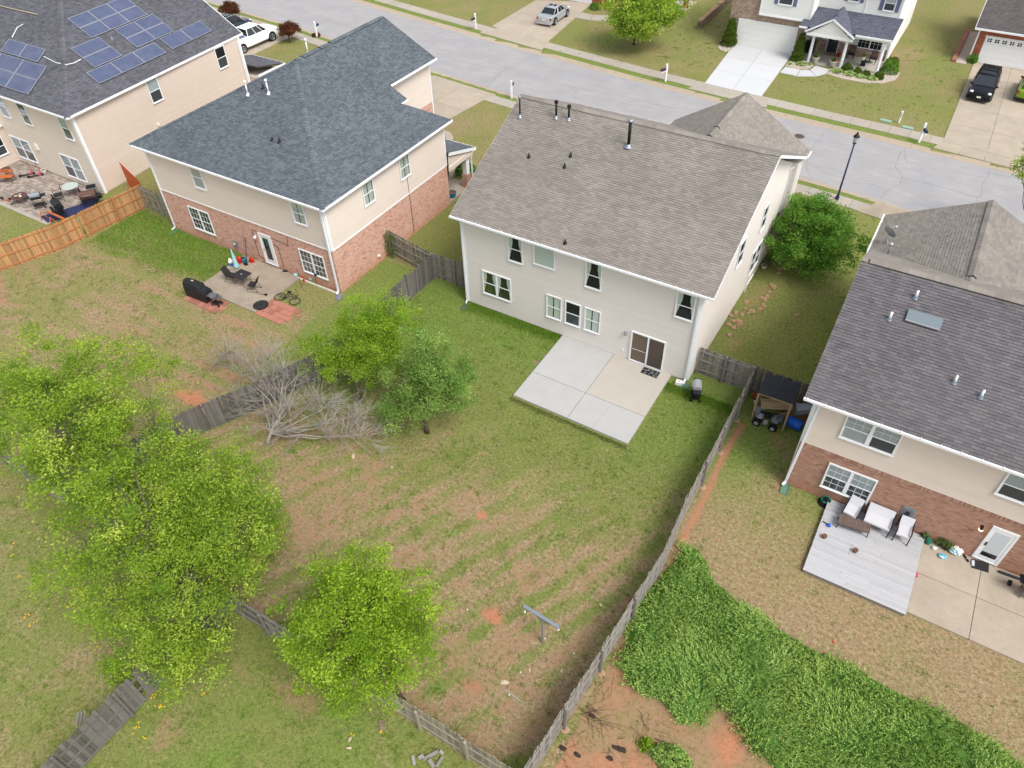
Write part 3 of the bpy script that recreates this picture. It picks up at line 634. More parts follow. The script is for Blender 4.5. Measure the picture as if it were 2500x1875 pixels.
def edge_trim(house, pts, name='gutter', m='trim_white', w=.11, h=.13, dz=-.09, out=(0, 0)):
    mb = MB()
    for p, q in zip(pts, pts[1:]):
        P = Vector(p) + Vector((out[0], out[1], dz)); Q_ = Vector(q) + Vector((out[0], out[1], dz)); mb.bar(P, Q_, w, h)
    return mb.build(name, m, house)
def downspout(house, top, bot, kick=None, wall=(0, 0), m='downspout_white', w=.085, over=None):
    mb = MB(); pts = [Vector(top), Vector(bot)]
    if over: mb.bar(over, top, w, w * .8)
    mb.bar(pts[0], pts[1], w, w * .8)
    if kick: mb.bar(pts[1], kick, w, w * .8)
    return mb.build('downspout', m, house)
def window(house, F, u0, u1, z0, z1, fill='dark', grid=None, double=False, split=True, name='window', tr=.06, halfgrid=False, mull=.1, fill2=None):
    """white vinyl window standing proud of the wall: frame > sash bars, pane, blind or curtain"""
    F = F @ Matrix.Translation((0, .034, 0)); fr = MB(F); w_ = tr
    fr.box(u0, u1, .0, .062, z0, z0 + w_); fr.box(u0, u1, 0, .062, z1 - w_, z1); fr.box(u0, u0 + w_, 0, .06, z0 + w_, z1 - w_); fr.box(u1 - w_, u1, 0, .06, z0 + w_, z1 - w_)
    fr.box(u0 - .01, u1 + .01, .062, .085, z0 - .008, z0 + .03)
    if double: c = (u0 + u1) / 2; fr.box(c - mull / 2, c + mull / 2, 0, .061, z0 + w_, z1 - w_)
    win = fr.build(name, 'trim_white', house)
    bays = [(u0 + w_, u1 - w_)] if not double else [(u0 + w_, (u0 + u1) / 2 - mull / 2), ((u0 + u1) / 2 + mull / 2, u1 - w_)]
    zm = (z0 + z1) / 2
    for bi, (a, b_) in enumerate(bays):
        f = fill if bi == 0 or fill2 is None else fill2
        MB(F).box(a, b_, .002, .006, z0 + w_, z1 - w_).build('dark_interior', 'dark_room', win)
        if split:
            MB(F).box(a, b_, .034, .056, zm - .022, zm + .022).build('sash_rail', 'trim_white', win)
            MB(F).box(a, b_, .034, .050, z0 + w_, z0 + w_ + .028).box(a, a + .02, .034, .050, z0 + w_, zm - .022).box(b_ - .02, b_, .034, .050, z0 + w_, zm - .022).build('sash', 'trim_white', win)
        if grid:
            nx_, nz_ = grid; g = MB(F)
            for (za, zb) in (((zm + .022, z1 - w_), (z0 + w_ + .028, zm - .022)) if split else ((z0 + w_, z1 - w_),)):
                if halfgrid and za < zm: continue
                for i in range(1, nx_): x = a + (b_ - a) * i / nx_; g.box(x - .008, x + .008, .030, .040, za, zb)
                for i in range(1, nz_): z = za + (zb - za) * i / nz_; g.box(a, b_, .030, .039, z - .008, z + .008)
            g.build('glazing_bar', 'trim_white', win)
        if f == 'frosted': MB(F).box(a, b_, .016, .028, z0 + w_, z1 - w_).build('pane', 'frosted', win); continue
        if f in ('blind', 'halfblind', 'lowblind'):
            zb = {'blind': z0 + w_ + .03, 'halfblind': zm, 'lowblind': z0 + w_ + (z1 - z0) * .28}[f]; mb = MB(F); z = z1 - w_
            while z > zb: mb.add([(a + .01, .012, z - .052), (b_ - .01, .012, z - .052), (b_ - .01, .019, z - .004), (a + .01, .019, z - .004)], [(0, 1, 2, 3)], random.uniform(-.03, .03)); z -= .05
            mb.build('blind', 'blind', win, kind='stuff')
            if f == 'halfblind': MB(F).box(a + .01, b_ - .01, .010, .013, z0 + w_, zm).build('insect_screen', 'screen_grey', win)
        if f in ('curtain', 'swag', 'sheer'):
            mb = MB(F); segs = 14; ww = (b_ - a)
            zones = {'curtain': [(0, 1)], 'sheer': [(0, .42), (.5, .93)], 'swag': [(0, .28), (.74, 1)]}[f]
            for k, (s, e) in enumerate(zones):
                P = []
                for i in range(segs + 1):
                    t = i / segs; x = a + ww * (s + (e - s) * t); P.append((x, .012 + .006 * math.sin(t * 22)))
                zt, zl = z1 - w_, (z0 + w_ + .02)
                for i in range(segs):
                    if f == 'swag':
                        k0 = i / segs if k == 0 else 1 - i / segs; lowz = zl + (zt - zl) * (k0 * .75)
                    else: lowz = zl
                    mb.add([(P[i][0], P[i][1], lowz), (P[i + 1][0], P[i + 1][1], lowz), (P[i + 1][0], P[i + 1][1], zt), (P[i][0], P[i][1], zt)], [(0, 1, 2, 3)], .06 * math.sin(i * 1.7))
            mb.build('curtain', 'curtain', win)
        if f == 'screen': MB(F).box(a + .01, b_ - .01, .010, .014, z0 + w_, zm).build('insect_screen', 'screen_grey', win)
        p = MB(F); p.add([(a, .028, z0 + w_), (b_, .028, z0 + w_), (b_, .028, z1 - w_), (a, .028, z1 - w_)], [(0, 1, 2, 3)]); p.build('pane', 'window_glass', win)
    return win
def box_walls(house, x0, x1, y0, y1, z0, z1, m='siding_grey', name='wall_core', inset=.0):
    return MB().box(x0 + inset, x1 - inset, y0 + inset, y1 - inset, z0, z1).build(name, m, house)
def soffit(house, poly, z, th=.02): return MB().prism(poly, z - th, z).build('soffit', 'trim_white', house)
def pipe_vent(house_lbl, base, h, m='metal_black', r=.05, cap=True, flash='lead', fr=.17, capm=None, grp=None, label='', tilt=(0, 0)):
    t = thing('roof_vent', label, 'roof vent', base, group=grp)
    b = Vector(base)
    MB().lathe([(fr, .0), (fr * .8, .02), (r + .035, .09), (r + .02, .16)], tuple(b - Vector((0, 0, .03))), 12).build('flashing', flash, t, smooth=True)
    MB().tube([b, b + Vector((0, 0, h))], r, 10).build('pipe', m, t, smooth=True)
    if cap: MB().lathe([(r, 0), (r * 1.9, .03), (r * 1.9, .12), (r * 1.5, .16), (r * .5, .18)], tuple(b + Vector((0, 0, h - .03))), 12).build('cap', capm or m, t, smooth=True)
    return t

# ------------------------------------------------------------------ centre house
H = thing('house', 'two storey house with plain grey siding and brown shingle roof, slab patio at its back', 'house', (0, 0, 0))
D_ = 14.3; WX = 13.83; EZ = 6.0; RZ_ = 9.7; RY = 7.25
box_walls(H, .01, WX - .01, .01, D_ - .01, -.2, EZ - .1)
MB().prism([(-.01, -.02), (WX + .01, -.02), (WX + .01, D_), (-.01, D_)], -.2, .09).build('foundation', 'concrete_stain', H)
FB = frame((0, 0, 0), (1, 0, 0), (0, -1, 0)); FRt = frame((WX, 0, 0), (0, 1, 0), (1, 0, 0)); FLf = frame((0, 0, 0), (0, 1, 0), (-1, 0, 0)); FFr = frame((0, D_, 0), (1, 0, 0), (0, 1, 0))
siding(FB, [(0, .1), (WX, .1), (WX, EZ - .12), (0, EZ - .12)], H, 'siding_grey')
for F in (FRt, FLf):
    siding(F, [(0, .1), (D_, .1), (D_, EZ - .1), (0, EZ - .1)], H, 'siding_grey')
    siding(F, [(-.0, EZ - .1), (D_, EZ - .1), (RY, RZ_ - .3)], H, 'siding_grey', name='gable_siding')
    MB(F).add([(0, -.005, EZ - .1), (D_, -.005, EZ - .1), (RY, -.005, RZ_ - .25)], [(0, 1, 2)])
MB().prism([(0, 0), (0, 1), (1, 1)], 0, .01) 
for sx in (.005, WX - .005):
    mb = MB(frame((sx, 0, 0), (0, 1, 0), (1, 0, 0))); mb.add([(0.02, 0, EZ - .12), (D_ - .02, 0, EZ - .12), (RY, 0, RZ_ - .2)], [(0, 1, 2)]); mb.build('gable_wall', 'siding_grey', H)
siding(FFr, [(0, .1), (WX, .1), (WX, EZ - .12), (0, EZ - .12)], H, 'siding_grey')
for F, u in ((FB, 0), (FB, WX - .11), (FRt, 0), (FRt, D_ - .11), (FLf, 0)):
    MB(F).box(u, u + .11, 0, .045, .09, EZ - .14).build('corner_board', 'trim_white', H)
CR = (('rear', [(-.5, -.42, EZ), (14.4, -.42, EZ), (14.4, RY, RZ_), (-.5, RY, RZ_)]), ('front', [(-.5, 15.2, EZ), (14.4, 15.2, EZ), (14.4, RY, RZ_), (-.5, RY, RZ_)]))
roof_plane(H, [CR[0][1]], 'shingle_brown', regular=.305, ex=.137)
roof_plane(H, [CR[1][1]], 'shingle_brown')
roof_plane(H, [[(5.75, 15.95, EZ), (5.75, 15.2, EZ), (9.98, 9.6, 8.62), (9.98, 15.95, 8.62)]], 'shingle_brown')
roof_plane(H, [[(14.42, 15.95, EZ + .01), (14.42, 15.2, EZ + .01), (9.98, 9.6, 8.62), (9.98, 15.95, 8.62)]], 'shingle_brown')
MB().box(5.95, 14.2, 14.2, 15.6, -.1, 5.9).build('front_wing_wall', 'siding_grey', H)
mb = MB(frame((0, 15.62, 0), (1, 0, 0), (0, 1, 0))); mb.add([(5.95, 0, 5.9), (14.2, 0, 5.9), (9.98, 0, 8.4)], [(0, 1, 2)]); mb.build('gable_wall', 'siding_grey', H)
ridge_vent(H, (-.25, RY, RZ_), (13.9, RY, RZ_), 'shingle_brown', w=.21, drop=.5, h=.04)
caps(H, (-.5, RY, RZ_), (-.25, RY, RZ_), 'shingle_brown'); caps(H, (13.9, RY, RZ_), (14.4, RY, RZ_), 'shingle_brown')
ridge_vent(H, (9.98, 10.9, 8.62), (9.98, 15.3, 8.62), 'shingle_brown', w=.2, drop=.6, h=.05); caps(H, (9.98, 15.3, 8.62), (9.98, 15.95, 8.62), 'shingle_brown')
caps(H, (9.98, 9.7, 8.64), (9.98, 10.9, 8.62), 'shingle_brown')
edge_trim(H, [(-.5, -.46, EZ), (14.4, -.46, EZ)], w=.1, h=.11, dz=-.06)
mb = MB()
for i in range(19): mb.cbox((-.4 + i * .81, -.47, EZ + .015), (.035, .09, .03))
mb.build('gutter_bracket', 'trim_white', H, kind='stuff')
edge_trim(H, [(-.5, 15.25, EZ), (5.75, 15.25, EZ), (5.75, 15.95, EZ)]); edge_trim(H, [(14.42, 15.2, EZ), (14.42, 15.97, EZ)], w=.14)
for x in (-.5, 14.4):
    s = -1 if x < 0 else 1
    for y0, y1 in ((-.42, RY), (15.2, RY)): MB().bar((x + s * .0, y0, EZ - .1), (x + s * .0, y1, RZ_ - .1), .03, .17).build('rake_board', 'trim_white', H)
soffit(H, [(-.48, -.42), (14.38, -.42), (14.38, -.0), (-.48, -.0)], EZ - .12)
for x0, x1 in ((-.48, 0), (WX, 14.38)): 
    for ya, yb, za, zb in ((-.42, RY, EZ - .19, RZ_ - .19), (15.2, RY, EZ - .19, RZ_ - .19)):
        mb = MB(); mb.add([(x0, ya, za), (x1, ya, za), (x1, yb, zb), (x0, yb, zb)], [(0, 1, 2, 3)]); mb.build('rake_soffit', 'trim_white', H)
downspout(H, (-.03, -.09, EZ - .35), (-.03, -.09, .15), (.02, -.3, .05), over=(-.1, -.42, EZ - .1))
downspout(H, (WX - .1, -.09, EZ - .35), (WX - .1, -.09, .2), (WX - .1, -.35, .06), over=(WX - .02, -.42, EZ - .1), w=.1)
downspout(H, (WX + .08, D_ - .3, EZ - .4), (WX + .08, D_ - .3, .2), over=(WX + .5, 15.2, EZ - .1))
window(H, FB, 2.95, 3.88, 4.03, 5.68, 'swag'); window(H, FB, 4.53, 5.83, 4.36, 5.66, 'frosted', split=False)
window(H, FB, 7.60, 8.55, 3.98, 5.62, 'swag'); window(H, FB, 12.55, 13.52, 3.96, 5.55, 'swag')
window(H, FB, 1.16, 3.06, 1.15, 2.76, 'swag', double=True)
window(H, FB, 5.34, 6.29, 1.08, 2.64, 'sheer'); window(H, FB, 6.51, 7.46, 1.08, 2.64, 'screen'); window(H, FB, 7.69, 8.64, 1.10, 2.65, 'sheer')
window(H, FRt, 5.2, 6.15, 3.95, 5.5, 'screen'); window(H, FRt, 8.9, 10.7, 1.1, 2.7, 'screen', double=True); window(H, FRt, 9.2, 10.1, 3.95, 5.5, 'dark')
# sliding door
FB0 = FB; FB = FB @ Matrix.Translation((0, .034, 0))
dr = MB(FB); dr.box(10.46, 12.41, 0, .07, .12, .18).box(10.46, 12.41, 0, .07, 2.08, 2.16).box(10.46, 10.54, 0, .069, .18, 2.08).box(12.33, 12.41, 0, .069, .18, 2.08).box(11.41, 11.50, 0, .075, .18, 2.08)
dr = dr.build('sliding_door', 'trim_white', H)
def room_mat():
    m = NT('room_glow'); m.bsdf(lin(120, 98, 82), .8); return reg('room_glow', m)
room_mat()
MB(FB).box(10.54, 11.41, .002, .01, .18, 2.08).build('interior', 'room_glow', dr); MB(FB).box(11.50, 12.33, .002, .01, .18, 2.08).build('interior', 'dark_room', dr)
MB(FB).box(11.50, 12.33, .045, .05, .18, 2.08).build('insect_screen', 'screen_door', dr)
MB(FB).box(10.54, 11.41, .05, .06, .98, 1.0).build('sash_rail', 'trim_white', dr); MB(FB).box(12.28, 12.32, .06, .09, 1.0, 1.22).build('handle', 'metal_black', dr)
p = MB(FB); p.add([(10.54, .03, .18), (11.41, .03, .18), (11.41, .03, 2.08), (10.54, .03, 2.08)], [(0, 1, 2, 3)]); p.build('pane', 'window_glass', dr)
FB = FB0
# wall lamp and socket
l = thing('wall_lamp', 'grey outdoor lamp on the siding left of the sliding door', 'lamp', (10.16, -.03, 1.8))
MB().cbox((10.16, -.05, 1.88), (.12, .05, .16)).build('back_plate', 'steel', l)
MB().lathe([(.03, .1), (.08, .06), (.075, -.08), (.04, -.12)], (10.16, -.14, 1.86), 10).build('lantern', 'galv', l, smooth=True)
MB(FB).box(10.02, 10.13, .01, .05, .53, .66).build('socket_box', 'trim_white', H)
MB(FB).box(9.58, 13.7, -.01, .05, .02, .11).build('sill_strip', 'concrete_tan', H)
# front porch hood glimpsed past the right corner
MB().box(14.0, 15.3, 13.2, 14.6, 2.7, 2.85).build('porch_roof', 'shingle_brown', H)
# roof penetrations
for i, (q, hgt_, rr_, cp, lb) in enumerate((((0.209,5.961,9.078), 1.05, .045, True, 'tall black flue with round cap, leftmost beside the brown ridge'), ((2.274,6.390,9.285), .85, .06, True, 'black capped flue of middle height, left one of the pair near the brown ridge'),
      ((3.025,6.461,9.319), .7, .06, True, 'shorter black capped flue, right one of the pair near the brown ridge'), ((6.927,5.791,8.996), 1.35, .085, True, 'thickest and tallest black flue on silver flashing in the middle of the brown roof'),
      ((2.011,3.848,8.059), .3, .03, False, 'small black plumbing vent, leftmost of the three low vents on the brown roof'), ((4.222,4.484,8.365), .3, .03, False, 'small black plumbing vent, upper right of the three low vents on the brown roof'),
      ((4.229,3.820,8.045), .3, .03, False, 'small black plumbing vent, lowest of the three low vents on the brown roof'), ((6.361,-0.006,6.200), .3, .03, False, 'small black plumbing vent standing alone low on the brown roof'))):
    big = cp; pipe_vent('', q, hgt_, 'metal_black', rr_, big, 'galv' if big else 'metal_black', (.17 if rr_ < .08 else .26) if big else .14, capm='galv' if i in (0, 3) else None, label=lb)
    if not big: tgt = bpy.context.scene.collection.objects[-1]; MB().tube([Vector(q) + Vector((0, 0, .27)), Vector(q) + Vector((0, 0, .34))], .035, 8).build('pipe_tip', 'steel', [o for o in COL.objects if o.name.startswith('roof_vent') and o.type == 'EMPTY'][-1])

# ------------------------------------------------------------------ left house, slate roof
H = thing('house', 'two storey house of pink brick and cream siding under a slate blue shingle roof', 'house', (-14.5, 3, 0))
X0, X1, Y0, Y1 = -22.05, -7.24, -3.1, 8.6; EZ = 6.05; RX = -14.95; RZ_ = 10.05; BZ = 3.02
box_walls(H, X0 + .01, X1 - .01, Y0 + .01, Y1 - .01, -.2, EZ - .1, 'siding_cream'); box_walls(H, -18.6, -11.16, 8.5, 12.8, -.2, 7.85, 'siding_cream'); box_walls(H, X0 + .02, -18.6, 8.5, 12.8, -.2, 5.9, 'siding_cream')
FB = frame((X0, Y0, 0), (1, 0, 0), (0, -1, 0)); FR = frame((X1, Y0, 0), (0, 1, 0), (1, 0, 0)); FL = frame((X0, Y0, 0), (0, 1, 0), (-1, 0, 0)); W = X1 - X0; DY = Y1 - Y0
FW = frame((-11.15, 8.6, 0), (0, 1, 0), (1, 0, 0))
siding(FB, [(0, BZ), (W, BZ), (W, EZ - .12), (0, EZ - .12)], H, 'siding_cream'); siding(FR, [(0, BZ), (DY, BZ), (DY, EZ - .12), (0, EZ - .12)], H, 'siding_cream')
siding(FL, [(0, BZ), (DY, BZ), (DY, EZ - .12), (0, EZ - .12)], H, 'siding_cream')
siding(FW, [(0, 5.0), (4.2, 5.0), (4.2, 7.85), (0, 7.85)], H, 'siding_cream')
bricks(FB, [(0, -.05), (W, -.05), (W, BZ - .02), (0, BZ - .02)], H, 'brick_pink', 'mortar_pink', L=.2, H=.074)
bricks(FR, [(0, -.05), (DY, -.05), (DY, BZ - .02), (0, BZ - .02)], H, 'brick_pink', 'mortar_pink', L=.2, H=.074)
bricks(FW, [(0, 2.5), (4.2, 2.5), (4.2, 4.98), (0, 4.98)], H, 'brick_pink', 'mortar_pink', L=.2, H=.074)
FF = frame((X0, Y1, 0), (1, 0, 0), (0, 1, 0)); bricks(frame((-11.1, Y1, 0), (1, 0, 0), (0, 1, 0)), [(0, 0), (3.8, 0), (3.8, 3), (0, 3)], H, 'brick_pink', 'mortar_pink')
for F, u1 in ((FB, W), (FR, DY)): MB(F).box(0, u1, .0, .05, BZ - .04, BZ + .03).build('band_board', 'trim_white', H)
for F, u, zz0 in ((FB, 0, BZ), (FB, W - .12, BZ), (FR, 0, BZ), (FR, DY - .1, BZ)): MB(F).box(u, u + .12, 0, .046, zz0, EZ - .14).build('corner_board', 'trim_white', H)
MB(FW).box(4.09, 4.2, 0, .05, 0, 7.85).build('corner_board', 'trim_white', H)
xe = -6.9
A1 = [(xe, -3.42, EZ), (xe, 9.1, EZ), (-9.42, 7.3, 7.30), (RX, 7.3, RZ_), (RX, 4.4, RZ_)]
def zP(x): return EZ + (RZ_ - EZ) * (x - xe) / (RX - xe)
A1[2] = (-9.42, 7.3, zP(-9.42))
A2 = [(-9.42, 7.3, zP(-9.42)), (-9.47, 8.02, zP(-9.47)), (RX, 8.02, RZ_), (RX, 7.3, RZ_)]
A3 = [(-10.75, 8.02, zP(-10.75)), (-10.75, 13.1, zP(-10.75)), (RX, 13.1, RZ_), (RX, 8.02, RZ_)]
roof_plane(H, [A1, A2, A3], 'shingle_slate', tab=(.14, .32), th=.017)
roof_plane(H, [[(-23.0, -3.42, EZ), (xe, -3.42, EZ), (RX, 4.4, RZ_)]], 'shingle_slate', tab=(.14, .32), th=.017)
roof_plane(H, [[(-23.0, -3.42, EZ), (-23.0, 13.1, EZ), (RX, 13.1, RZ_), (RX, 4.4, RZ_)]], 'shingle_slate')
roof_plane(H, [[(xe, 9.1, EZ), (-11.3, 9.1, EZ), (-9.42, 7.3, zP(-9.42))]], 'shingle_slate')
caps(H, (xe, -3.42, EZ), (RX, 4.4, RZ_), 'shingle_slate', w=.16, drop=.38); caps(H, (-23, -3.42, EZ), (RX, 4.4, RZ_), 'shingle_slate', w=.16, drop=.38); caps(H, (xe, 9.1, EZ), (-9.42, 7.3, zP(-9.42)), 'shingle_slate', w=.12)
caps(H, (RX, 4.4, RZ_), (RX, 5.0, RZ_), 'shingle_slate'); ridge_vent(H, (RX, 5.0, RZ_), (RX, 6.3, RZ_), 'shingle_slate', h=.05); caps(H, (RX, 6.3, RZ_), (RX, 6.6, RZ_), 'shingle_slate'); ridge_vent(H, (RX, 6.6, RZ_), (RX, 7.2, RZ_), 'shingle_slate', h=.05)
caps(H, (RX, 7.2, RZ_), (RX, 7.6, RZ_), 'shingle_slate'); ridge_vent(H, (RX, 7.6, RZ_), (RX, 12.7, RZ_), 'shingle_slate', h=.05); caps(H, (RX, 12.7, RZ_), (RX, 13.1, RZ_), 'shingle_slate')
edge_trim(H, [(-23.02, -3.46, EZ), (-6.86, -3.46, EZ)], w=.1, h=.11, dz=-.06); edge_trim(H, [(-6.86, -3.5, EZ), (-6.86, 9.14, EZ)], w=.1, h=.11, dz=-.06); edge_trim(H, [(-6.86, 9.14, EZ), (-9.3, 9.14, EZ)], w=.1, h=.11, dz=-.06)
edge_trim(H, [(-10.71, 8.05, zP(-10.75)), (-10.71, 13.14, zP(-10.75))], w=.1, h=.11, dz=-.06)
edge_trim(H, [(-9.45, 7.3, zP(-9.45)), (-9.45, 8.04, zP(-9.45))], w=.08, h=.1, dz=-.05); edge_trim(H, [(-23.04, -3.46, EZ), (-23.04, 13.1, EZ)])
soffit(H, [(-22.95, -3.42), (-6.92, -3.42), (-6.92, -3.1), (-22.95, -3.1)], EZ - .12); soffit(H, [(-7.24, -3.42), (-6.92, -3.42), (-6.92, 9.0), (-7.24, 9.0)], EZ - .121); soffit(H, [(-22.95, -3.1), (-22.05, -3.1), (-22.05, 12), (-22.95, 12)], EZ - .122)
soffit(H, [(-11.15, 8.1), (-10.77, 8.1), (-10.77, 12.9), (-11.15, 12.9)], zP(-10.75) - .12)
downspout(H, (X0 + .08, Y0 - .08, EZ - .4), (X0 + .08, Y0 - .08, .15), (X0 + .02, Y0 - .35, .05), over=(X0 - .3, -3.42, EZ - .1))
downspout(H, (X1 - .16, Y0 - .09, EZ - .35), (X1 - .16, Y0 - .09, .15), (X1 - .1, Y0 - .32, .05), over=(X1 - .2, -3.42, EZ - .1), w=.11)
window(H, FB, -18.05 - X0, -17.02 - X0, 4.27, 5.85, 'blind', grid=None); window(H, FB, -9.71 - X0, -8.70 - X0, 4.27, 5.72, 'sheer')
window(H, FB, -19.68 - X0, -17.74 - X0, .80, 2.48, 'dark', grid=(3, 2), double=True); window(H, FB, -10.04 - X0, -8.07 - X0, .70, 2.36, 'screen', grid=(3, 2), double=True)
window(H, FR, .3 + 2.95, 1.3 + 2.95, 4.22, 5.68, 'sheer'); window(H, FR, 3.7 + 3.1, 4.72 + 3.1, 4.22, 5.68, 'sheer')
for x0, x1 in ((-19.68, -17.74), (-10.04, -8.07)): MB(FB).box(x0 - X0 - .05, x1 - X0 + .05, .0, .09, .70 if x0 < -15 else .60, .78 if x0 < -15 else .68).build('brick_sill', 'mortar_pink', H)
dd = MB(FB); u = -13.42 - X0; dd.box(u, u + 1.06, 0, .07, .16, .22).box(u, u + 1.06, 0, .07, 2.32, 2.4).box(u, u + .08, 0, .068, .22, 2.32).box(u + .98, u + 1.06, 0, .068, .22, 2.32); dd = dd.build('back_door', 'trim_white', H)
MB(FB).box(u + .08, u + .98, .01, .045, .22, 2.32).build('door_leaf', 'siding_white', dd); MB(FB).box(u + .30, u + .76, .045, .058, .55, 2.12).build('door_glass', 'car_glass', dd); MB(FB).box(u + .14, u + .2, .045, .1, 1.15, 1.25).build('handle', 'steel', dd)
l = thing('wall_lamp', 'white lantern on the pink brick just left of the glazed door', 'lamp', (-13.75, -3.1, 1.9)); MB().lathe([(.03, .12), (.09, .07), (.07, -.1), (.03, -.12)], (-13.75, -3.2, 1.95), 10).build('lantern', 'trim_white', l, smooth=True); MB().cbox((-13.75, -3.14, 1.98), (.1, .06, .12)).build('back_plate', 'trim_white', l)
mt = thing('electric_meter', 'grey meter box on the pink brick between window and door', 'meter', (-17.109,-2.624,0.000)); MB().cbox((-15.9, -3.2, .75), (.28, .14, .45)).build('box', 'galv', mt); MB().tube([(-15.9, -3.28, .82), (-15.9, -3.31, .82)], .08, 12).build('dial', 'white_plastic', mt)
cb = MB()
for a, b_ in (((0, 2.35), (-.25, 2.45)), ((-.25, 2.45), (-.5, 2.3)), ((-.5, 2.3), (-.55, .5)), ((-.55, .5), (-.1, .35)), ((1.12, 2.35), (2.5, 2.2)), ((2.5, 2.2), (2.6, 2.9)), ((1.15, 1.9), (1.5, 1.8)), ((1.5, 1.8), (1.55, .3))): cb.bar((-13.42 + a[0], -3.13, a[1]), (-13.42 + b_[0], -3.13, b_[1]), .018)
cb.build('cable', 'metal_black', H)
MB().tube([(-7.2, 4.3, EZ - .2), (-7.2, 4.35, 3.0), (-7.18, 4.3, .1)], .014, 5).build('cable', 'metal_black', H)
MB().lathe([(.1, 0), (.12, .06), (.08, .12)], (-7.2, .6, .45), 10).build('wall_vent', 'white_plastic', H)
# porch on its right front corner
MB().box(-11, -7.3, 8.62, 11.5, -.1, .12).build('porch_floor', 'concrete_beige', H)
roof_plane(H, [[(-7.0, 11.75, 2.95), (-11.1, 11.75, 2.95), (-11.1, 8.62, 3.95), (-7.0, 8.62, 3.95)]], 'shingle_slate'); edge_trim(H, [(-6.98, 11.8, 2.95), (-6.98, 8.62, 3.95)], w=.06, h=.2, dz=-.12); edge_trim(H, [(-6.98, 11.8, 2.95), (-11.1, 11.8, 2.95)])
MB(frame((-7.14, 8.62, 0), (0, 1, 0), (1, 0, 0))).add([(0, 0, 2.55), (2.9, 0, 2.55), (2.9, 0, 2.9), (0, 0, 3.8)], [(0, 1, 2, 3)])
mb = MB(frame((-7.14, 8.62, 0), (0, 1, 0), (1, 0, 0))); mb.box(0, 2.9, 0, .1, 2.55, 2.85); mb.add([(0, .05, 2.85), (2.9, .05, 2.85), (0, .05, 3.8)], [(0, 1, 2)]); mb.build('porch_beam', 'siding_cream', H)
MB().box(-7.6, -7.25, 10.9, 11.25, 1.15, 2.6).build('porch_column', 'trim_white', H); bricks(frame((-7.65, 10.85, 0), (1, 0, 0), (0, -1, 0)), [(0, 0), (.45, 0), (.45, 1.1), (0, 1.1)], H, 'brick_pink', 'mortar_pink'); MB().box(-7.65, -7.2, 10.86, 11.3, 0, 1.13).build('column_pier', 'brick_pink', H)
downspout(H, (-7.1, 11.35, 2.7), (-7.1, 11.35, .15), (-7.0, 11.5, .1), over=(-6.95, 11.7, 2.85))
for q, hh, kind, lb in (((56.117,-56.717,45.363), .75, 'w', 'hidden'), ((-16.649,1.562,8.598), .75, 'w', 'white capped flue on the slate roof, left one of the pair near the hip top'), ((-15.225,1.966,8.805), .75, 'w', 'white capped flue on the slate roof, right one of the pair near the hip top'),
        ((-15.902,2.228,8.939), .3, 'b', 'short black plumbing vent between the two white flues on the slate roof'), ((-12.882,-0.608,7.488), .12, 'n', 'squat black plumbing boot low on the slate roof'), ((-12.306,-0.582,7.502), .3, 'b', 'slim dark plumbing pipe beside the squat boot low on the slate roof')):
    if q is None: continue
    if lb == 'hidden': q = (RX - .35, 5.9, RZ_ - .2); hh = .8; lb = 'white capped flue rising behind the slate ridge above the front lawn'
    pipe_vent('', q, hh, 'roof_vent_white' if kind == 'w' else 'metal_black', .045 if kind == 'w' else .03, kind == 'w', 'roof_vent_white' if kind == 'w' else 'metal_black', .16 if kind != 'n' else .12, label=lb)

# ------------------------------------------------------------------ far left house with solar panels
H = thing('house', 'two storey house in beige siding with solar panels on its charcoal roof', 'house', (-36, 4, 0))
P0 = Vector((-30.37, -2.44, 0)); P1 = Vector((-31.12, 13.7, 0)); uR = (P1 - P0).normalized(); nR = Vector((uR.y, -uR.x, 0)); LR_ = (P1 - P0).length
FR = frame(P0, uR, nR); FB = frame((-46, -2.44, 0), (1, 0, 0), (0, -1, 0)); EZ = 6.0; WA = 15.63
MB().prism([(-46, -2.43), (-30.38, -2.43), (-31.13, 13.7), (-46, 13.7)], -.2, 5.9).build('wall_core', 'siding_tan', H)
siding(FR, [(0, .1), (LR_, .1), (LR_, 5.88), (0, 5.88)], H, 'siding_tan'); siding(FB, [(0, .1), (WA, .1), (WA, 5.88), (0, 5.88)], H, 'siding_pale')
MB(FR).box(0, .16, 0, .05, .0, 5.88).build('corner_board', 'trim_white', H); MB(FB).box(WA - .16, WA + .05, 0, .05, 0, 5.88).build('corner_board', 'trim_white', H); MB(FR).box(LR_ - .14, LR_ + .04, 0, .05, 0, 5.88).build('corner_board', 'trim_white', H)
downspout(H, FR @ Vector((LR_ - .3, .1, 5.6)), FR @ Vector((LR_ - .3, .1, .1)), w=.1)
e0, e1, top, rf = (-30.08, -2.86, EZ), (-31.18, 14.2, EZ), (-38.3, 4.6, 10.3), (-38.9, 14.2, 10.3)
roof_plane(H, [[e0, e1, (-38.9, 14.2, 10.28), (-38.3, 4.62, 10.28)]], 'shingle_charcoal', regular=.3, th=.02); roof_plane(H, [[(-60, -2.86, EZ), e0, top, (-60, 4.6, 10.3)]], 'shingle_charcoal', regular=.3, th=.02)
roof_plane(H, [[(-60, 12.1, EZ), (-38.9, 12.1, EZ), (-38.3, 4.6, 10.3), (-60, 4.6, 10.3)]], 'shingle_charcoal'); roof_plane(H, [[(-46.6, 4.6, EZ), (-46.6, 14.2, EZ), rf, top]], 'shingle_charcoal'); caps(H, e0, top, 'shingle_charcoal', w=.2, drop=.4); caps(H, (-60, 4.6, 10.3), top, 'shingle_charcoal', drop=.4); caps(H, top, rf, 'shingle_charcoal')
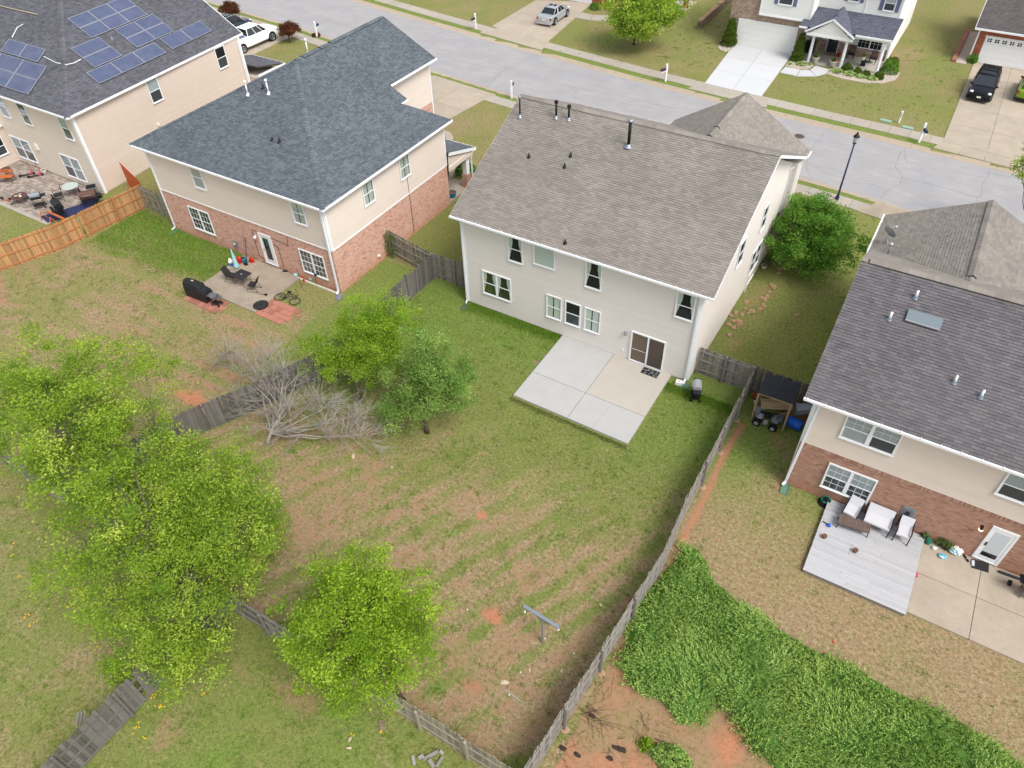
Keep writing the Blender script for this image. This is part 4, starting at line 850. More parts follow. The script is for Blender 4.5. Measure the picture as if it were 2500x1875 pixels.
edge_trim(H, [(-60, -2.9, EZ), (-30.04, -2.9, EZ)], w=.1, h=.12, dz=-.06); edge_trim(H, [(-30.04, -2.9, EZ), (-31.14, 14.24, EZ)], w=.12, h=.13, dz=-.06); edge_trim(H, [(-31.14, 14.24, EZ), (-38.9, 14.24, 10.28)], w=.05, h=.16, dz=-.1)
soffit(H, [(-46.6, -2.86), (-30.1, -2.86), (-30.37, -2.44), (-46.6, -2.44)], EZ - .12); soffit(H, [(-30.1, -2.86), (-31.2, 14.1), (-31.13, 13.7), (-30.37, -2.44)][:2] + [(-31.5, 14.1), (-30.39, -2.86)], EZ - .121)
def ub(x): return x + 46
window(H, FB, ub(-36.85), ub(-35.85), 3.95, 5.65, 'screen', fill2=None); window(H, FB, ub(-32.1), ub(-31.1), 3.92, 5.6, 'halfblind'); window(H, FB, ub(-39.5), ub(-38.5), 3.95, 5.68, 'halfblind')
window(H, FB, ub(-40.3), ub(-37.9), .52, 2.28, 'halfblind', double=True); window(H, FB, ub(-34.2), ub(-32.0), .48, 2.28, 'halfblind', double=True, fill2='blind')
window(H, FR, 6.4, 7.45, 4.15, 5.85, 'halfblind'); window(H, FR, 13.35, 14.4, 4.2, 5.85, 'screen')
MB(FB).box(ub(-37.1), ub(-36.75), .02, .16, 1.9, 2.35).build('lamp_box', 'white_plastic', H); MB(FR).box(6.1, 6.3, .02, .12, 2.55, 2.75).build('wall_vent', 'white_plastic', H)
# projecting bay at the frame's left edge
MB().box(-46, -40.75, -4.7, -2.4, -.1, 2.9).build('bay_wall', 'siding_tan', H); siding(frame((-40.75, -4.7, 0), (0, 1, 0), (1, 0, 0)), [(0, .1), (2.25, .1), (2.25, 2.85), (0, 2.85)], H, 'siding_tan')
window(H, frame((-40.75, -4.7, 0), (0, 1, 0), (1, 0, 0)), .45, 1.75, .9, 2.3, 'screen'); MB().box(-46.2, -40.55, -4.95, -2.46, 2.9, 3.03).build('bay_roof', 'trim_white', H)
# side porch roof beyond its front corner
roof_plane(H, [[(-30.0, 16.9, 2.9), (-33.9, 16.9, 2.9), (-33.9, 13.9, 3.6), (-30.0, 13.9, 3.6)]], 'shingle_charcoal'); MB().box(-34, -30.0, 16.8, 17.0, 2.68, 2.88).build('porch_gutter', 'trim_white', H); MB().box(-30.1, -29.95, 13.8, 16.95, 2.7, 2.9).build('porch_gutter', 'trim_white', H); MB().box(-33.9, -30.2, 13.8, 16.2, -.1, 2.68).build('porch_wall', 'siding_tan', H)
# conduits on the roof
LF = lambda P: [(p[0], p[1], p[2] + .07) for p in P]
MB().tube(LF([(-35.851,0.388,7.872), (-34.394,0.221,7.776), (-33.427,0.365,7.736), (-33.350,0.946,7.673), (-33.435,1.552,7.698)]), .03, 6).build('conduit', 'roof_vent_white', H); MB().tube(LF([(-40.326,1.025,8.239), (-40.490,1.798,8.685), (-40.114,2.130,8.876)]), .03, 6).build('conduit', 'roof_vent_white', H); MB().tube(LF([(-43.982,2.981,9.367), (-41.601,2.992,9.373), (-39.398,3.032,9.396)]), .035, 6).build('conduit', 'paper', H)
# solar panels: one thing each
PLR = plane_frame(e0, e1, (-38.3, 4.62, 10.28)); PLB = plane_frame((-46.6, -2.86, EZ), e0, top)
def solar_panels(M, c, nu, nv, lab, lift=.10):
    c = [Vector(p) for p in c]; Mi = M.inverted()
    q = [Mi @ p for p in c]; u0 = min((q[0].x + q[3].x) / 2, (q[1].x + q[2].x) / 2); u1 = max((q[0].x + q[3].x) / 2, (q[1].x + q[2].x) / 2); v0 = min((q[0].y + q[1].y) / 2, (q[2].y + q[3].y) / 2); v1 = max((q[0].y + q[1].y) / 2, (q[2].y + q[3].y) / 2)
    du, dv_ = (u1 - u0) / nu, (v1 - v0) / nv
    for i in range(nu):
        for j in range(nv):
            o = M @ Vector((u0 + du * (i + .5), v0 + dv_ * (j + .5), lift)); w_, h_ = du - .03, dv_ - .03
            posu = ['left', 'middle', 'right'] if nu == 3 else (['left', 'right'] if nu == 2 else (['first', 'second', 'third', 'fourth'][:nu] if nu > 3 else ['']))
            lb = lab(i, j)
            t = bpy.data.objects.new('solar_panel', None); COL.objects.link(t); tag(t, lb, 'solar panel', 'solar panels on the charcoal roof')
            R = M.to_3x3().to_4x4(); t.matrix_world = Matrix.Translation(o) @ R
            f = MB(); f.box(-w_ / 2, w_ / 2, -h_ / 2, -h_ / 2 + .025, -.02, .02).box(-w_ / 2, w_ / 2, h_ / 2 - .025, h_ / 2, -.02, .02).box(-w_ / 2, -w_ / 2 + .025, -h_ / 2 + .025, h_ / 2 - .025, -.02, .02).box(w_ / 2 - .025, w_ / 2, -h_ / 2 + .025, h_ / 2 - .025, -.02, .02)
            f.build('frame', 'steel', t); MB().box(-w_ / 2 + .024, w_ / 2 - .024, -h_ / 2 + .024, h_ / 2 - .024, -.012, .012).build('cell_sheet', 'solar_cell', t)
            MB().box(-w_ / 2 + .1, -w_ / 2 + .16, -h_ / 2, h_ / 2, -.09, -.02).box(w_ / 2 - .16, w_ / 2 - .1, -h_ / 2, h_ / 2, -.09, -.02).build('mounting_rail', 'metal_dark', t)
o4 = ['nearest the hip', 'second from the hip', 'third from the hip', 'farthest from the hip']
o3 = ['left', 'middle', 'right']; rw = ['lower', 'upper']
solar_panels(PLR, ((-36.557,3.663,9.350), (-36.995,9.141,9.397), (-35.028,8.622,8.327), (-34.597,3.485,8.272)), 3, 2, lambda i, j: '%s panel in the %s row of the biggest block, top of the right slope' % (o3[i], rw[j]))
solar_panels(PLR, ((-34.721,5.736,8.261), (-34.956,9.493,8.257), (-33.120,9.279,7.249), (-32.816,5.600,7.212)), 2, 2, lambda i, j: '%s %s panel of the four-panel block in the middle of the right slope' % (rw[j], ['left', 'right'][i]))
solar_panels(PLR, ((-34.410,1.798,8.229), (-34.596,4.230,8.245), (-32.709,4.135,7.205), (-32.497,1.628,7.177)), 1, 2, lambda i, j: '%s panel of the two stacked by themselves close to the hip' % rw[j])
solar_panels(PLR, ((-32.340,0.943,7.115), (-32.866,7.269,7.180), (-31.770,7.144,6.578), (-31.330,0.940,6.556)), 3, 1, lambda i, j: '%s panel of the row of three just above the long gutter' % o3[i])
solar_panels(PLR, ((-32.969,7.932,7.213), (-33.176,12.111,7.179), (-32.125,12.030,6.600), (-31.806,7.798,6.575)), 2, 1, lambda i, j: '%s panel of the pair nearest the street end of the roof' % ['left', 'right'][i])
solar_panels(PLB, ((-40.509,0.991,8.220), (-36.162,0.828,8.126), (-35.941,-0.127,7.575), (-40.399,-0.067,7.610)), 2, 1, lambda i, j: '%s panel of the upper pair on the rear slope' % ['left', 'right'][i])
solar_panels(PLB, ((-43.052,-0.095,7.594), (-34.992,-0.254,7.502), (-34.719,-2.370,6.283), (-42.682,-2.197,6.382)), 3, 2, lambda i, j: '%s panel in the %s row of the big block on the rear slope' % (o3[i], rw[j]))
pipe_vent('', (-34.172,4.865,7.988), .2, 'metal_grey', .035, False, 'lead', .12, label='short grey plumbing pipe between the solar panel blocks')

# ------------------------------------------------------------------ right house
H = thing('house', 'house of brown brick and cream siding under a dark grey roof with a skylight', 'house', (25, 1, 0))
X0, X1, Y0, Y1 = 20.2, 33.5, -4.09, 7.6; EZ = 5.75; RZ_ = 8.9; RY = 1.55; BZ = 2.97
box_walls(H, X0 + .01, X1, Y0 + .01, Y1, -.2, EZ - .1, 'siding_cream'); box_walls(H, 20.1, 28.4, Y1, 11.4, -.2, 5.4, 'siding_cream')
FB = frame((X0, Y0, 0), (1, 0, 0), (0, -1, 0)); FL = frame((X0, Y0, 0), (0, 1, 0), (-1, 0, 0)); W = X1 - X0
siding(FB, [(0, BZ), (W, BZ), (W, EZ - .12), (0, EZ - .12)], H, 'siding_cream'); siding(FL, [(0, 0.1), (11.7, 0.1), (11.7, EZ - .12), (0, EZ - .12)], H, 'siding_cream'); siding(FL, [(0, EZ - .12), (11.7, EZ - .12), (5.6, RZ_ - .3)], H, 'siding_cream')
mb = MB(frame((X0 + .005, Y0, 0), (0, 1, 0), (1, 0, 0))); mb.add([(0.02, 0, EZ - .12), (11.7, 0, EZ - .12), (5.64, 0, RZ_ - .2)], [(0, 1, 2)]); mb.build('gable_wall', 'siding_cream', H)
dz = (28.03 - X0, 28.99 - X0, .1, 2.32)
bricks(FB, [(0, -.05), (W, -.05), (W, BZ - .02), (0, BZ - .02)], H, 'brick_brown', 'mortar_tan', holes=(dz,))
so_ = MB(FB); rr = random.Random(2)
for k in range(int(W / .075)): so_.box(k * .075, k * .075 + .065, .004, .035, BZ - .2, BZ - .01, rr.uniform(0, 1))
so_.build('soldier_course', 'brick_brown', H, kind='stuff')
roof_plane(H, [[(19.78, -4.45, EZ), (34, -4.45, EZ), (34, RY, RZ_), (19.78, RY, RZ_)]], 'shingle_dark', regular=.305, ex=.14, th=.02)
roof_plane(H, [[(19.78, 8.0, 5.55), (34, 8.0, 5.55), (34, RY, RZ_), (19.78, RY, RZ_)]], 'shingle_brown')
roof_plane(H, [[(19.68, 11.75, 5.45), (19.68, 7.6, 5.45), (24.15, 4.1, 7.6), (24.15, 11.75, 7.6)]], 'shingle_brown', regular=.3); roof_plane(H, [[(28.62, 11.75, 5.45), (28.62, 7.6, 5.45), (24.15, 4.1, 7.6), (24.15, 11.75, 7.6)]], 'shingle_brown', regular=.3)
ridge_vent(H, (20.1, RY, RZ_), (34, RY, RZ_), 'shingle_brown', w=.2, drop=.5); caps(H, (19.78, RY, RZ_), (20.1, RY, RZ_), 'shingle_brown'); ridge_vent(H, (24.15, 4.5, 7.6), (24.15, 11.7, 7.6), 'shingle_brown', w=.2, drop=.5)
edge_trim(H, [(19.76, -4.49, EZ), (34, -4.49, EZ)], w=.1, h=.11, dz=-.06); edge_trim(H, [(19.64, 7.6, 5.45), (19.64, 11.79, 5.45)], w=.09, h=.1, dz=-.04)
mb = MB()
for i in range(20): mb.cbox((19.9 + i * .72, -4.5, EZ + .015), (.035, .09, .03))
mb.build('gutter_bracket', 'trim_white', H, kind='stuff')
MB().bar((19.79, -4.45, EZ - .1), (19.79, RY, RZ_ - .1), .03, .17).bar((19.79, 8.0, 5.45), (19.79, RY, RZ_ - .1), .03, .17).build('rake_board', 'trim_white', H)
soffit(H, [(19.8, -4.42), (34, -4.42), (34, -4.09), (19.8, -4.09)], EZ - .12)
MB(FB).box(0, .13, 0, .046, BZ, EZ - .14).build('corner_board', 'trim_white', H); MB(FL).box(0, .13, 0, .046, 0, EZ - .14).build('corner_board', 'trim_white', H)
downspout(H, (X0 + .22, Y0 - .09, EZ - .3), (X0 + .02, Y0 - .12, .25), (X0 - .05, Y0 - .3, .15), over=(X0 + .1, -4.42, EZ - .1), w=.11)
window(H, FB, 21.52 - X0, 23.68 - X0, 4.02, 5.4, 'blind', grid=(3, 2), double=True, tr=.07, mull=.14, halfgrid=True, fill2='halfblind'); window(H, FB, 21.6 - X0, 23.62 - X0, .78, 2.38, 'halfblind', grid=(3, 2), double=True, tr=.07, mull=.13); window(H, FB, 27.38 - X0, 29.5 - X0, 4.02, 5.4, 'halfblind', double=True, tr=.07, mull=.14)
u = 28.04 - X0; dd = MB(FB); dd.box(u, u + .96, 0, .07, .14, .2).box(u, u + .96, 0, .07, 2.2, 2.3).box(u, u + .09, 0, .068, .2, 2.2).box(u + .87, u + .96, 0, .068, .2, 2.2); dd = dd.build('back_door', 'trim_white', H)
MB(FB).box(u + .09, u + .87, .01, .05, .2, 2.2).build('door_leaf', 'trim_white', dd); MB(FB).box(u + .2, u + .76, .05, .058, .45, .72).build('door_glass', 'car_glass', dd); MB(FB).box(u + .2, u + .76, .05, .06, .72, 2.05).build('door_blind', 'blind', dd); MB(FB).box(u + .12, u + .17, .05, .1, 1.1, 1.3).build('handle', 'metal_dark', dd)
l = thing('wall_lamp', 'lit round lamp with dark hood on brown brick beside the white door', 'lamp', (27.7, -4.1, 1.9)); MB().lathe([(.02, .14), (.07, .1), (.08, .02)], (27.72, -4.24, 1.98), 10).build('hood', 'metal_black', l, smooth=True); MB().lathe([(.03, .03), (.09, 0), (.08, -.06), (.03, -.09)], (27.72, -4.24, 1.98), 10).build('bulb_globe', 'bulb_glow', l, smooth=True); MB().cbox((27.72, -4.15, 2.05), (.1, .12, .08)).build('bracket', 'metal_black', l)
ac = thing('vent_hood', 'grey metal vent box set on the brown brick between the patio chairs', 'vent', (25.2, -4.1, .9)); MB(FB).box(24.92 - X0, 25.44 - X0, 0, .06, .88, 1.5).build('frame', 'galv', ac); MB(FB).box(25.0 - X0, 25.36 - X0, .06, .10, .96, 1.42).build('louvre_panel', 'metal_grey', ac); MB(FB).box(25.08 - X0, 25.25 - X0, .1, .14, .96, 1.3).build('duct', 'metal_dark', ac)
for q, lb in (((21.624,-0.557,7.794), 'white roof pipe nearest the left rake of the dark grey roof'), ((22.236,0.551,8.375), 'white roof pipe just above the skylight'), ((24.608,-2.147,6.959), 'white roof pipe below the skylight, left of a pair'), ((25.615,-2.361,6.847), 'white roof pipe below the skylight, right of a pair')):
    pipe_vent('', q, .36, 'roof_vent_white', .05, False, 'lead', .15, label=lb)
pipe_vent('', (20.565,7.176,5.876), .6, 'galv', .05, True, 'lead', .13, capm='steel', label='grey flue with domed cap beside the satellite dish')
sk = [Vector((22.180,0.001,8.087)), Vector((23.463,-0.007,8.083)), Vector((23.460,-0.451,7.849)), Vector((22.202,-0.444,7.853))]
t = thing('skylight', 'flat rectangular skylight on the dark grey shingle roof', 'skylight', sk[0]); n_ = Vector((0, -.48, .877)); mb = MB(); vs = [tuple(p) for p in sk] + [tuple(p + n_ * .1) for p in sk]; mb.add(vs, [(0, 1, 5, 4), (1, 2, 6, 5), (2, 3, 7, 6), (3, 0, 4, 7)]); mb.build('kerb_frame', 'metal_dark', t)
c = sum(sk, Vector()) / 4; mb = MB(); lid = [c + (p - c) * 1.03 + n_ * .1 for p in sk]; mb.add([tuple(p) for p in lid] + [tuple(p + n_ * .03) for p in lid], [(4, 5, 6, 7), (0, 1, 5, 4), (1, 2, 6, 5), (2, 3, 7, 6), (3, 0, 4, 7)]); mb.build('glass_lid', 'skylight', t)
MB().bar(lid[3] + n_ * .015, lid[2] + n_ * .015, .05, .05).build('front_trim', 'steel', t)
# satellite dish
q = Vector((20.229,8.513,5.714)); t = thing('satellite_dish', 'grey satellite dish with feed arm at the left rim of the grey roof', 'satellite dish', q)
def dish_parts(t, q, aim, r, arm=True, m='galv'):
    aim = Vector(aim).normalized(); c = q + Vector((0, 0, .62)); a = aim.orthogonal().normalized(); b_ = aim.cross(a); n = 18; vs = []; fs = []
    for i, (rr_, d) in enumerate(((0, 0), (.5, .03), (.85, .09), (1, .13))):
        for j in range(n): th = 2 * PI * j / n; vs.append(tuple(c + (a * math.cos(th) * 1.0 + b_ * math.sin(th)) * r * rr_ + aim * d * r * 2))
    for i in range(3):
        for j in range(n): fs.append((i * n + j, i * n + (j + 1) % n, (i + 1) * n + (j + 1) % n, (i + 1) * n + j))
    mb = MB(); mb.add(vs, fs); o = mb.build('reflector', m, t, smooth=True); MB().tube([q, q + Vector((0, 0, .3)), c - aim * .05], .03, 8).build('mast', 'steel', t)
    for s in (-.25, .25): MB().bar(q + Vector((s, -.2, -.05)), q + Vector((0, 0, .35)), .025).build('strut', 'steel', t)
    if arm: MB().bar(c - b_ * r * .9, c + aim * r * 1.3, .03).build('feed_arm', 'steel', t); MB().tube([c + aim * r * 1.2, c + aim * r * 1.5], .06, 8).build('feed_horn', 'steel', t)
dish_parts(t, q, (.5, .75, .45), .36)

# ------------------------------------------------------------------ white house across the street
H = thing('house', 'white sided house with gabled porch on columns and a white driveway', 'house', (6.5, 50, 0))
MB().box(-.54, 6.7, 46.31, 57, -.1, 6).build('wall_core', 'siding_white', H); MB().box(6.7, 13.9, 48.31, 60, -.1, 6.0).build('wall_core', 'siding_white', H); MB().box(2.2, 6.85, 46.01, 48, 3.2, 6).build('overhang_core', 'siding_white', H)
FG = frame((-.54, 46.3, 0), (1, 0, 0), (0, -1, 0)); bricks(FG, [(0, 0), (7.24, 0), (7.24, 6), (0, 6)], H, 'brick_buff', 'mortar_tan', L=.24, H=.085, holes=((.99, 6.42, 0, 2.36),))
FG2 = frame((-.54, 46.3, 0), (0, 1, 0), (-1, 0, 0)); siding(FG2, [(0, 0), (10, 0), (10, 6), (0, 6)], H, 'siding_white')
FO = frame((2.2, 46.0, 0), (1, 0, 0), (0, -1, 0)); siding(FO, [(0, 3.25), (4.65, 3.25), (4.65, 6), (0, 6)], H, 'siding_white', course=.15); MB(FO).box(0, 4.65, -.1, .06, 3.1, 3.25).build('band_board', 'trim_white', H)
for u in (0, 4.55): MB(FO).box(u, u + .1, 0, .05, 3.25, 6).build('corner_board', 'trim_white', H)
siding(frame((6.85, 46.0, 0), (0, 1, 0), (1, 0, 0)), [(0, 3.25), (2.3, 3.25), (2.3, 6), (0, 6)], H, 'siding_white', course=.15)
gd = MB(FG); 
gd = MB(FG).box(.9, 6.5, .0, .06, 2.36, 2.46).build('garage_door', 'trim_white', H)
for k in range(4):
    MB(FG).box(.99, 6.42, .01, .05, .02 + k * .585, .595 + k * .585).build('door_panel', 'siding_white', gd)
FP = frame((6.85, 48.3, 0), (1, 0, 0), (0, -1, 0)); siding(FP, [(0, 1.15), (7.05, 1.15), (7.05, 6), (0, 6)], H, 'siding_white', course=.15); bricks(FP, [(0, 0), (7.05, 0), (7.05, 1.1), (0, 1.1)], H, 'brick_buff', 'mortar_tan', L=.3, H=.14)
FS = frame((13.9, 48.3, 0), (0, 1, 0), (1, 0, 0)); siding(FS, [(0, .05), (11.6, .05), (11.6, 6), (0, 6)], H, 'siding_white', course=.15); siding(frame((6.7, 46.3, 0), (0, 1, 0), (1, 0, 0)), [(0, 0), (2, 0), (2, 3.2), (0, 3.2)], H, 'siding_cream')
MB(FP).box(6.95, 7.07, 0, .06, 0, 6).build('corner_board', 'trim_white', H); MB(FP).box(4.0, 4.12, 0, .08, 3.7, 6).build('corner_board', 'trim_white', H)
for u in (0.9, 6.42): MB(FG).box(u, u + .09, 0, .055, 0, 2.36).build('door_trim', 'trim_white', H)
# porch
MB().box(6.75, 13.9, 44.95, 48.3, -.1, .1).build('porch_floor', 'concrete_tan', H)
roof_plane(H, [[(6.3, 44.9, 3.12), (14.3, 44.9, 3.12), (14.3, 48.32, 3.85), (6.3, 48.32, 3.85)]], 'shingle_navy')
roof_plane(H, [[(7.0, 44.55, 2.9), (7.0, 45.3, 2.9), (9.1, 48.32, 4.15), (9.1, 44.55, 4.15)]], 'shingle_navy'); roof_plane(H, [[(11.2, 44.55, 2.9), (11.2, 45.3, 2.9), (9.1, 48.32, 4.15), (9.1, 44.55, 4.15)]], 'shingle_navy')
ridge_vent(H, (9.1, 45.6, 4.15), (9.1, 46.8, 4.15), 'shingle_navy', h=.03)
FGa = frame((0, 44.72, 0), (1, 0, 0), (0, -1, 0)); siding(FGa, [(7.3, 2.72), (10.9, 2.72), (9.1, 3.95)], H, 'siding_white', course=.16); MB(FGa).box(7.1, 11.1, -.1, .05, 2.5, 2.72).build('porch_beam', 'trim_white', H)
MB().bar((6.98, 44.55, 2.83), (9.1, 44.55, 4.1), .06, .14).bar((11.22, 44.55, 2.83), (9.1, 44.55, 4.1), .06, .14).build('rake_board', 'trim_white', H)
edge_trim(H, [(11.2, 44.85, 3.12), (14.32, 44.85, 3.12)], w=.12, h=.14); edge_trim(H, [(6.28, 44.85, 3.12), (7.0, 44.85, 3.12)], w=.12, h=.14); MB().box(11.2, 14.15, 45.1, 45.3, 2.72, 2.95).build('porch_beam', 'trim_white', H); MB().bar((14.32, 44.85, 3.05), (14.32, 48.3, 3.78), .04, .16).build('rake_board', 'trim_white', H)
for x in (7.72, 10.62, 13.72):
    MB().lathe([(.17, 0), (.17, .1), (.14, .12), (.125, 2.5), (.16, 2.54), (.16, 2.62)], (x, 45.2, .08), 14).build('porch_column', 'trim_white', H, smooth=False)
MB().box(6.6, 6.72, 45.9, 46.05, .05, 2.7).build('porch_post', 'trim_white', H)
u = 8.5 - 6.85; dd = MB(FP); dd.box(u - .05, u, 0, .07, .1, 2.2).box(u + .98, u + 1.03, 0, .07, .1, 2.2).box(u - .05, u + 1.03, 0, .072, 2.2, 2.27); dd = dd.build('front_door', 'trim_white', H); MB(FP).box(u + .02, u + .96, .01, .05, .1, 2.2).build('door_leaf', 'door_dark', dd); MB(FP).box(u + .16, u + .82, .05, .058, .3, 2.0).build('door_glass', 'car_glass', dd)
window(H, FP, 11.1 - 6.85, 13.25 - 6.85, .95, 1.98, 'dark', grid=(3, 2), double=True, split=False, tr=.05)
for F, x0, x1, z0, z1, o in ((FO, 3.75, 5.05, 4.25, 5.6, 2.2), (FP, 9.3, 10.25, 4.65, 5.7, 6.85), (FP, 12.35, 13.3, 4.3, 5.6, 6.85)):
    window(H, F, x0 - o, x1 - o, z0, z1, 'halfblind')
    for a in (x0 - o - .36, x1 - o + .04): MB(F).box(a, a + .32, .03, .07, z0, z1).build('shutter', 'shutter_blue', H)
roof_plane(H, [[(-.9, 45.8, 6.0), (7.2, 45.8, 6.0), (7.2, 52, 9), (-.9, 52, 9)]], 'shingle_navy'); roof_plane(H, [[(6.8, 47.9, 6.0), (14.3, 47.9, 6.0), (14.3, 54, 9), (6.8, 54, 9)]], 'shingle_navy')
# ------------------------------------------------------------------ brick garage house, far right
H = thing('house', 'red brick house with wide white garage door and umber shingle roof', 'house', (25, 55, 0))
MB().box(20.46, 33, 52.21, 64, -.1, 3.0).build('wall_core', 'brick_red', H); FG = frame((20.45, 52.2, 0), (1, 0, 0), (0, -1, 0)); bricks(FG, [(0, 0), (9, 0), (9, 3), (0, 3)], H, 'brick_red', 'mortar_tan', holes=((.58, 5.5, 0, 2.28),)); bricks(frame((20.45, 52.2, 0), (0, 1, 0), (-1, 0, 0)), [(0, 0), (11, 0), (11, 3), (0, 3)], H, 'brick_red', 'mortar_tan')
gd = MB(FG).box(.5, 5.6, .0, .06, 2.28, 2.36).build('garage_door', 'trim_white', H)
for k in range(4): MB(FG).box(.58, 5.52, .01, .05, .02 + k * .565, .575 + k * .565).build('door_panel', 'trim_white', gd)
g = MB(FG)
for i in range(8):
    for a in (0, 1):
        for c in (0, 1): g.box(.78 + i * .6 + a * .2, .93 + i * .6 + a * .2, .05, .056, 1.86 + c * .16, 1.98 + c * .16)
g.build('door_lights', 'car_glass', gd)
roof_plane(H, [[(19.95, 51.75, 3.0), (34, 51.75, 3.0), (34, 60, 7.0), (19.95, 60, 7.0)]], 'shingle_umber'); edge_trim(H, [(19.93, 51.7, 3.0), (34, 51.7, 3.0)], w=.12, h=.15); MB().bar((19.94, 51.75, 2.92), (19.94, 60, 6.92), .04, .16).build('rake_board', 'trim_white', H); MB().box(20.3, 20.42, 52.02, 52.14, 0, 2.9).build('downspout', 'downspout_white', H)
soffit(H, [(19.97, 51.8), (34, 51.8), (34, 52.2), (19.97, 52.2)], 2.87)
w_ = thing('retaining_wall', 'low red block edging beside the red brick garage', 'wall', (19.9, 52, 0)); rr = random.Random(9)
for k in range(14): MB().box(19.05, 19.42, 51.3 + k * .62, 51.3 + k * .62 + .59, -.05, .22 + rr.uniform(-.02, .02), rr.uniform(-.2, .15)).build('block', 'paver_red', w_)
solo(MB().prism([(19.45, 51.2), (20.3, 51.2), (20.3, 60), (19.45, 60)], -.02, .06), 'gravel_bed', 'gravel', 'pale gravel strip between the block edging and the brick wall', 'gravel bed')['kind'] = 'stuff'
# ------------------------------------------------------------------ house behind the street tree
H = thing('house', 'brick and white garage front partly hidden behind the bright street tree', 'house', (-14, 55, 0))
MB().box(-24.5, -8.6, 50.51, 62, -.1, 3.0).build('wall_core', 'siding_white', H); FG = frame((-24.5, 50.5, 0), (1, 0, 0), (0, -1, 0)); bricks(FG, [(0, 0), (12.3, 0), (12.3, 3), (0, 3)], H, 'brick_red', 'mortar_tan', holes=((2.6, 7.3, 0, 2.3),)); gd = MB(FG).box(2.5, 7.4, 0, .06, 2.3, 2.4).build('garage_door', 'trim_white', H)
for k in range(4): MB(FG).box(2.6, 7.3, .01, .05, .02 + k * .57, .58 + k * .57).build('door_panel', 'trim_white', gd)
MB().box(-12, -7.2, 52.9, 56, -.1, .12).build('porch_floor', 'concrete_beige', H); MB().box(-8.2, -7.9, 53.1, 53.4, .1, 2.9).build('porch_column', 'trim_white', H); bricks(frame((-7.9, 53.6, 0), (1, 0, 0), (0, -1, 0)), [(0, 0), (.6, 0), (.6, 3), (0, 3)], H, 'brick_red', 'mortar_tan')
roof_plane(H, [[(-25, 50.0, 3.0), (-7, 50.0, 3.0), (-7, 57, 6.5), (-25, 57, 6.5)]], 'shingle_umber')


# ================================================================== SLABS, DECK, PATIOS
pt_ = slabs('patio', [(6.42, -5.5), (12.98, -5.6), (12.95, -.03), (6.40, -.03)], [0, .488, 1], [0, .37, 1], 'concrete_pale', .10, gap=.012, tv=.015, mats=['concrete_pale', 'concrete_pale', 'concrete_pale', 'concrete_tan'])
pt_['label'] = 'patio of four concrete slabs behind the grey sided house'
MB().bar((11.0, -5.58, .101), (11.15, -3.6, .101), .012, .004).build('crack', 'concrete_stain', pt_)
slabs('patio', [(-15.42, -7.18), (-10.45, -7.18), (-10.45, -3.18), (-15.42, -3.18)], 1, 1, 'concrete_stain', .08)
slabs('patio', [(26.22, -8.1), (34, -8.15), (34, -4.12), (26.22, -4.12)], [0, .25 * 1.17, .60, 1], [0, .52, 1], 'concrete_beige', .07)
def pavers(name, x0, x1, y0, y1, L, Wd, m, z, lab=None, jit=.012, rnd=.3, stagger=True, keep=None):
    root = bpy.data.objects.new(name, None); COL.objects.link(root); root['kind'] = 'structure'; rr = random.Random(int(x0 * 10)); mes = []
    for k in range(5):
        mb = MB(); a, b_ = L / 2 - .008, Wd / 2 - .008; mb.prism([(-a, -b_ + .01), (-a + .02, -b_), (a, -b_), (a, b_ - .01), (a - .01, b_), (-a, b_)], -.08, 0, rr.uniform(-.18, .2)); me = bpy.data.meshes.new('paver'); me.from_pydata(mb.v, [], mb.f); at = me.attributes.new('tone', 'FLOAT', 'FACE'); at.data.foreach_set('value', mb.t); me.materials.append(mat(m)); mes.append(me)
    j = 0; y = y0
    while y < y1 - Wd * .5:
        x = x0 - (L / 2 if (j % 2 and stagger) else 0)
        while x < x1 - L * .3:
            if x + L / 2 > x0 - .02 and (keep is None or keep(x + L / 2, y + Wd / 2)):
                o = link('paver', rr.choice(mes), root); o.location = (x + L / 2 + rr.uniform(-jit, jit), y + Wd / 2 + rr.uniform(-jit, jit), z + rr.uniform(-.006, .008)); o.rotation_euler = (0, 0, rr.uniform(-.03, .03))
            x += L
        y += Wd; j += 1
    return root
pavers('brick_paving', -10.42, -8.45, -7.24, -5.64, .41, .40, 'paver_red', .05, jit=.006)
pavers('brick_paving', -15.3, -12.4, -8.4, -7.22, .4, .39, 'paver_red', .05)
o = solo(MB().prism([(-.16, -.14), (.15, -.12), (.17, .12), (-.12, .14)], 0, .05), 'loose_paver', 'paver_red', 'single pale red paver lying off the corner of the red paving', 'paver', (*(-8.015,-6.135,0.000)[:2], 0))
pv = pavers('stone_patio', -41, -30.5, -7.0, -2.5, .42, .3, 'stone_paver', .05, jit=.03, keep=lambda x, y: y > -7.0 + .03 * (x + 36))
MB().prism([(-43, -7.25), (-30.35, -7.3), (-30.3, -6.95), (-43, -6.9)], -.1, .045).build('edge_strip', 'sidewalk', pv)
MB().prism([(-43, -6.95), (-30.4, -7.0), (-30.4, -2.5), (-43, -2.5)], -.1, .02).build('joint_fill', 'joint_dark', pv)
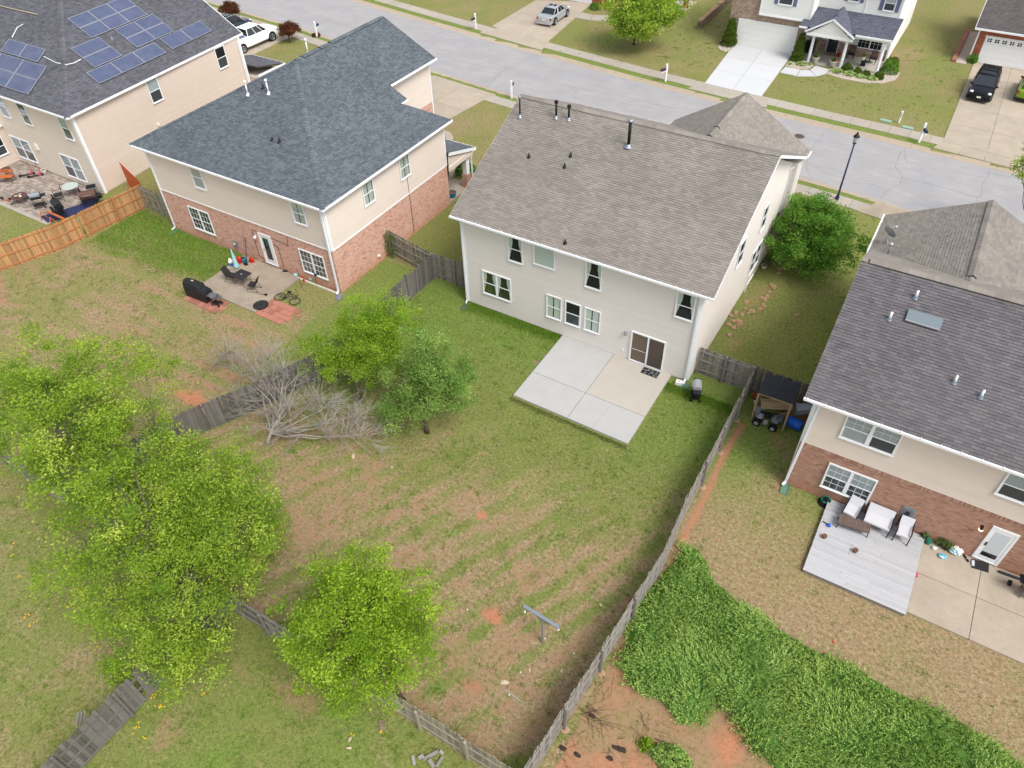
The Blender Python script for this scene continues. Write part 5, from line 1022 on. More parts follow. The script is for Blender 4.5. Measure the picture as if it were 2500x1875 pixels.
# deck of grey boards at the right house: every board a part
dk = thing('deck', 'low grey board deck with patio seating beside the brown brick wall', 'deck', (24, -6.2, 0)); yb = -8.36; rr = random.Random(3); i = 0
while yb < -4.2:
    x0 = 22.16 + .0; x1 = 26.2
    if rr.random() < .5: xm = rr.uniform(23.5, 25); segs = [(x0, xm - .003), (xm + .003, x1)]
    else: segs = [(x0, x1)]
    for a, b_ in segs: MB().box(a + rr.uniform(0, .01), b_, yb, yb + .134, .19, .222 + rr.uniform(0, .003), rr.uniform(-.07, .07)).build('deck_board', 'deck_board', dk)
    yb += .14
MB().box(22.18, 26.18, -8.34, -8.30, .0, .18).box(22.18, 22.22, -8.3, -4.2, 0, .18).box(26.14, 26.18, -8.3, -4.2, 0, .18).build('fascia', 'fence_grey', dk)

# ================================================================== FENCES
PM = {}
def picket_meshes(m, h, w_=.138):
    key = (m, round(h, 2), w_)
    if key in PM: return PM[key]
    L = []
    for k in range(6):
        mb = MB(); a = w_ / 2; c = .03; P = [(-a, 0), (a, 0), (a, h - c), (a - c, h), (-a + c, h), (-a, h - c)]
        vs = [(x, -.009, z) for x, z in P] + [(x, .009, z) for x, z in P]; n = len(P)
        mb.add(vs, [tuple(range(n)), tuple(reversed(range(n, 2 * n)))] + [(i, n + i, n + (i + 1) % n, (i + 1) % n) for i in range(n)], (-.26, -.12, 0, .08, .18, .28)[k])
        me = bpy.data.meshes.new('picket'); me.from_pydata(mb.v, [], mb.f); at = me.attributes.new('tone', 'FLOAT', 'FACE'); at.data.foreach_set('value', mb.t); me.materials.append(mat(m)); L.append(me)
    PM[key] = L; return L
def fence(label, pts, face, h=1.8, m='fence_grey', rm=None, pm=None, gap=.012, posts=True, rails=(.28, .95, 1.55), wob=.02, missing=(), name='fence', cat='fence', step=2.4, width=.138, brace=False, hfun=None, collar=False):
    """face = +1/-1: side (left/right of the run) that carries rails and posts"""
    pts = [Vector((p[0], p[1], 0)) for p in pts]; t = thing(name, label, cat, tuple(pts[0])); rm = rm or m; pm = pm or rm; rr = random.Random(int(abs(pts[0].x * 37 + pts[0].y * 11))); M = picket_meshes(m, h, width)
    for p, q in zip(pts, pts[1:]):
        d = (q - p); L = d.length; d.normalize(); nn = Vector((-d.y, d.x, 0)) * face; ang = math.atan2(d.y, d.x); n = int(L / (width + gap)); st_ = L / n
        for i in range(n):
            if i in missing: continue
            c = p + d * (i + .5) * st_
            o = inst('picket', rr.choice(M), t, (c.x, c.y, -.02 + rr.uniform(-wob, wob) * .6), (rr.uniform(-wob, wob), rr.uniform(-wob, wob) * 1.0, ang)); 
        nb = max(1, round(L / step))
        for i in range(nb):
            a, b_ = p + d * L * i / nb, p + d * L * (i + 1) / nb
            for rz in rails:
                s0, s1 = rr.uniform(-.02, .02), rr.uniform(-.02, .02)
                MB().bar(a + nn * .032 + Vector((0, 0, rz + s0)), b_ + nn * .032 + Vector((0, 0, rz + s1)), .038, .088, rr.uniform(-.1, .12)).build('rail', rm, t)
            if posts and (i > 0 or p is pts[0]):
                MB().bar(a + nn * .105, a + nn * .105 + Vector((rr.uniform(-.02, .02), rr.uniform(-.02, .02), h + .02)), .095, .095, rr.uniform(-.1, .1)).build('post', pm, t)
            if brace: MB().bar(a + nn * .03 + Vector((0, 0, rails[0])), b_ + nn * .03 + Vector((0, 0, rails[-1])), .03, .085).build('brace', rm, t)
            if collar and i > 0: MB().lathe([(.02, 0), (.17, 0), (.13, .05)], tuple(a + nn * .13), 10).build('post_footing', 'stone_tan', t)
    e = pts[-1]; d = (pts[-1] - pts[-2]).normalized(); nn = Vector((-d.y, d.x, 0)) * face
    if posts: MB().bar(e + nn * .1, e + nn * .1 + Vector((0, 0, h + .03)), .095, .095).build('post', pm, t)
    return t
fence('grey weathered picket fence running the full right side of the centre back yard', [(16.85, 1.0), (16.9, -8.6), (17.1, -11.4), (16.4, -21.5)], 1, collar=True, wob=.014)
fence('weathered picket fence across the back, right stretch with leaning posts toward the bottom edge', [(16.3, -21.5), (10.2, -21.55), (7.0, -21.6)], 1, h=1.65, m='fence_pale', wob=.014, rails=(.3, 1.1))
fence('old grey picket fence at the back, hidden under the tall tree', [(7.0, -21.6), (2.75, -21.7), (-3, -21.75)], 1, h=1.65, m='fence_grey', wob=.015)
fence('grey picket fence at the far left edge, seen beneath sparse yellow-green leaves', [(-3.0, -21.75), (-7.4, -21.8), (-16.5, -21.85)], 1, h=1.75, m='fence_grey', wob=.02)
fence('broken grey fence with rotted pickets running to the bottom left corner', [(2.75, -31.5), (2.72, -21.75)], -1, h=1.9, m='fence_dark', rm='fence_dark', wob=.02, missing=(38,), rails=(.12, .85, 1.5), gap=.004, width=.14)
fence('dark weathered side fence between the centre yard and the brick house yard', [(-3.13, 1.0), (-3.3, -9.5), (-4.6, -13.0), (-5.9, -15.6), (-6.6, -18.0), (-7.4, -21.8)], -1, m='fence_dark', wob=.02)
fence('new honey coloured picket fence curving down the left side', [(-25.95, -2.25), (-26.7, -8.6), (-27.9, -11.9), (-30.2, -16.2)], 1, h=1.85, m='fence_new', rm='rail_new', rails=(.2, .95, 1.7), missing=(30,), wob=.012)
fence('short pale weathered gate fence between the beige house and the slate-roofed house', [(-25.9, -2.28), (-22.25, -2.38)], -1, m='fence_pale', rm='fence_pale', rails=(.3, 1.0, 1.55), brace=True, step=1.8)
fence('weathered gate fence joining the pink brick wall to the grey side fence', [(-7.15, 1.75), (-5.15, 1.35), (-3.2, 1.0)], -1, m='fence_grey', rm='fence_pale', brace=True, step=2.1)
fence('short grey fence with a gate between the side fence and the grey sided house', [(-3.1, 1.02), (-.1, 1.1)], -1, m='fence_grey', brace=True, step=1.5)
fence('weathered gate fence closing the side yard beside the chrome barbecue', [(14.0, .9), (16.8, .85)], -1, m='fence_grey', rm='fence_grey', brace=True, step=1.4)
fence('dark fence stretch behind the lean-to shed', [(16.9, .85), (20.0, .9)], -1, m='fence_dark', step=1.6)
# orange gate leaf standing open
g = thing('gate', 'bright orange stained gate panel standing open by the beige house', 'gate', (-28.6, 1.2, 0)); d0, d1 = Vector((-29.9, -.75, 0)), Vector((-26.3, -1.9, 0)); L = (d1 - d0).length; n = int(L / .14); dd = (d1 - d0) / n
for i in range(n): c = d0 + dd * (i + .5); MB().cbox((c.x, c.y, .92), (.136, .02, 1.84), math.atan2(dd.y, dd.x), random.uniform(-.08, .08)).build('board', 'gate_orange', g)
for z in (.3, 1.5): MB().bar(d0 + Vector((0, .03, z)), d1 + Vector((0, .03, z)), .035, .09).build('rail', 'gate_orange', g)
# ivy hanging on the gate fence corner at the pink brick
def leaf_quads(cent, n, sig, L=.09, Wd=.05, tone0=.5, tj=.18, up=.0, zsq=.7, rng=None, ctone=None, droop=0.):
    rng = rng or NR; cent = np.asarray(cent, float); k = len(cent); cnt = np.full(k, n) if np.isscalar(n) else np.asarray(n); idx = np.repeat(np.arange(k), cnt); N_ = len(idx)
    s = np.full(k, sig) if np.isscalar(sig) else np.asarray(sig)
    o = rng.normal(size=(N_, 3)) * s[idx][:, None] * np.array([1, 1, zsq]); c = cent[idx] + o
    a = rng.normal(size=(N_, 3)); a[:, 2] = a[:, 2] * .6 + up - droop; a /= np.linalg.norm(a, axis=1)[:, None]
    r = rng.normal(size=(N_, 3)); r[:, 2] *= .4; b_ = np.cross(a, r); b_ /= np.linalg.norm(b_, axis=1)[:, None] + 1e-9
    sc = rng.uniform(.65, 1.35, N_)[:, None]; a = a * sc * L / 2; b_ = b_ * sc * Wd / 2
    v = np.stack([c - a, c + b_ - a * .1, c + a, c - b_ - a * .1], 1).reshape(-1, 3)
    ct = rng.normal(tone0, tj, k) if ctone is None else np.asarray(ctone); t = np.clip(ct[idx] + rng.normal(0, .09, N_), 0, 1)
    return v, np.arange(N_ * 4).reshape(-1, 4), t
def leaves(name, parent, m, cent, n, sig, **kw):
    v, f, t = leaf_quads(cent, n, sig, **kw); off = ORG.get(parent.name, (0, 0, 0)) if parent is not None else (0, 0, 0)
    me = fast_mesh(name, v - np.array(off), f, m, fattr=dict(tone=t)); return link(name, me, parent)
iv = thing('ivy', 'thin trailing ivy hanging where the gate fence meets the pink brick', 'ivy', (-7.1, 1.6, 0)); c = [( -7.0 + random.uniform(-.15, .4), 1.5 + random.uniform(-.25, .05), random.uniform(.1, 1.8)) for _ in range(60)]
leaves('foliage', iv, 'ivy', c, 10, .07, L=.07, Wd=.05); mb = MB()
for i in range(9): x = -7.05 + i * .06; mb.tube([(x, 1.45, 1.85), (x + .03, 1.38, 1.0), (x - .02, 1.35, .1)], .008, 4)
mb.build('stem', 'ivy', iv)


# ================================================================== TREES
def tree(label, base, crowns, m, cat='tree', nlimb=14, ntip=300, nleaf=90, sig=.28, leaf=(.10, .055), r0=.16, bark='bark', seed=1, shell=.55, lean=None, group=None, bare=False, name='tree', tone0=.5, tj=.16, twig=.006, fork=.35, clump=0.0, droop=.1):
    """crowns: list of (centre, radii, weight)"""
    rng = np.random.default_rng(seed); base = Vector(base); t = thing(name, label, cat, tuple(base), group=group)
    W_ = np.array([c[2] for c in crowns], float); W_ /= W_.sum(); tips = []
    lob = [(np.array(c[0]) + rng.normal(size=3) * np.array(c[1]) * .55, np.array(c[1]) * rng.uniform(.25, .5)) for c in crowns for _ in range(7)] if clump else []
    while len(tips) < ntip:
        k = rng.choice(len(crowns), p=W_); c, r = np.array(crowns[k][0]), np.array(crowns[k][1])
        d = rng.normal(size=3); d /= np.linalg.norm(d); rad = rng.random() ** shell
        lump = 1 + .22 * math.sin(d[0] * 5 + seed) * math.cos(d[1] * 6 + seed * 2) + .12 * math.sin(d[2] * 9 + d[0] * 7)
        p = c + d * r * rad * lump
        if p[2] < .7: continue
        if clump and rng.random() < clump and not any((((p - lc) / lr) ** 2).sum() < 1.3 for lc, lr in lob): continue
        tips.append(p)
    tips = np.array(tips); cc = sum(np.array(c[0]) * w_ for c, w_ in zip(crowns, W_)); top = max(c[0][2] + c[1][2] * .5 for c in crowns)
    # trunk
    wood = MB(); P = []; nseg = 9; ztop = cc[2] + (top - cc[2]) * .4; tgt = Vector((cc[0], cc[1], ztop))
    for i in range(nseg + 1):
        s = i / nseg; q = base.lerp(tgt, s ** 1.15); q = Vector((base.x + (tgt.x - base.x) * s ** 1.7, base.y + (tgt.y - base.y) * s ** 1.7, ztop * s)) + Vector((rng.normal() * .05, rng.normal() * .05, 0)) * (1 if i else 0) * (r0 * 6); P.append(q)
    R = [r0 * (1.35 if i == 0 else 1) * (1 - .8 * i / nseg) for i in range(nseg + 1)]; wood.tube(P, R, 8); nodes = [(np.array(P[i]), R[i]) for i in range(3, nseg + 1)]
    # limbs
    far = tips[rng.choice(len(tips), nlimb, replace=False)]
    for e in far:
        e = cc + (e - cc) * .78; hmax = max(e[2] - .4, nodes[0][0][2]); cand = [n for n in nodes[:nseg - 2] if n[0][2] <= hmax] or [nodes[0]]
        s, rs = cand[rng.integers(len(cand))]; mid = (s + e) / 2 + np.array([0, 0, -.06]) * np.linalg.norm(e - s) + rng.normal(size=3) * .12; pts = []; rr_ = []
        for i in range(7):
            u_ = i / 6; q = s * (1 - u_) ** 2 + 2 * mid * u_ * (1 - u_) + e * u_ ** 2 + (rng.normal(size=3) * .05 if 0 < i < 6 else 0); pts.append(Vector(q)); rr_.append(max(.012, rs * .62 * (1 - u_) + .012))
        wood.tube(pts, rr_, 5, cap=False); nodes += [(np.array(pts[i]), rr_[i]) for i in range(2, 7)]
    NP = np.array([n[0] for n in nodes]); NRr = np.array([n[1] for n in nodes])
    trunk = wood.build('trunk', bark, t, smooth=True); tw = MB()
    ends = []
    for p in tips:
        d = ((NP - p) ** 2).sum(1) + np.where(NP[:, 2] > p[2], .6, 0); j = int(np.argmin(d)); s = NP[j]; mid = (s + p) / 2 + rng.normal(size=3) * .1 + np.array([0, 0, .04])
        r1 = min(NRr[j] * .6, .022 if not bare else .03); tw.tube([Vector(s), Vector(mid), Vector(p)], [r1, r1 * .6, twig], 4 if not bare else 4, cap=False); ends.append((s, p))
    if bare:
        for s, p in ends:
            for _ in range(5):
                u_ = rng.uniform(.25, 1); q = s * (1 - u_) + p * u_; d = (p - s); d = d / (np.linalg.norm(d) + 1e-6) + rng.normal(size=3) * .45; d[2] += .1; L = rng.uniform(.35, 1.0); e = q + d * L; m_ = q + d * L * .5 + rng.normal(size=3) * .06
                tw.tube([Vector(q), Vector(m_), Vector(e)], [.011, .008, .004], 3, cap=False)
                for _ in range(2): e2 = m_ + (d + rng.normal(size=3) * .6) * L * .35; tw.tube([Vector(m_), Vector(e2)], [.007, .004], 3, cap=False)
    tw.build('twigs', bark, t, kind='stuff')
    if not bare:
        out = (((tips - cc) / (np.abs(tips - cc).max(0) + 1e-6)) ** 2).sum(1); cn = rng.poisson(nleaf, len(tips)); ct = np.clip(rng.normal(tone0, tj, len(tips)), .05, .95)
        leaves('crown', t, m, tips, cn, sig * rng.uniform(.7, 1.3, len(tips)), L=leaf[0], Wd=leaf[1], ctone=ct, rng=rng, droop=droop)['kind'] = 'stuff'
    return t
tree('tallest tree, pale bark and sparse bright green crown filling the lower left', (3.3, -22.6, 0), [((1.4, -21.9, 4.6), (4.0, 4.0, 3.2), 1.0), ((-3.2, -20.7, 7.6), (4.6, 3.4, 2.8), .62), ((2.2, -20.2, 4.4), (2.6, 2.4, 2.4), .3), ((4.0, -24.3, 2.8), (1.8, 1.6, 1.6), .16)], 'leaf_yellowgreen', nlimb=34, ntip=1300, nleaf=165, sig=.23, leaf=(.105, .05), r0=.18, bark='bark_pale', seed=5, tone0=.42, tj=.2, clump=.55)
tree('dense lime green tree by the back fence, bottom centre', (11.0, -21.15, 0), [((9.95, -21.2, 4.3), (2.75, 2.75, 2.7), 1.), ((9.6, -20.6, 5.9), (1.5, 1.5, 1.5), .2)], 'leaf_lime', nlimb=18, ntip=520, nleaf=140, sig=.18, leaf=(.10, .05), r0=.13, seed=8, tone0=.55, clump=.45)
tree('yellow-green tree with crooked lichen-grey trunk beside the dark side fence', (-.45, -9.75, 0), [((.1, -7.9, 3.9), (2.4, 2.2, 1.4), 1.), ((-1.4, -9.6, 2.6), (2.2, 1.6, 1.1), .6), ((.9, -9.2, 3.3), (1.7, 1.5, 1.1), .4)], 'leaf_lime', nlimb=14, ntip=380, nleaf=150, sig=.2, leaf=(.085, .045), r0=.15, bark='bark_pale', seed=12, tone0=.52, clump=.6)
tree('dark green tree of tapering form standing alone in the centre yard', (4.0, -9.8, 0), [((4.1, -9.6, 3.0), (2.3, 2.3, 1.7), 1.), ((4.0, -9.4, 4.9), (1.2, 1.2, 1.7), .4), ((5.0, -9.0, 3.3), (1.7, 1.5, 1.3), .4), ((3.1, -10.6, 1.9), (1.3, 1.1, .9), .25)], 'leaf_dark', nlimb=18, ntip=300, nleaf=150, sig=.19, leaf=(.09, .045), r0=.1, seed=21, tone0=.5, clump=.6, droop=.3)
tree('bare leafless grey tree with tangled twigs beside the side fence', (-2.4, -14.3, 0), [((-3.0, -12.6, 1.0), (3.4, 2.6, .7), 1.), ((.6, -11.8, .8), (3.0, 1.5, .45), .5), ((-5.0, -11.4, 1.8), (2.2, 1.8, .7), .3)], 'leaf_dark', nlimb=26, ntip=190, r0=.11, bark='twig_grey', seed=31, bare=True, twig=.005, shell=.4)
tree('round dense green tree in the side yard between the two roofs', (16.6, 13.1, 0), [((16.4, 12.7, 2.5), (2.45, 2.6, 2.1), 1.), ((15.7, 14.0, 2.9), (1.5, 1.5, 1.6), .3)], 'leaf_bush', nlimb=16, ntip=420, nleaf=95, sig=.22, leaf=(.13, .075), r0=.1, seed=41, tone0=.5, shell=.36, clump=.6)
tree('bright green street tree on the lawn across the road', (-8.2, 41.8, 0), [((-7.2, 41.0, 3.9), (3.3, 3.3, 2.3), 1.), ((-7.5, 40.0, 2.6), (2.2, 1.8, 1.2), .25)], 'leaf_yellowgreen', nlimb=14, ntip=300, nleaf=80, sig=.3, leaf=(.2, .12), r0=.12, seed=51, tone0=.42, shell=.42, clump=.5)
tree('small maroon leaved tree beside the white pickup truck', (-39.416,26.637,-0.000), [(((-39.297,26.723,1.200)), (.95, .95, .55), 1.)], 'leaf_red', nlimb=7, ntip=120, nleaf=80, sig=.13, leaf=(.11, .07), r0=.05, seed=61, shell=.33)
tree('small maroon leaved tree behind the slate coloured vehicle', (-50.407,28.997,0.000), [(((-49.363,28.390,1.200)), (.95, .95, .55), 1.)], 'leaf_red', nlimb=7, ntip=120, nleaf=80, sig=.13, leaf=(.11, .07), r0=.05, seed=62, shell=.33)
tree('thin tree with a few yellowing leaves at the right edge by the street', (27.39, 21.26, 0), [((25.99, 23.06, 5.0), (1.1, 1.1, 1.2), 1.)], 'leaf_yellowgreen', nlimb=7, ntip=60, nleaf=34, sig=.17, leaf=(.13, .07), r0=.05, seed=71)
tree('small bare sapling in the mown yard above the dead tree', (-8.943,-12.028,0.000), [((-8.0, -11.2, 1.1), (.5, .5, .8), 1.)], 'leaf_dark', nlimb=6, ntip=16, r0=.03, bark='twig_grey', seed=81, bare=True, cat='sapling', name='sapling')
tree('leafy sapling sprouting against the broken fence, upper', (2.3, -25.9, 0), [((2.2, -26.0, 1.9), (.5, .5, .7), 1.)], 'leaf_lime', nlimb=5, ntip=26, nleaf=34, sig=.12, leaf=(.11, .06), r0=.02, seed=82, cat='sapling', name='sapling')
# ------------------------------------------------------------------ shrubs
def shrub(label, c, r, m='leaf_bush', n=900, leaf=(.1, .06), cat='shrub', seed=1, group=None, name='shrub', core='fill_soil', flat=False):
    rng = np.random.default_rng(seed); t = thing(name, label, cat, (c[0], c[1], 0), group=group); d = rng.normal(size=(n, 3)); d /= np.linalg.norm(d, axis=1)[:, None]; d[:, 2] = np.abs(d[:, 2]) * (1 if not flat else .6) - .1
    lump = 1 + .10 * np.sin(d[:, 0] * 6 + seed) + .08 * np.cos(d[:, 1] * 7 + seed); p = np.array([c[0], c[1], 0]) + d * np.array(r) * lump[:, None] * rng.uniform(.82, 1.0, n)[:, None] + np.array([0, 0, r[2] * .12])
    leaves('foliage', t, m, p, 3, .03, L=leaf[0], Wd=leaf[1], tone0=.5, tj=.2, rng=rng, up=.3)['kind'] = 'stuff'
    mb = MB(); rr = random.Random(seed)
    for _ in range(7): a = rr.uniform(0, 2 * PI); mb.tube([(c[0], c[1], 0), (c[0] + math.cos(a) * r[0] * .6, c[1] + math.sin(a) * r[1] * .6, r[2] * rr.uniform(.5, .9))], [.02, .006], 4)
    mb.build('stems', 'bark', t)
    return t
for i, (q, r, lb) in enumerate((((11.3, 44.6), (.55, .45, .75), 'largest round clipped shrub, first right of the middle porch column'), ((12.25, 44.4), (.38, .35, .62), 'second clipped shrub from the middle porch column'), ((13.05, 44.2), (.36, .33, .55), 'third clipped shrub, just left of the right porch column'), ((14.15, 44.3), (.45, .4, .6), 'clipped shrub just right of the right porch column'))):
    shrub(lb, q, r, 'leaf_topiary', 700, seed=90 + i, group='clipped shrubs along the white porch')
shrub('larger dark shrub at the front right corner of the white house', (14.6, 46.2), (.75, .9, .9), 'leaf_bush', 900, seed=97); shrub('dark shrub behind the corner shrub of the white house', (14.5, 47.5), (.65, .7, .8), 'leaf_mid', 700, seed=98)
shrub('small rust tinged shrub deepest along the side of the white house', (14.6, 48.6), (.4, .4, .5), 'leaf_red', 250, seed=99)
shrub('small green shrub beside the white garage door of the red brick house', (20.697,52.038,0.000), (.45, .45, .7), 'leaf_bush', 600, seed=100)
shrub('low dark shrub at the brick corner left of the street tree', (-16.124,49.176,-0.000), (.6, .5, .7), 'leaf_bush', 500, seed=101); shrub('round shrub by the porch steps right of the street tree', (-8.853,52.591,0.000), (.6, .5, .9), 'leaf_topiary', 500, seed=102); shrub('hedge shrub partly behind the right side of the street tree', (-9.925,52.595,0.000), (1.0, .7, .9), 'leaf_mid', 700, seed=103)
shrub('dark clipped hedge block in the shadow of the slate porch', (-8.6, 12.6), (.9, .7, 1.0), 'leaf_bush', 900, seed=104); shrub('bright clipped hedge block right of the slate porch column', (-6.75, 12.2), (.6, .55, .95), 'leaf_topiary', 900, seed=105); shrub('loose flowering shrub in front of the slate porch column', (-6.6, 13.4), (.7, .6, .6), 'leaf_mid', 600, seed=106)
shrub('dark shrub tucked between the white wall and the round tree', (14.9, 15.2), (.6, .9, 1.1), 'leaf_bush', 700, seed=107)
shrub('green sprig shrub at the very bottom right of the clay slope', (20.4, -18.05), (.75, .5, .5), 'juniper_leaf', 900, seed=108, leaf=(.12, .04)); shrub('tiny yellow-green sprig at the bottom of the clay slope', (19.4, -18.0), (.25, .25, .3), 'leaf_lime', 120, seed=109)
# spiral topiaries
def topiary(label, base, h, r, seed, turns=4.5):
    rng = np.random.default_rng(seed); t = thing('topiary', label, 'topiary', (base[0], base[1], 0), group='spiral topiaries at the white garage door'); n = 2600; u_ = rng.random(n); z = h * (.05 + .93 * u_); a = u_ * turns * 2 * PI; rad = r * (1 - .72 * u_); th = rng.random(n) * 2 * PI
    ph = (th - a) / (2 * PI) % 1; k = .55 + .45 * np.sin(ph * PI) ** .6; zz_ = z; rr_ = rad * k
    p = np.stack([base[0] + rr_ * np.cos(th), base[1] + rr_ * np.sin(th), zz_], 1); leaves('foliage', t, 'leaf_topiary', p, 5, .035, L=.09, Wd=.05, tone0=.5, tj=.15, rng=rng, up=.3)['kind'] = 'stuff'
    mb = MB(); mb.tube([(base[0], base[1], 0), (base[0], base[1], h * .95)], [.05, .02], 6); mb.build('stem', 'bark', t); mb = MB()
    nn = 60; 
    for i in range(nn):
        s = i / nn; mb.lathe([(r * (1 - .72 * s) * .5, 0), (r * (1 - .72 * s) * .5, h / nn)], (base[0], base[1], h * (.04 + .92 * s)), 6)
    mb.build('inner_growth', 'leaf_topiary', t)
topiary('fuller spiral topiary to the left of the white garage door', (-0.083,45.855,0.000), 2.5, .8, 1); topiary('slimmer spiral topiary to the right of the white garage door', (6.695,45.161,0.000), 2.45, .62, 2)
# hostas and gravel bed
for i, (q, r) in enumerate((((7.371,44.217,0.000), .42), ((10.657,43.997,0.000), .55), ((11.810,44.045,0.000), .6), ((12.813,44.021,0.000), .55), ((13.736,43.962,0.000), .5), ((6.455,43.855,0.000), .16), ((8.114,44.607,0.000), .2))):
    rng = np.random.default_rng(200 + i); t = thing('hosta', ['hosta in the small gravel ring by the slim topiary', 'first hosta from the left in the row before the porch', 'second hosta from the left in the row before the porch', 'third hosta from the left in the row before the porch', 'fourth hosta from the left in the row before the porch', 'tiny leafy plant at the left end of the small gravel ring', 'tiny leafy plant at the right end of the small gravel ring'][i], 'plant', (q[0], q[1], 0)); n = int(160 * r / .5)
    a = rng.random(n) * 2 * PI; rr_ = r * rng.random(n) ** .6; p = np.stack([q[0] + rr_ * np.cos(a), q[1] + rr_ * np.sin(a), .08 + .35 * r * (1 - (rr_ / r) ** 2) + .05 * rng.random(n)], 1); leaves('foliage', t, 'leaf_hosta', p, 2, .03, L=.2, Wd=.1, tone0=.55, tj=.25, rng=rng)
for lab, poly in (('gravel bed curving in front of the white porch', [(9.902,43.264,0.000), (9.900,44.505,0.000), (10.898,45.257,0.000), (13.442,45.685,0.000), (14.167,48.126,0.000), (14.933,47.374,0.000), (15.549,46.345,0.000), (15.513,44.790,0.000), (14.661,43.481,0.000), (13.298,42.868,0.000), (11.405,42.841,0.000)]), ('small gravel ring around the slim topiary', [(6.124,43.448,-0.000), (6.217,44.673,0.000), (7.433,45.309,0.000), (8.452,44.551,0.000), (8.109,43.451,-0.000), (7.000,43.098,0.000)]), ('gravel ring around the fuller topiary', [(-0.831,44.952,0.000), (-0.923,46.200,0.000), (0.445,45.614,0.000), (0.521,44.639,0.000), (0.188,44.090,0.000), (-0.409,44.281,0.000)])):
    P = [(p[0], p[1]) for p in poly]; o = MB().prism(P, -.05, .05).build('gravel_bed', 'gravel'); tag(o, lab, 'gravel bed'); o['kind'] = 'stuff'
    xs_ = [p[0] for p in P]; ys_ = [p[1] for p in P]; mb = MB(); rr = random.Random(len(lab)); k = 0
    while k < (500 if 'curving' in lab else 160):
        x, y = rr.uniform(min(xs_), max(xs_)), rr.uniform(min(ys_), max(ys_))
        if inpoly(np.array([x]), np.array([y]), P)[0]: mb.blob((x, y, .06), (rr.uniform(.03, .06), rr.uniform(.03, .06), .03), 5, 3, tone=rr.uniform(-.2, .2), rnd=rr); k += 1
    tag(mb.build('loose_stones', 'gravel', kind='stuff'), 'pale loose pebbles over the ' + lab, 'stones')
# ------------------------------------------------------------------ junipers
JP = [(17.55, -9.7), (17.2, -11.2), (16.95, -13.1), (17.1, -14.6), (17.35, -15.9), (18.4, -16.45), (19.3, -16.35), (20.3, -16.75), (20.8, -16.3), (21.0, -15.3), (21.7, -15.5), (22.4, -16.1), (23.4, -16.5), (24.5, -17.5), (27, -18.5), (31.5, -18.0), (31.5, -12.3), (28.8, -11.6), (25.5, -11.5), (23.2, -11.45), (20.6, -11.1), (19.3, -10.6), (18.6, -9.9), (18.1, -9.35)]
jx = np.arange(16.8, 31.5, .12); jy = np.arange(-18.6, -9.2, .12); JX, JY = np.meshgrid(jx, jy); fx, fy = JX.ravel(), JY.ravel(); ins = inpoly(fx, fy, JP)
def pdist(x, y, P):
    d = np.full(x.shape, 1e9)
    for i in range(len(P)):
        a = np.array(P[i]); b_ = np.array(P[(i + 1) % len(P)]); ab = b_ - a; t = np.clip(((x - a[0]) * ab[0] + (y - a[1]) * ab[1]) / (ab @ ab), 0, 1); d = np.minimum(d, np.hypot(x - a[0] - t * ab[0], y - a[1] - t * ab[1]))
    return d
def jh(x, y): return .42 * np.clip(pdist(x, y, JP) / .7, 0, 1) ** .6 * (.85 + .3 * (vnoise(x, y, .9, 6, 3) - .3))
hh = np.where(ins, jh(fx, fy), -.2); idx = np.arange(len(fx)).reshape(JX.shape); q = np.stack([idx[:-1, :-1], idx[:-1, 1:], idx[1:, 1:], idx[1:, :-1]], -1).reshape(-1, 4); q = q[ins[q].all(1)]
jt = bpy.data.objects.new('juniper_cover', None); COL.objects.link(jt); jt.location = (23, -14, 0); ORG[jt.name] = (23, -14, 0); jt['kind'] = 'stuff'; tag(jt, 'dense feathery green juniper ground cover on the slope at lower right', 'ground cover')
me = fast_mesh('undergrowth', np.stack([fx - 23, fy + 14, hh - .06], 1), q, 'juniper_leaf'); link('undergrowth', me, jt, kind='stuff')
rng = np.random.default_rng(77); n = 27000; X_ = rng.uniform(16.8, 31.5, n); Y_ = rng.uniform(-18.6, -9.2, n); k = inpoly(X_, Y_, JP); X_, Y_ = X_[k], Y_[k]; n = len(X_); Z_ = jh(X_, Y_)
fl = vnoise(X_, Y_, 1.4, 8, 2) * 9; d = np.stack([np.cos(fl) * .75 + rng.normal(0, .35, n), np.sin(fl) * .75 + rng.normal(0, .35, n), rng.uniform(.45, 1.1, n)], 1); d /= np.linalg.norm(d, axis=1)[:, None]; Ls = rng.uniform(.26, .52, n)
V = []; T_ = []; bt = np.clip(.5 + (vnoise(X_, Y_, 2.6, 12, 3) - .5) * .6 + rng.normal(0, .12, n), .05, .95)
for j in range(7):
    s = (j + .6) / 7; c = np.stack([X_, Y_, Z_ - .08], 1) + d * (Ls * s)[:, None]; sd_ = np.cross(d, rng.normal(size=(n, 3))); sd_ /= np.linalg.norm(sd_, axis=1)[:, None]
    a = d * .9 + sd_ * (.6 * (1 if j < 6 else .1)); a /= np.linalg.norm(a, axis=1)[:, None]; a *= (.085 if j < 6 else .10); b_ = np.cross(a, rng.normal(size=(n, 3))); b_ /= np.linalg.norm(b_, axis=1)[:, None]; b_ *= .02 * (1.5 - .6 * s)
    V.append(np.stack([c, c + a * .55 + b_, c + a * 1.15, c + a * .55 - b_], 1)); T_.append(np.clip(bt + s * .28 - .12 + rng.normal(0, .06, n), 0, 1))
V = np.concatenate(V).reshape(-1, 3) - np.array([23, -14, 0]); me = fast_mesh('feathery_sprigs', V, np.arange(len(V)).reshape(-1, 4), 'juniper_leaf', fattr=dict(tone=np.concatenate(T_))); link('feathery_sprigs', me, jt, kind='stuff')
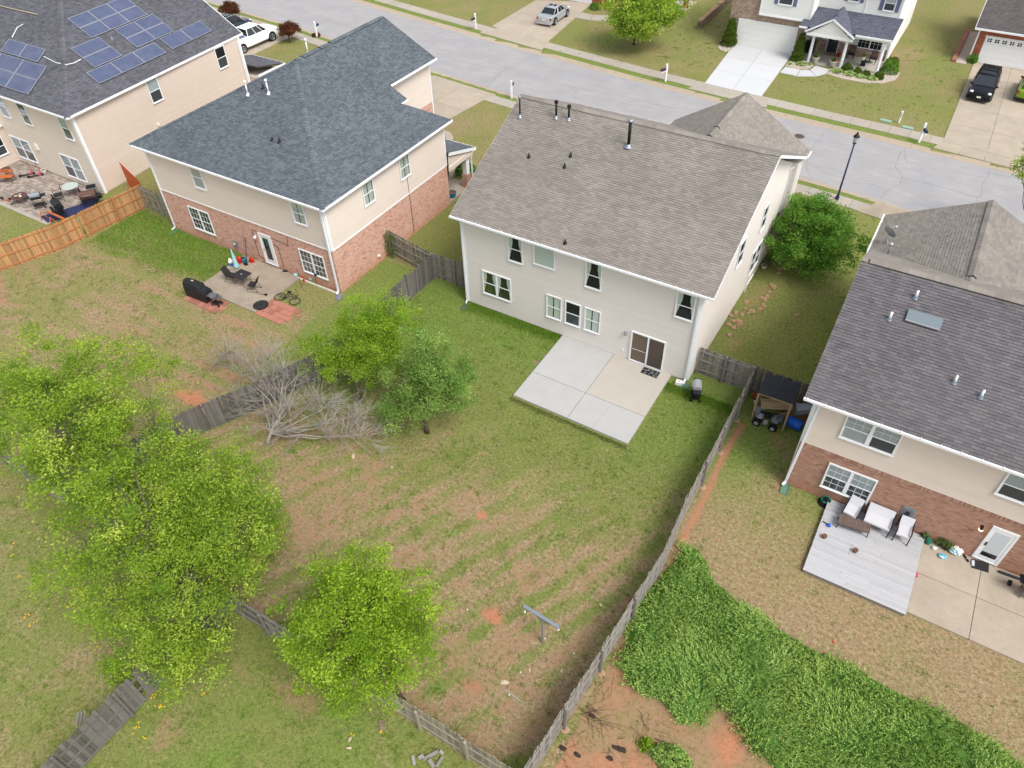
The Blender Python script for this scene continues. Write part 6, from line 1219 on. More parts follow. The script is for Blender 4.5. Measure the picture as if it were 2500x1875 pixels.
# ------------------------------------------------------------------ tall grass where it is lush
def grass(name, n, samp, h, m, seed, label):
    rng = np.random.default_rng(seed); x, y = samp(rng, n); n = len(x); z = np.zeros(n); L = h * rng.uniform(.5, 1.2, n); a = rng.random(n) * 2 * PI; ln = rng.uniform(.1, .6, n); tip = np.stack([x + np.cos(a) * ln * L, y + np.sin(a) * ln * L, L], 1); w_ = rng.uniform(.006, .014, n); px_ = np.stack([-np.sin(a) * w_, np.cos(a) * w_, np.zeros(n)], 1); b0 = np.stack([x, y, z], 1); md = b0 * .45 + tip * .55 + np.array([0, 0, .012])
    v = np.stack([b0 - px_, b0 + px_, md + px_ * .8, tip, md - px_ * .8], 1).reshape(-1, 3); me = fast_mesh(name, v, np.arange(n * 5).reshape(-1, 5), m, fattr=dict(tone=np.clip(rng.normal(.5, .22, n), 0, 1)), k=5); o = link(name, me, kind='stuff'); tag(o, label, 'grass')
def along(segs, wd):
    def f(rng, n):
        P = []; Ls = [math.dist(a, b_) for a, b_ in segs]; tot = sum(Ls)
        X__, Y__ = [], []
        for (a, b_), L in zip(segs, Ls):
            k = int(n * L / tot); t = rng.random(k); nx_, ny_ = -(b_[1] - a[1]) / L, (b_[0] - a[0]) / L; o = np.abs(rng.normal(0, 1, k)) * wd
            X__.append(a[0] + (b_[0] - a[0]) * t + nx_ * o); Y__.append(a[1] + (b_[1] - a[1]) * t + ny_ * o)
        return np.concatenate(X__), np.concatenate(Y__)
    return f
def where_lush(poly, thr):
    def f(rng, n):
        P = np.array(poly); x = rng.uniform(P[:, 0].min(), P[:, 0].max(), n); y = rng.uniform(P[:, 1].min(), P[:, 1].max(), n); ix = np.clip(np.searchsorted(ax, x), 0, nx - 1); iy = np.clip(np.searchsorted(ay, y), 0, ny - 1); L = lush.reshape(ny, nx)[iy, ix]; k = inpoly(x, y, poly) & (L > thr * rng.random(n)); return x[k], y[k]
    return f
grass('tall_grass', 26000, where_lush([(-22, -3.2), (-15.5, -3.2), (-15.5, -7.5), (-26, -7.5), (-26, -2.5)], 1.2), .15, 'grass_lush', 1, 'bright lush grass strip below the pink brick wall')
grass('grass_fringe', 15000, along([((6.3, -.05), (0, -.05)), ((16.7, -.6), (13.0, -.6))], .35), .12, 'grass_lush', 2, 'fresh grass fringe along the foot of the grey sided wall')
grass('grass_fringe', 6000, along([((6.35, -5.6), (13.0, -5.7)), ][0:1], -.12), .07, 'grass_leaf', 3, 'grass edge creeping along the front of the four-slab patio')
grass('yard_grass', 110000, lambda rng, n: (lambda x, y: (x, y))(*(lambda x, y, k: (x[k], y[k]))(*(lambda x, y: (x, y, (C.reshape(ny, nx)[np.clip(np.searchsorted(ay, y), 0, ny - 1), np.clip(np.searchsorted(ax, x), 0, nx - 1)]) & (dry.reshape(ny, nx)[np.clip(np.searchsorted(ay, y), 0, ny - 1), np.clip(np.searchsorted(ax, x), 0, nx - 1)] < 1.1 * rng.random(n)) & (clay.reshape(ny, nx)[np.clip(np.searchsorted(ay, y), 0, ny - 1), np.clip(np.searchsorted(ax, x), 0, nx - 1)] < .4 * rng.random(n)) & ~((x > 6.35) & (x < 13.05) & (y > -5.7))))(rng.uniform(-4, 16.8, n), rng.uniform(-21.5, -.1, n)))), .06, 'grass_leaf', 4, 'short mown grass of the centre back yard')
rng = np.random.default_rng(303)
for lab, (xa, xb, ya, yb), nn, mm in (('weed clumps scattered through the centre yard', (-4, 16.6, -21.3, -1), 1500, 'grass_lush'), ('weed clumps scattered behind the back fence', (-12, 16, -31, -21.9), 1300, 'grass_lush'), ('weed clumps scattered over the mown left yard', (-27, -5, -21, -7.5), 1100, 'grass_leaf'), ('weed clumps on the lawns across the road', (-14, 20.5, 37, 55), 900, 'grass_lush'), ('weed clumps in the side yard and right-hand yard', (17.8, 31, -10.5, 21), 700, 'grass_lush')):
    x = rng.uniform(xa, xb, nn); y = rng.uniform(ya, yb, nn); k = vnoise(x, y, 1.6, 55, 3) > .44
    for x0, x1, y0, y1 in ((6.2, 13.1, -5.8, 0), (.2, 7.2, 34, 46.5), (22, 34, -8.5, -4), (6.5, 15, 44, 56), (-12, -8.4, -8.5, -5), (20, 34, -4.5, 9)): k &= ~((x > x0) & (x < x1) & (y > y0) & (y < y1))
    x, y = x[k], y[k]; sg = rng.uniform(.03, .13, len(x)); v_, f_, t_ = leaf_quads(np.stack([x, y, np.full(len(x), .03)], 1), (sg * 260).astype(int) + 4, sg, L=.085, Wd=.022, zsq=.12, up=.5, tone0=.4, tj=.22, rng=rng)
    o = link('weeds', fast_mesh('weeds', v_, f_, mm, fattr=dict(tone=t_)), kind='stuff'); tag(o, lab, 'weeds')
fl = MB(); rr = random.Random(5)
for q in [(-4.312,-26.153,0.000), (-3.772,-26.307,0.000), (-7.919,-24.415,0.000), (-7.566,-24.756,0.000), (-3.187,-25.014,-0.000), (-6.149,-25.249,0.000), (2.915,-25.837,0.000), (3.350,-25.879,-0.000), (3.493,-25.893,0.000), (3.179,-24.968,0.000), (2.510,-24.839,0.000), (3.298,-26.783,0.000), (3.846,-27.024,0.000), (3.287,-26.979,0.000), (3.297,-24.163,0.000), (2.924,-25.629,0.000), (-3.700,-26.148,0.000), (-4.255,-26.356,0.000), (10.225,-23.066,0.000), (10.987,-22.429,0.000), (8.429,-21.460,0.000), (-0.630,-25.601,0.000), (4.438,-24.737,0.000)]:
    for _ in range(3): fl.cbox((q[0] + rr.uniform(-.1, .1), q[1] + rr.uniform(-.1, .1), .08), (.04, .04, .02), rr.uniform(0, 3))
tag(fl.build('dandelions', 'yellow_flower', kind='stuff'), 'scattered yellow dandelion flowers in the grass behind the back fence', 'flowers')
# charred brush and sticks on the clay slope
mb = MB(); rr = random.Random(8)
def stick(q, ang, L, r=.006, n=14, spread=.7):
    for _ in range(n):
        a = ang + rr.gauss(0, spread); l = L * rr.uniform(.15, .6); p = Vector((q[0] + rr.gauss(0, .3), q[1] + rr.gauss(0, .25), .02)); e = p + Vector((math.cos(a) * l, math.sin(a) * l, rr.uniform(0, .06))); mb.tube([p, (p + e) / 2 + Vector((rr.gauss(0, .04), rr.gauss(0, .04), .03)), e], [r, r * .7, r * .4], 4, cap=False)
for q, a, L, n in (((17.080,-18.049,0.000), -.35, 2.0, 34), ((16.998,-16.618,0.000), -1.2, 1.2, 18), ((18.341,-18.691,0.000), .1, .7, 16), ((17.114,-19.043,0.000), .3, .9, 16), ((16.799,-19.697,0.000), 0, .7, 12), ((19.467,-17.652,0.000), -.9, 1.6, 20), ((19.035,-17.189,0.000), -1.1, 1.2, 14), ((20.239,-17.890,0.000), .6, 1.2, 16)): stick(q, a, L, n=n)
tag(mb.build('dead_brush', 'char', kind='stuff'), 'dark charred twigs strewn over the red clay slope', 'brush')
mb = MB()
for q in ((18.662,-18.594,0.000), (18.538,-18.621,0.000), (18.787,-18.567,0.000), (18.513,-19.048,0.000), (17.322,-18.054,0.000), (16.923,-19.577,0.000), (17.464,-19.533,0.000)): mb.blob((q[0], q[1], .02), (.14, .09, .05), 8, 4, .35, rnd=rr)
tag(mb.build('charred_debris', 'char', kind='stuff'), 'black burnt clumps lying on the red clay at the bottom', 'debris')


# ================================================================== YARD AND PATIO THINGS
def V2(p): return (p[0], p[1], 0)
# --- patio of the slate-roofed house
z0 = .08
t = thing('patio_table', 'square dark mesh patio table on the stained concrete by the glazed door', 'table', (-13.1, -5.42, z0), 0)
MB().box(-.47, .47, -.42, .42, .66, .69).build('tabletop', 'mesh_black', t); MB().tube([(0, 0, .69), (0, 0, .72)], .05, 8).build('umbrella_hole_cap', 'steel', t)
for sx in (-1, 1):
    for sy in (-1, 1): MB().tube([(sx * .4, sy * .35, .66), (sx * .3, sy * .26, .3), (sx * .42, sy * .38, 0)], .014, 5).build('leg', 'metal_black', t)
def sling_chair(label, loc, rz, m='mesh_black', fm='metal_black', h=.95, grp=None):
    t = thing('patio_chair', label, 'chair', loc, rz, group=grp); rr = .013
    MB().loft([[(-.24, -.22, .40), (.24, -.22, .40), (.24, -.22, .42), (-.24, -.22, .42)], [(-.25, .22, .43), (.25, .22, .43), (.25, .22, .45), (-.25, .22, .45)]]).build('seat', m, t)
    MB().loft([[(-.24, -.20, .42), (.24, -.20, .42), (.24, -.24, .42), (-.24, -.24, .42)], [(-.25, -.36, .75), (.25, -.36, .75), (.25, -.39, .75), (-.25, -.39, .75)], [(-.2, -.46, h), (.2, -.46, h), (.2, -.48, h), (-.2, -.48, h)]]).build('backrest', m, t)
    for s in (-1, 1):
        MB().tube([(s * .27, -.42, .02), (s * .27, .25, .0)], rr, 5).tube([(s * .27, .25, 0), (s * .27, .27, .5), (s * .27, .1, .62), (s * .27, -.30, .6)], rr, 5).build('frame', fm, t)
        MB().tube([(s * .27, -.42, .02), (s * .26, -.2, .42), (s * .22, -.48, h)], rr, 5).build('leg', fm, t)
    return t
sling_chair('dark sling chair on the left of the mesh patio table', (-13.95, -5.55, z0), -PI / 2 + .25); sling_chair('dark sling chair on the right of the mesh patio table', (-12.1, -5.6, z0), PI / 2 + .35); 
t = thing('barbecue', 'long barbecue under a black fitted cover on red pavers', 'barbecue', (-14.45, -7.72, .05), .03)
prof = lambda x, w, h, k: [(x, -w, .12), (x, w, .12), (x, w * 1.02, h * .62), (x, w * .8, h * .88), (x, w * .35, h), (x, -w * .35, h), (x, -w * .8, h * .88), (x, -w * 1.02, h * .62)]
MB().loft([prof(-.9, .30, .92, 0), prof(-.86, .33, 1.12, 0), prof(-.4, .34, 1.18, 0), prof(.1, .34, 1.17, 0), prof(.36, .34, 1.16, 0), prof(.44, .34, .96, 0), prof(.86, .33, .9, 0), prof(.9, .3, .75, 0)]).build('cover', 'cover_black', t, smooth=False)
MB().box(-.3, -.14, -.06, .04, 1.172, 1.182).build('label', 'paper', t)
for x in (-.6, -.1, .15): MB().lathe([(.05, 0), (.05, .01)], (x, .05, 1.17), 8).build('vent_patch', 'plastic_black', t)
for x in (-.75, .75): MB().tube([(x, -.3, .06), (x, -.26, .06)], .08, 10).build('wheel', 'rubber', t)
def small_grill(label, loc, rz, s=1.0, lidm='metal_grey', body='metal_grey', leg='metal_dark', name='barbecue', lidopen=False):
    t = thing(name, label, 'barbecue', loc, rz); W = .28 * s; D2 = .2 * s
    MB().box(-W, W, -D2, D2, .62 * s, .78 * s).build('firebox', body, t)
    MB().loft([[(x, -D2, .78 * s), (x, D2, .78 * s), (x, D2 * .9, .90 * s), (x, D2 * .4, .97 * s), (x, -D2 * .4, .97 * s), (x, -D2 * .9, .90 * s)] for x in (-W, W)]).build('lid', lidm, t)
    MB().tube([(-W * .6, -D2 * 1.2, .86 * s), (W * .6, -D2 * 1.2, .86 * s)], .014, 6).build('handle', 'steel', t)
    for sx in (-1, 1):
        MB().box(sx * (W + .02) if sx > 0 else -W - .26 * s, W + .26 * s if sx > 0 else -(W + .02), -D2 * .9, D2 * .9, .74 * s, .77 * s).build('side_shelf', body, t)
        for sy in (-1, 1): MB().bar((sx * W * .9, sy * D2 * .8, .62 * s), (sx * W * .95, sy * D2 * .95, 0), .03).build('leg', leg, t)
    MB().box(-W, W, -D2, D2, .2 * s, .22 * s).build('lower_shelf', leg, t)
    for sy in (-1, 1): MB().tube([(W * 1.0, sy * D2, .08), (W * 1.12, sy * D2, .08)], .08, 10).build('wheel', 'rubber', t)
    return t
small_grill('small grey folding barbecue with open tray beside the black covered one', (-13.0, -7.75, .05), .2, .85, 'metal_grey')
small_grill('chrome lidded barbecue standing on grass at the corner of the grey sided house', (14.62, -.95, .02), -PI / 2 + .35, 1.08, 'steel', 'metal_dark', 'metal_black')
t = thing('gas_bottle', 'white and blue propane bottle at the edge of the stained patio', 'gas bottle', (*(-15.303,-4.392,0.000)[:2], z0)); x, y = t.location[:2]
MB().lathe([(.13, 0), (.15, .05), (.15, .17)], (x, y, z0), 12).build('lower_body', 'blue', t, smooth=True); MB().lathe([(.15, .17), (.15, .30), (.10, .37), (.05, .39)], (x, y, z0), 12).build('upper_body', 'white_plastic', t, smooth=True); MB().lathe([(.09, .38), (.09, .46)], (x, y, z0), 10).build('collar', 'white_plastic', t)
t = thing('parasol', 'folded pale aqua parasol leaning over the patio edge', 'parasol', (*(-14.648,-4.509,0.000)[:2], z0)); x, y = t.location[:2]
MB().lathe([(.15, .12), (.17, .2), (.12, .7), (.06, 1.2), (.02, 1.5)], (x, y, z0), 9).build('canopy', 'aqua', t); MB().tube([(x, y, z0), (x, y, z0 + 1.55)], .018, 6).build('pole', 'steel', t)
def gas_can(label, p, s=1):
    t = thing('fuel_can', label, 'fuel can', (p[0], p[1], z0)); x, y = p[:2]; MB().loft([[(x + a * .16 * s * k, y + b * .11 * s * k, z0 + z * s) for a, b in ((-1, -1), (1, -1), (1, 1), (-1, 1))] for z, k in ((0, .95), (.04, 1), (.26, 1), (.33, .7), (.35, .3))]).build('body', 'red', t)
    MB().tube([(x - .08, y, z0 + .33 * s), (x, y, z0 + .4 * s), (x + .08, y, z0 + .33 * s)], .016, 5).build('handle', 'red', t); MB().tube([(x + .1, y, z0 + .3 * s), (x + .2, y, z0 + .42 * s)], .02, 6).build('spout', 'yellow_flower', t)
gas_can('larger red fuel can beside the aqua parasol', (-15.053,-3.959,0.000), 1.15); gas_can('smaller red fuel can near the shoe tray', (-14.370,-3.512,0.000), .9)
t = thing('garden_tools', 'long handled garden tools leaning on pink brick left of the glazed door', 'tools', (-14.6, -3.4, z0))
for a, b_, mm in (((-14.75, -3.7, z0), (-14.9, -3.15, 1.75), 'metal_grey'), ((-14.6, -3.75, z0), (-14.75, -3.15, 1.6), 'metal_black'), ((-14.5, -3.8, z0), (-14.05, -3.16, 1.35), 'wood_beam')): MB().tube([a, b_], .018, 6).build('tool_shaft', mm, t)
MB().cbox((-14.72, -3.78, .2), (.25, .22, .26), .4).build('trimmer_motor', 'teal', t); MB().cbox((-14.45, -3.95, .15), (.2, .14, .18), .2).build('trimmer_guard', 'plastic_black', t); MB().blob((-14.95, -3.7, .2), (.2, .16, .16), 8, 5).build('hose_coil', 'metal_dark', t)
t = thing('shoe_tray', 'pale tray with shoes next to the glazed door step', 'tray', (*(-14.134,-2.986,0.000)[:2], z0)); x, y = t.location[:2]; MB().cbox((x, y, z0 + .03), (.42, .26, .05), -.1).build('tray', 'white_plastic', t); MB().cbox((x + .03, y - .05, z0 + .09), (.26, .09, .07), -.2).build('shoe', 'metal_dark', t)
o = MB().cbox((0, 0, .012), (.34, .24, .02)); solo(o, 'mat', 'mat_dark', 'small dark mat lying skewed right of the glazed door', 'mat', (*(-11.770,-3.185,0.000)[:2], z0), .5)
t = thing('lid', 'round black lid with patterned ring lying at the patio edge near red paving', 'lid', (*(-10.623,-6.512,0.000)[:2], z0)); x, y = t.location[:2]; MB().lathe([(.46, 0), (.46, .03), (.42, .045), (.40, .03)], (x, y, z0), 24).build('rim', 'metal_dark', t); MB().lathe([(.38, .03), (.30, .045), (.12, .05)], (x, y, z0), 20).build('disc', 'mat_dark', t); MB().lathe([(.08, .05), (.05, .09)], (x, y, z0), 8).build('knob', 'metal_black', t)
t = thing('pan', 'small dark pan with a long handle left on the stained concrete', 'pan', (*(-11.062,-5.629,0.000)[:2], z0)); x, y = t.location[:2]; MB().lathe([(.08, 0), (.11, .05), (.10, .05), (.08, .02)], (x, y, z0), 12).build('bowl', 'metal_black', t); MB().bar((x - .1, y - .02, z0 + .04), (x - .42, y - .15, z0 + .03), .025, .012).build('handle', 'metal_black', t)
t = thing('bicycle', 'dark bicycle lying on its side in the grass beside the red paving', 'bicycle', (-9.6, -5.3, .05), .12)
for x, r in ((-.55, .33), (.55, .33)):
    w__ = MB(); w__.tube([(x + r * math.cos(a * PI / 10), r * math.sin(a * PI / 10), .08) for a in range(21)], .02, 6, cap=False); w__ = w__.build('wheel', 'rubber', t); sp = MB()
    for a in range(8): sp.bar((x, 0, .08), (x + r * math.cos(a * PI / 4), r * math.sin(a * PI / 4), .08), .006)
    sp.build('spokes', 'steel', w__)
MB().tube([(-.55, 0, .12), (-.15, -.02, .14), (.1, .42, .16), (.45, .38, .16), (.55, 0, .12)], .018, 5).tube([(-.15, -.02, .14), (.45, .38, .16)], .018, 5).tube([(-.55, 0, .12), (-.2, .4, .15), (.4, .4, .15)], .016, 5).tube([(-.15, -.02, .14), (-.22, .5, .15)], .016, 5).build('frame', 'metal_dark', t)
MB().cbox((-.23, .55, .15), (.26, .1, .06)).build('saddle', 'plastic_black', t); MB().tube([(.42, .45, .02), (.42, .5, .16), (.42, .5, .45), (.36, .42, .6)], .014, 5).build('handlebar', 'metal_black', t); MB().lathe([(.1, 0), (.1, .02)], (-.15, -.02, .14), 10).build('crank', 'metal_dark', t)
t = thing('plant_hook', 'thin black shepherd hook stake with a red lantern by the right window of pink brick', 'plant hook', (*(-9.646,-3.971,0.000)[:2], 0)); x, y = t.location[:2]; MB().tube([(x, y, 0), (x, y, 1.35), (x - .08, y, 1.5), (x - .16, y, 1.42)], .012, 5).build('stake', 'metal_black', t); MB().cbox((x - .05, y + .3, .4), (.1, .1, .16)).build('lantern', 'red', t); MB().blob((x - .12, y + .35, .62), (.08, .06, .06), 7, 4).build('red_flower', 'red', t)
t = thing('plant_stake', 'short dark plant stake with hanging pot under the right window of pink brick', 'plant stake', (*(-9.049,-3.318,0.000)[:2], 0)); x, y = t.location[:2]; MB().tube([(x, y, 0), (x - .02, y + .05, .95), (x + .08, y + .05, 1.0)], .012, 5).build('stake', 'metal_black', t); MB().lathe([(.05, 0), (.1, .12)], (x + .08, y + .05, .75), 8).build('pot', 'navy', t)
for q, m_, lb in (((-10.897,-3.200,0.000), 'aqua', 'pale aqua pebble bag at the corner of the stained concrete patio'), ((-9.718,-3.068,0.000), 'aqua', 'pale aqua bag halfway along the white edging'), ((-11.233,-2.790,0.000), 'stone_tan', 'grey-brown stone lantern against the pink brick'), ((-9.740,-2.709,0.000), 'navy', 'dark blue flower pot under the right window')):
    t = thing('garden_ornament', lb, 'ornament', (*q[:2], 0)); MB().blob((q[0], q[1], .12), (.15, .11, .12), 9, 5, .15).build('body', m_, t); MB().lathe([(.05, .2), (.04, .26)], (q[0], q[1], 0), 7).build('top', 'stone_tan', t)
e = thing('border_edging', 'low white scalloped edging before the pink brick wall', 'edging', (-9, -4.0, 0)); a, b_ = Vector((-10.611,-3.321,0.000)), Vector((-7.233,-3.322,0.000)); n = 14
for i in range(n): p, q = a.lerp(b_, i / n), a.lerp(b_, (i + .94) / n); MB().bar(p + Vector((0, 0, .05)), q + Vector((0, 0, .05)), .05, .12, random.uniform(-.1, .05)).build('edging_piece', 'white_plastic', e)
def splash(label, p, q, m='galv', w=.16):
    t = thing('splash_block', label, 'splash block', (p[0], p[1], 0)); P, Q_ = Vector(p), Vector(q); d = (Q_ - P).normalized(); s = Vector((-d.y, d.x, 0)) * w
    MB().bar(P + Vector((0, 0, .04)), Q_ + Vector((0, 0, .02)), w * 1.9, .03).build('tray', m, t); MB().bar(P + s + Vector((0, 0, .07)), Q_ + s + Vector((0, 0, .04)), .03, .07).bar(P - s + Vector((0, 0, .07)), Q_ - s + Vector((0, 0, .04)), .03, .07).build('side_lip', m, t)
splash('grey splash block at the right corner downspout of the pink brick wall', (-7.106,-3.250,0.000), (-6.981,-3.780,0.000)); splash('green plastic drain extension at the left corner of the pink brick house', (-21.712,-2.968,0.000), (-21.680,-3.868,0.000), 'gutter_green', .09)
splash('dark splash block at the left corner of the grey sided house', (0.086,-0.261,0.000), (0.152,-0.867,0.000), 'metal_grey', .11); splash('green splash block under the downspout beside the chrome barbecue', (13.820,-0.178,0.000), (13.944,-0.817,0.000), 'gutter_green', .2); splash('pale green splash block at the left corner of the brown brick wall', (20.270,-4.113,0.000), (20.332,-4.782,0.000), 'gutter_green', .16)
# blue pots by the slate porch
def pot(label, p, r, h, m, plant=None, name='plant_pot', pr=None, cat='pot', zb=0):
    t = thing(name, label, cat, (p[0], p[1], zb)); MB().lathe([(r * .7, 0), (r, h * .8), (r * 1.08, h * .82), (r * 1.08, h), (r * .92, h), (r * .88, h * .85)], (p[0], p[1], zb), 14).build('pot', m, t, smooth=False); MB().lathe([(r * .88, 0), (r * .88, .01)], (p[0], p[1], zb + h * .86), 12).build('soil', 'fill_soil', t)
    if plant: pr = pr or r * 1.2; rng = np.random.default_rng(int(abs(p[0]) * 100)); c = np.array([[p[0], p[1], zb + h + pr * .35]]) + rng.normal(size=(26, 3)) * pr * .4; leaves('foliage', t, plant, c, 9, .05, L=.11, Wd=.05, rng=rng, up=.4)
    return t
pot('taller teal pot, nearer of two on the grass by the slate porch', (-7.564,8.698,0.000), .26, .55, 'teal'); pot('teal pot behind the nearer one by the slate porch', (-7.550,9.347,0.000), .28, .5, 'teal')
# --- patio of the house with solar panels
zp = .055
def scooter(label, p, rz):
    t = thing('scooter', label, 'scooter', (p[0], p[1], zp), rz); MB().box(-.45, .3, -.07, .07, .10, .13).build('deck', 'plastic_black', t); MB().tube([(.3, 0, .12), (.42, 0, .3), (.36, 0, .98)], .022, 6).build('stem', 'pink', t); MB().tube([(.36, -.26, 1.0), (.36, .26, 1.0)], .016, 6).build('handlebar', 'metal_black', t)
    for x in (-.5, .45): MB().tube([(x, -.025, .1), (x, .025, .1)], .1, 12).build('wheel', 'rubber', t)
    MB().loft([[(.2, -.08, .12), (.2, .08, .12), (.2, .06, .2), (.2, -.06, .2)], [(.42, -.05, .14), (.42, .05, .14), (.42, .05, .34), (.42, -.05, .34)]]).build('front_fairing', 'pink', t)
scooter('pink and black scooter on the stone patio, left of two', (-37.859,-3.680,0.000), PI / 2 - .6); scooter('pink and black scooter on the stone patio, nearer the white sphere', (-37.122,-3.456,-0.000), PI / 2 - .6)
pot('round white pot beside a terracotta piece at the beige wall', (-37.244,-2.711,0.000), .2, .26, 'white_plastic', cat='pot')
t = thing('cable_reel', 'brown wooden cable reel table stood on the stone patio', 'cable reel', (*(-38.983,-4.474,0.000)[:2], zp)); x, y = t.location[:2]; MB().lathe([(.36, .62), (.36, .66)], (x, y, zp), 16).build('top_disc', 'rust', t); MB().lathe([(.16, .04), (.16, .62)], (x, y, zp), 12).build('drum', 'wood_beam', t); MB().lathe([(.36, 0), (.36, .04)], (x, y, zp), 16).build('bottom_disc', 'rust', t)
t = thing('bench', 'orange wood bench with dark metal legs at the left edge of the stone patio', 'bench', (*(-38.488,-5.091,-0.000)[:2], zp), .55)
for i in range(4): MB().box(-.75, .75, -.24 + i * .125, -.13 + i * .125, .44, .47).build('slat', 'wood_orange', t)
for sx in (-.68, .68): MB().tube([(sx, -.3, 0), (sx, -.2, .44), (sx, .2, .44), (sx, .32, .88)], .018, 5).tube([(sx, .2, .44), (sx, .3, 0)], .018, 5).build('leg_frame', 'metal_black', t)
MB().box(-.75, .75, .27, .3, .62, .72).box(-.75, .75, .3, .33, .76, .86).build('back_slat', 'wood_orange', t)
t = thing('fire_pit', 'round copper brown fire pit holding glasses on the stone patio', 'fire pit', (*(-34.732,-6.250,0.000)[:2], zp)); x, y = t.location[:2]; MB().lathe([(.22, .3), (.42, .42), (.55, .45), (.55, .48), (.44, .48), (.3, .4), (.1, .36)], (x, y, zp), 20).build('bowl', 'rust', t, smooth=True)
for a in range(4): MB().bar((x + .2 * math.cos(a * PI / 2 + .5), y + .2 * math.sin(a * PI / 2 + .5), zp + .35), (x + .4 * math.cos(a * PI / 2 + .5), y + .4 * math.sin(a * PI / 2 + .5), zp), .03).build('leg', 'rust', t)
for a, m_ in ((0, 'white_plastic'), (2, 'steel'), (4, 'paper')): MB().cbox((x + .18 * math.cos(a), y + .18 * math.sin(a), zp + .5), (.2, .14, .05), a).build('table_item', m_, t)
small_grill('silver and black gas barbecue in the middle of the stone patio', (*(-32.756,-6.050,0.000)[:2], zp), .9, 1.2, 'galv', 'metal_dark', 'metal_black')
t = thing('chair', 'black wrought iron chair with curved back on the stone patio', 'chair', (*(-32.416,-4.730,0.000)[:2], zp), -.5)
MB().box(-.27, .27, -.27, .27, .42, .46).build('seat', 'mat_dark', t); MB().tube([(-.3, .26, .42), (-.34, .34, .8), (-.2, .38, 1.08), (0, .4, 1.14), (.2, .38, 1.08), (.34, .34, .8), (.3, .26, .42)], .02, 6).tube([(-.34, .3, .66), (-.34, -.25, .64), (-.28, -.27, .42)], .016, 6).tube([(.34, .3, .66), (.34, -.25, .64), (.28, -.27, .42)], .016, 6).build('frame', 'metal_black', t)
b = MB()
for i in range(-4, 5): b.bar((i * .055, .28, .5), (i * .05, .38, 1.04 - abs(i) * .03), .01)
for z in (.6, .75, .9): b.bar((-.3, .32, z), (.3, .32, z), .01)
b.build('back_lattice', 'metal_black', t)
for sx in (-1, 1):
    for sy in (-1, 1): MB().tube([(sx * .25, sy * .25, .42), (sx * .29, sy * .29, 0)], .014, 5).build('leg', 'metal_black', t)
t = thing('glass_table', 'round pale glass table on thin dark legs near the beige wall', 'table', (-32.2, -3.75, zp), 0); MB().lathe([(.56, .70), (.58, .71), (.56, .72)], (0, 0, 0), 24, ).build('glass_top', 'frosted', t)
for a in range(4): MB().tube([(.42 * math.cos(a * PI / 2), .42 * math.sin(a * PI / 2), .70), (.2 * math.cos(a * PI / 2), .2 * math.sin(a * PI / 2), .35), (.4 * math.cos(a * PI / 2), .4 * math.sin(a * PI / 2), 0)], .012, 5).build('leg', 'metal_black', t)
solo(MB().prism([(-31.7, -6.85), (-30.5, -7.1), (-29.3, -4.7), (-30.2, -2.9), (-31.2, -2.9), (-30.6, -4.5)], .058, .07), 'ground_sheet', 'mat_navy', 'dark blue ground sheet spread under the smokers by the new fence', 'sheet')
def smoker(label, p, rz, m, s=1.0):
    t = thing('smoker', label, 'smoker', (p[0], p[1], zp), rz); MB().tube([(-.55 * s, 0, .82), (.55 * s, 0, .82)], .30 * s, 16).build('barrel', m, t, smooth=False)
    MB().tube([(.55 * s, 0, .62), (.85 * s, 0, .62)], .2 * s, 12).build('firebox', 'metal_black', t); MB().tube([(-.4 * s, 0, 1.05), (-.4 * s, 0, 1.42)], .05, 8).build('chimney', 'metal_black', t); MB().bar((-.3, -.33 * s, .9), (.3, -.33 * s, .9), .03).build('handle', 'steel', t); MB().box(-.5 * s, .5 * s, -.5 * s, -.3 * s, .6, .62).build('front_shelf', 'metal_black', t)
    for sx in (-1, 1):
        for sy in (-1, 1): MB().bar((sx * .4 * s, sy * .18, .6), (sx * .42 * s, sy * .26, 0), .035).build('leg', 'metal_black', t)
smoker('brown-black barrel smoker near the white corner board, farther of two', (-29.75, -4.0, 0), .85, 'rust'); smoker('blue-grey barrel smoker with black end, nearer of two by the new fence', (-30.5, -5.95, 0), -.35, 'metal_dark')
t = thing('cooler_box', 'grey and black box beside the farther smoker', 'box', (-30.75, -3.05, zp)); MB().cbox((-30.75, -3.05, .42), (.6, .42, .7), .9).build('body', 'galv', t); MB().cbox((-30.75, -3.05, .8), (.62, .44, .06), .9).build('lid', 'metal_black', t)
t = thing('sawhorse', 'orange beam propped on a trestle by the new fence corner', 'trestle', (-30.6, -6.75, zp)); MB().bar((-30.981,-6.577,0.550), (-28.999,-6.627,0.550), .14, .1).build('beam', 'wood_orange', t)
for q in ((-31.2, -6.9), (-30.0, -7.0)):
    for s in (-1, 1): MB().bar((q[0], q[1] , .58), (q[0] + .1, q[1] + s * .25, .03), .05).build('leg', 'wood_orange', t)
solo(MB().lathe([(.13, 0), (.13, .02)], (0, 0, 0), 12), 'drain_cover', 'rust', 'small round rusty cover near the left rim of the stone patio', 'cover', (*(-35.074,-6.804,0.000)[:2], .05)); 
t = thing('toy', 'row of dark balls and bricks on the patio rim beside the fire pit', 'ornament', (*(-36.337,-6.722,0.000)[:2], zp))
for i, q in enumerate(((-36.578,-6.772,0.000), (-36.302,-6.745,0.000), (-35.703,-6.538,0.000))): MB().blob((q[0], q[1], zp + .1), (.1, .1, .1), 8, 5, .02).build('ball', 'metal_black', t)
MB().bar((-36.027,-6.786,0.100), (-35.617,-6.602,0.100), .12, .08).build('brick_piece', 'terracotta', t)
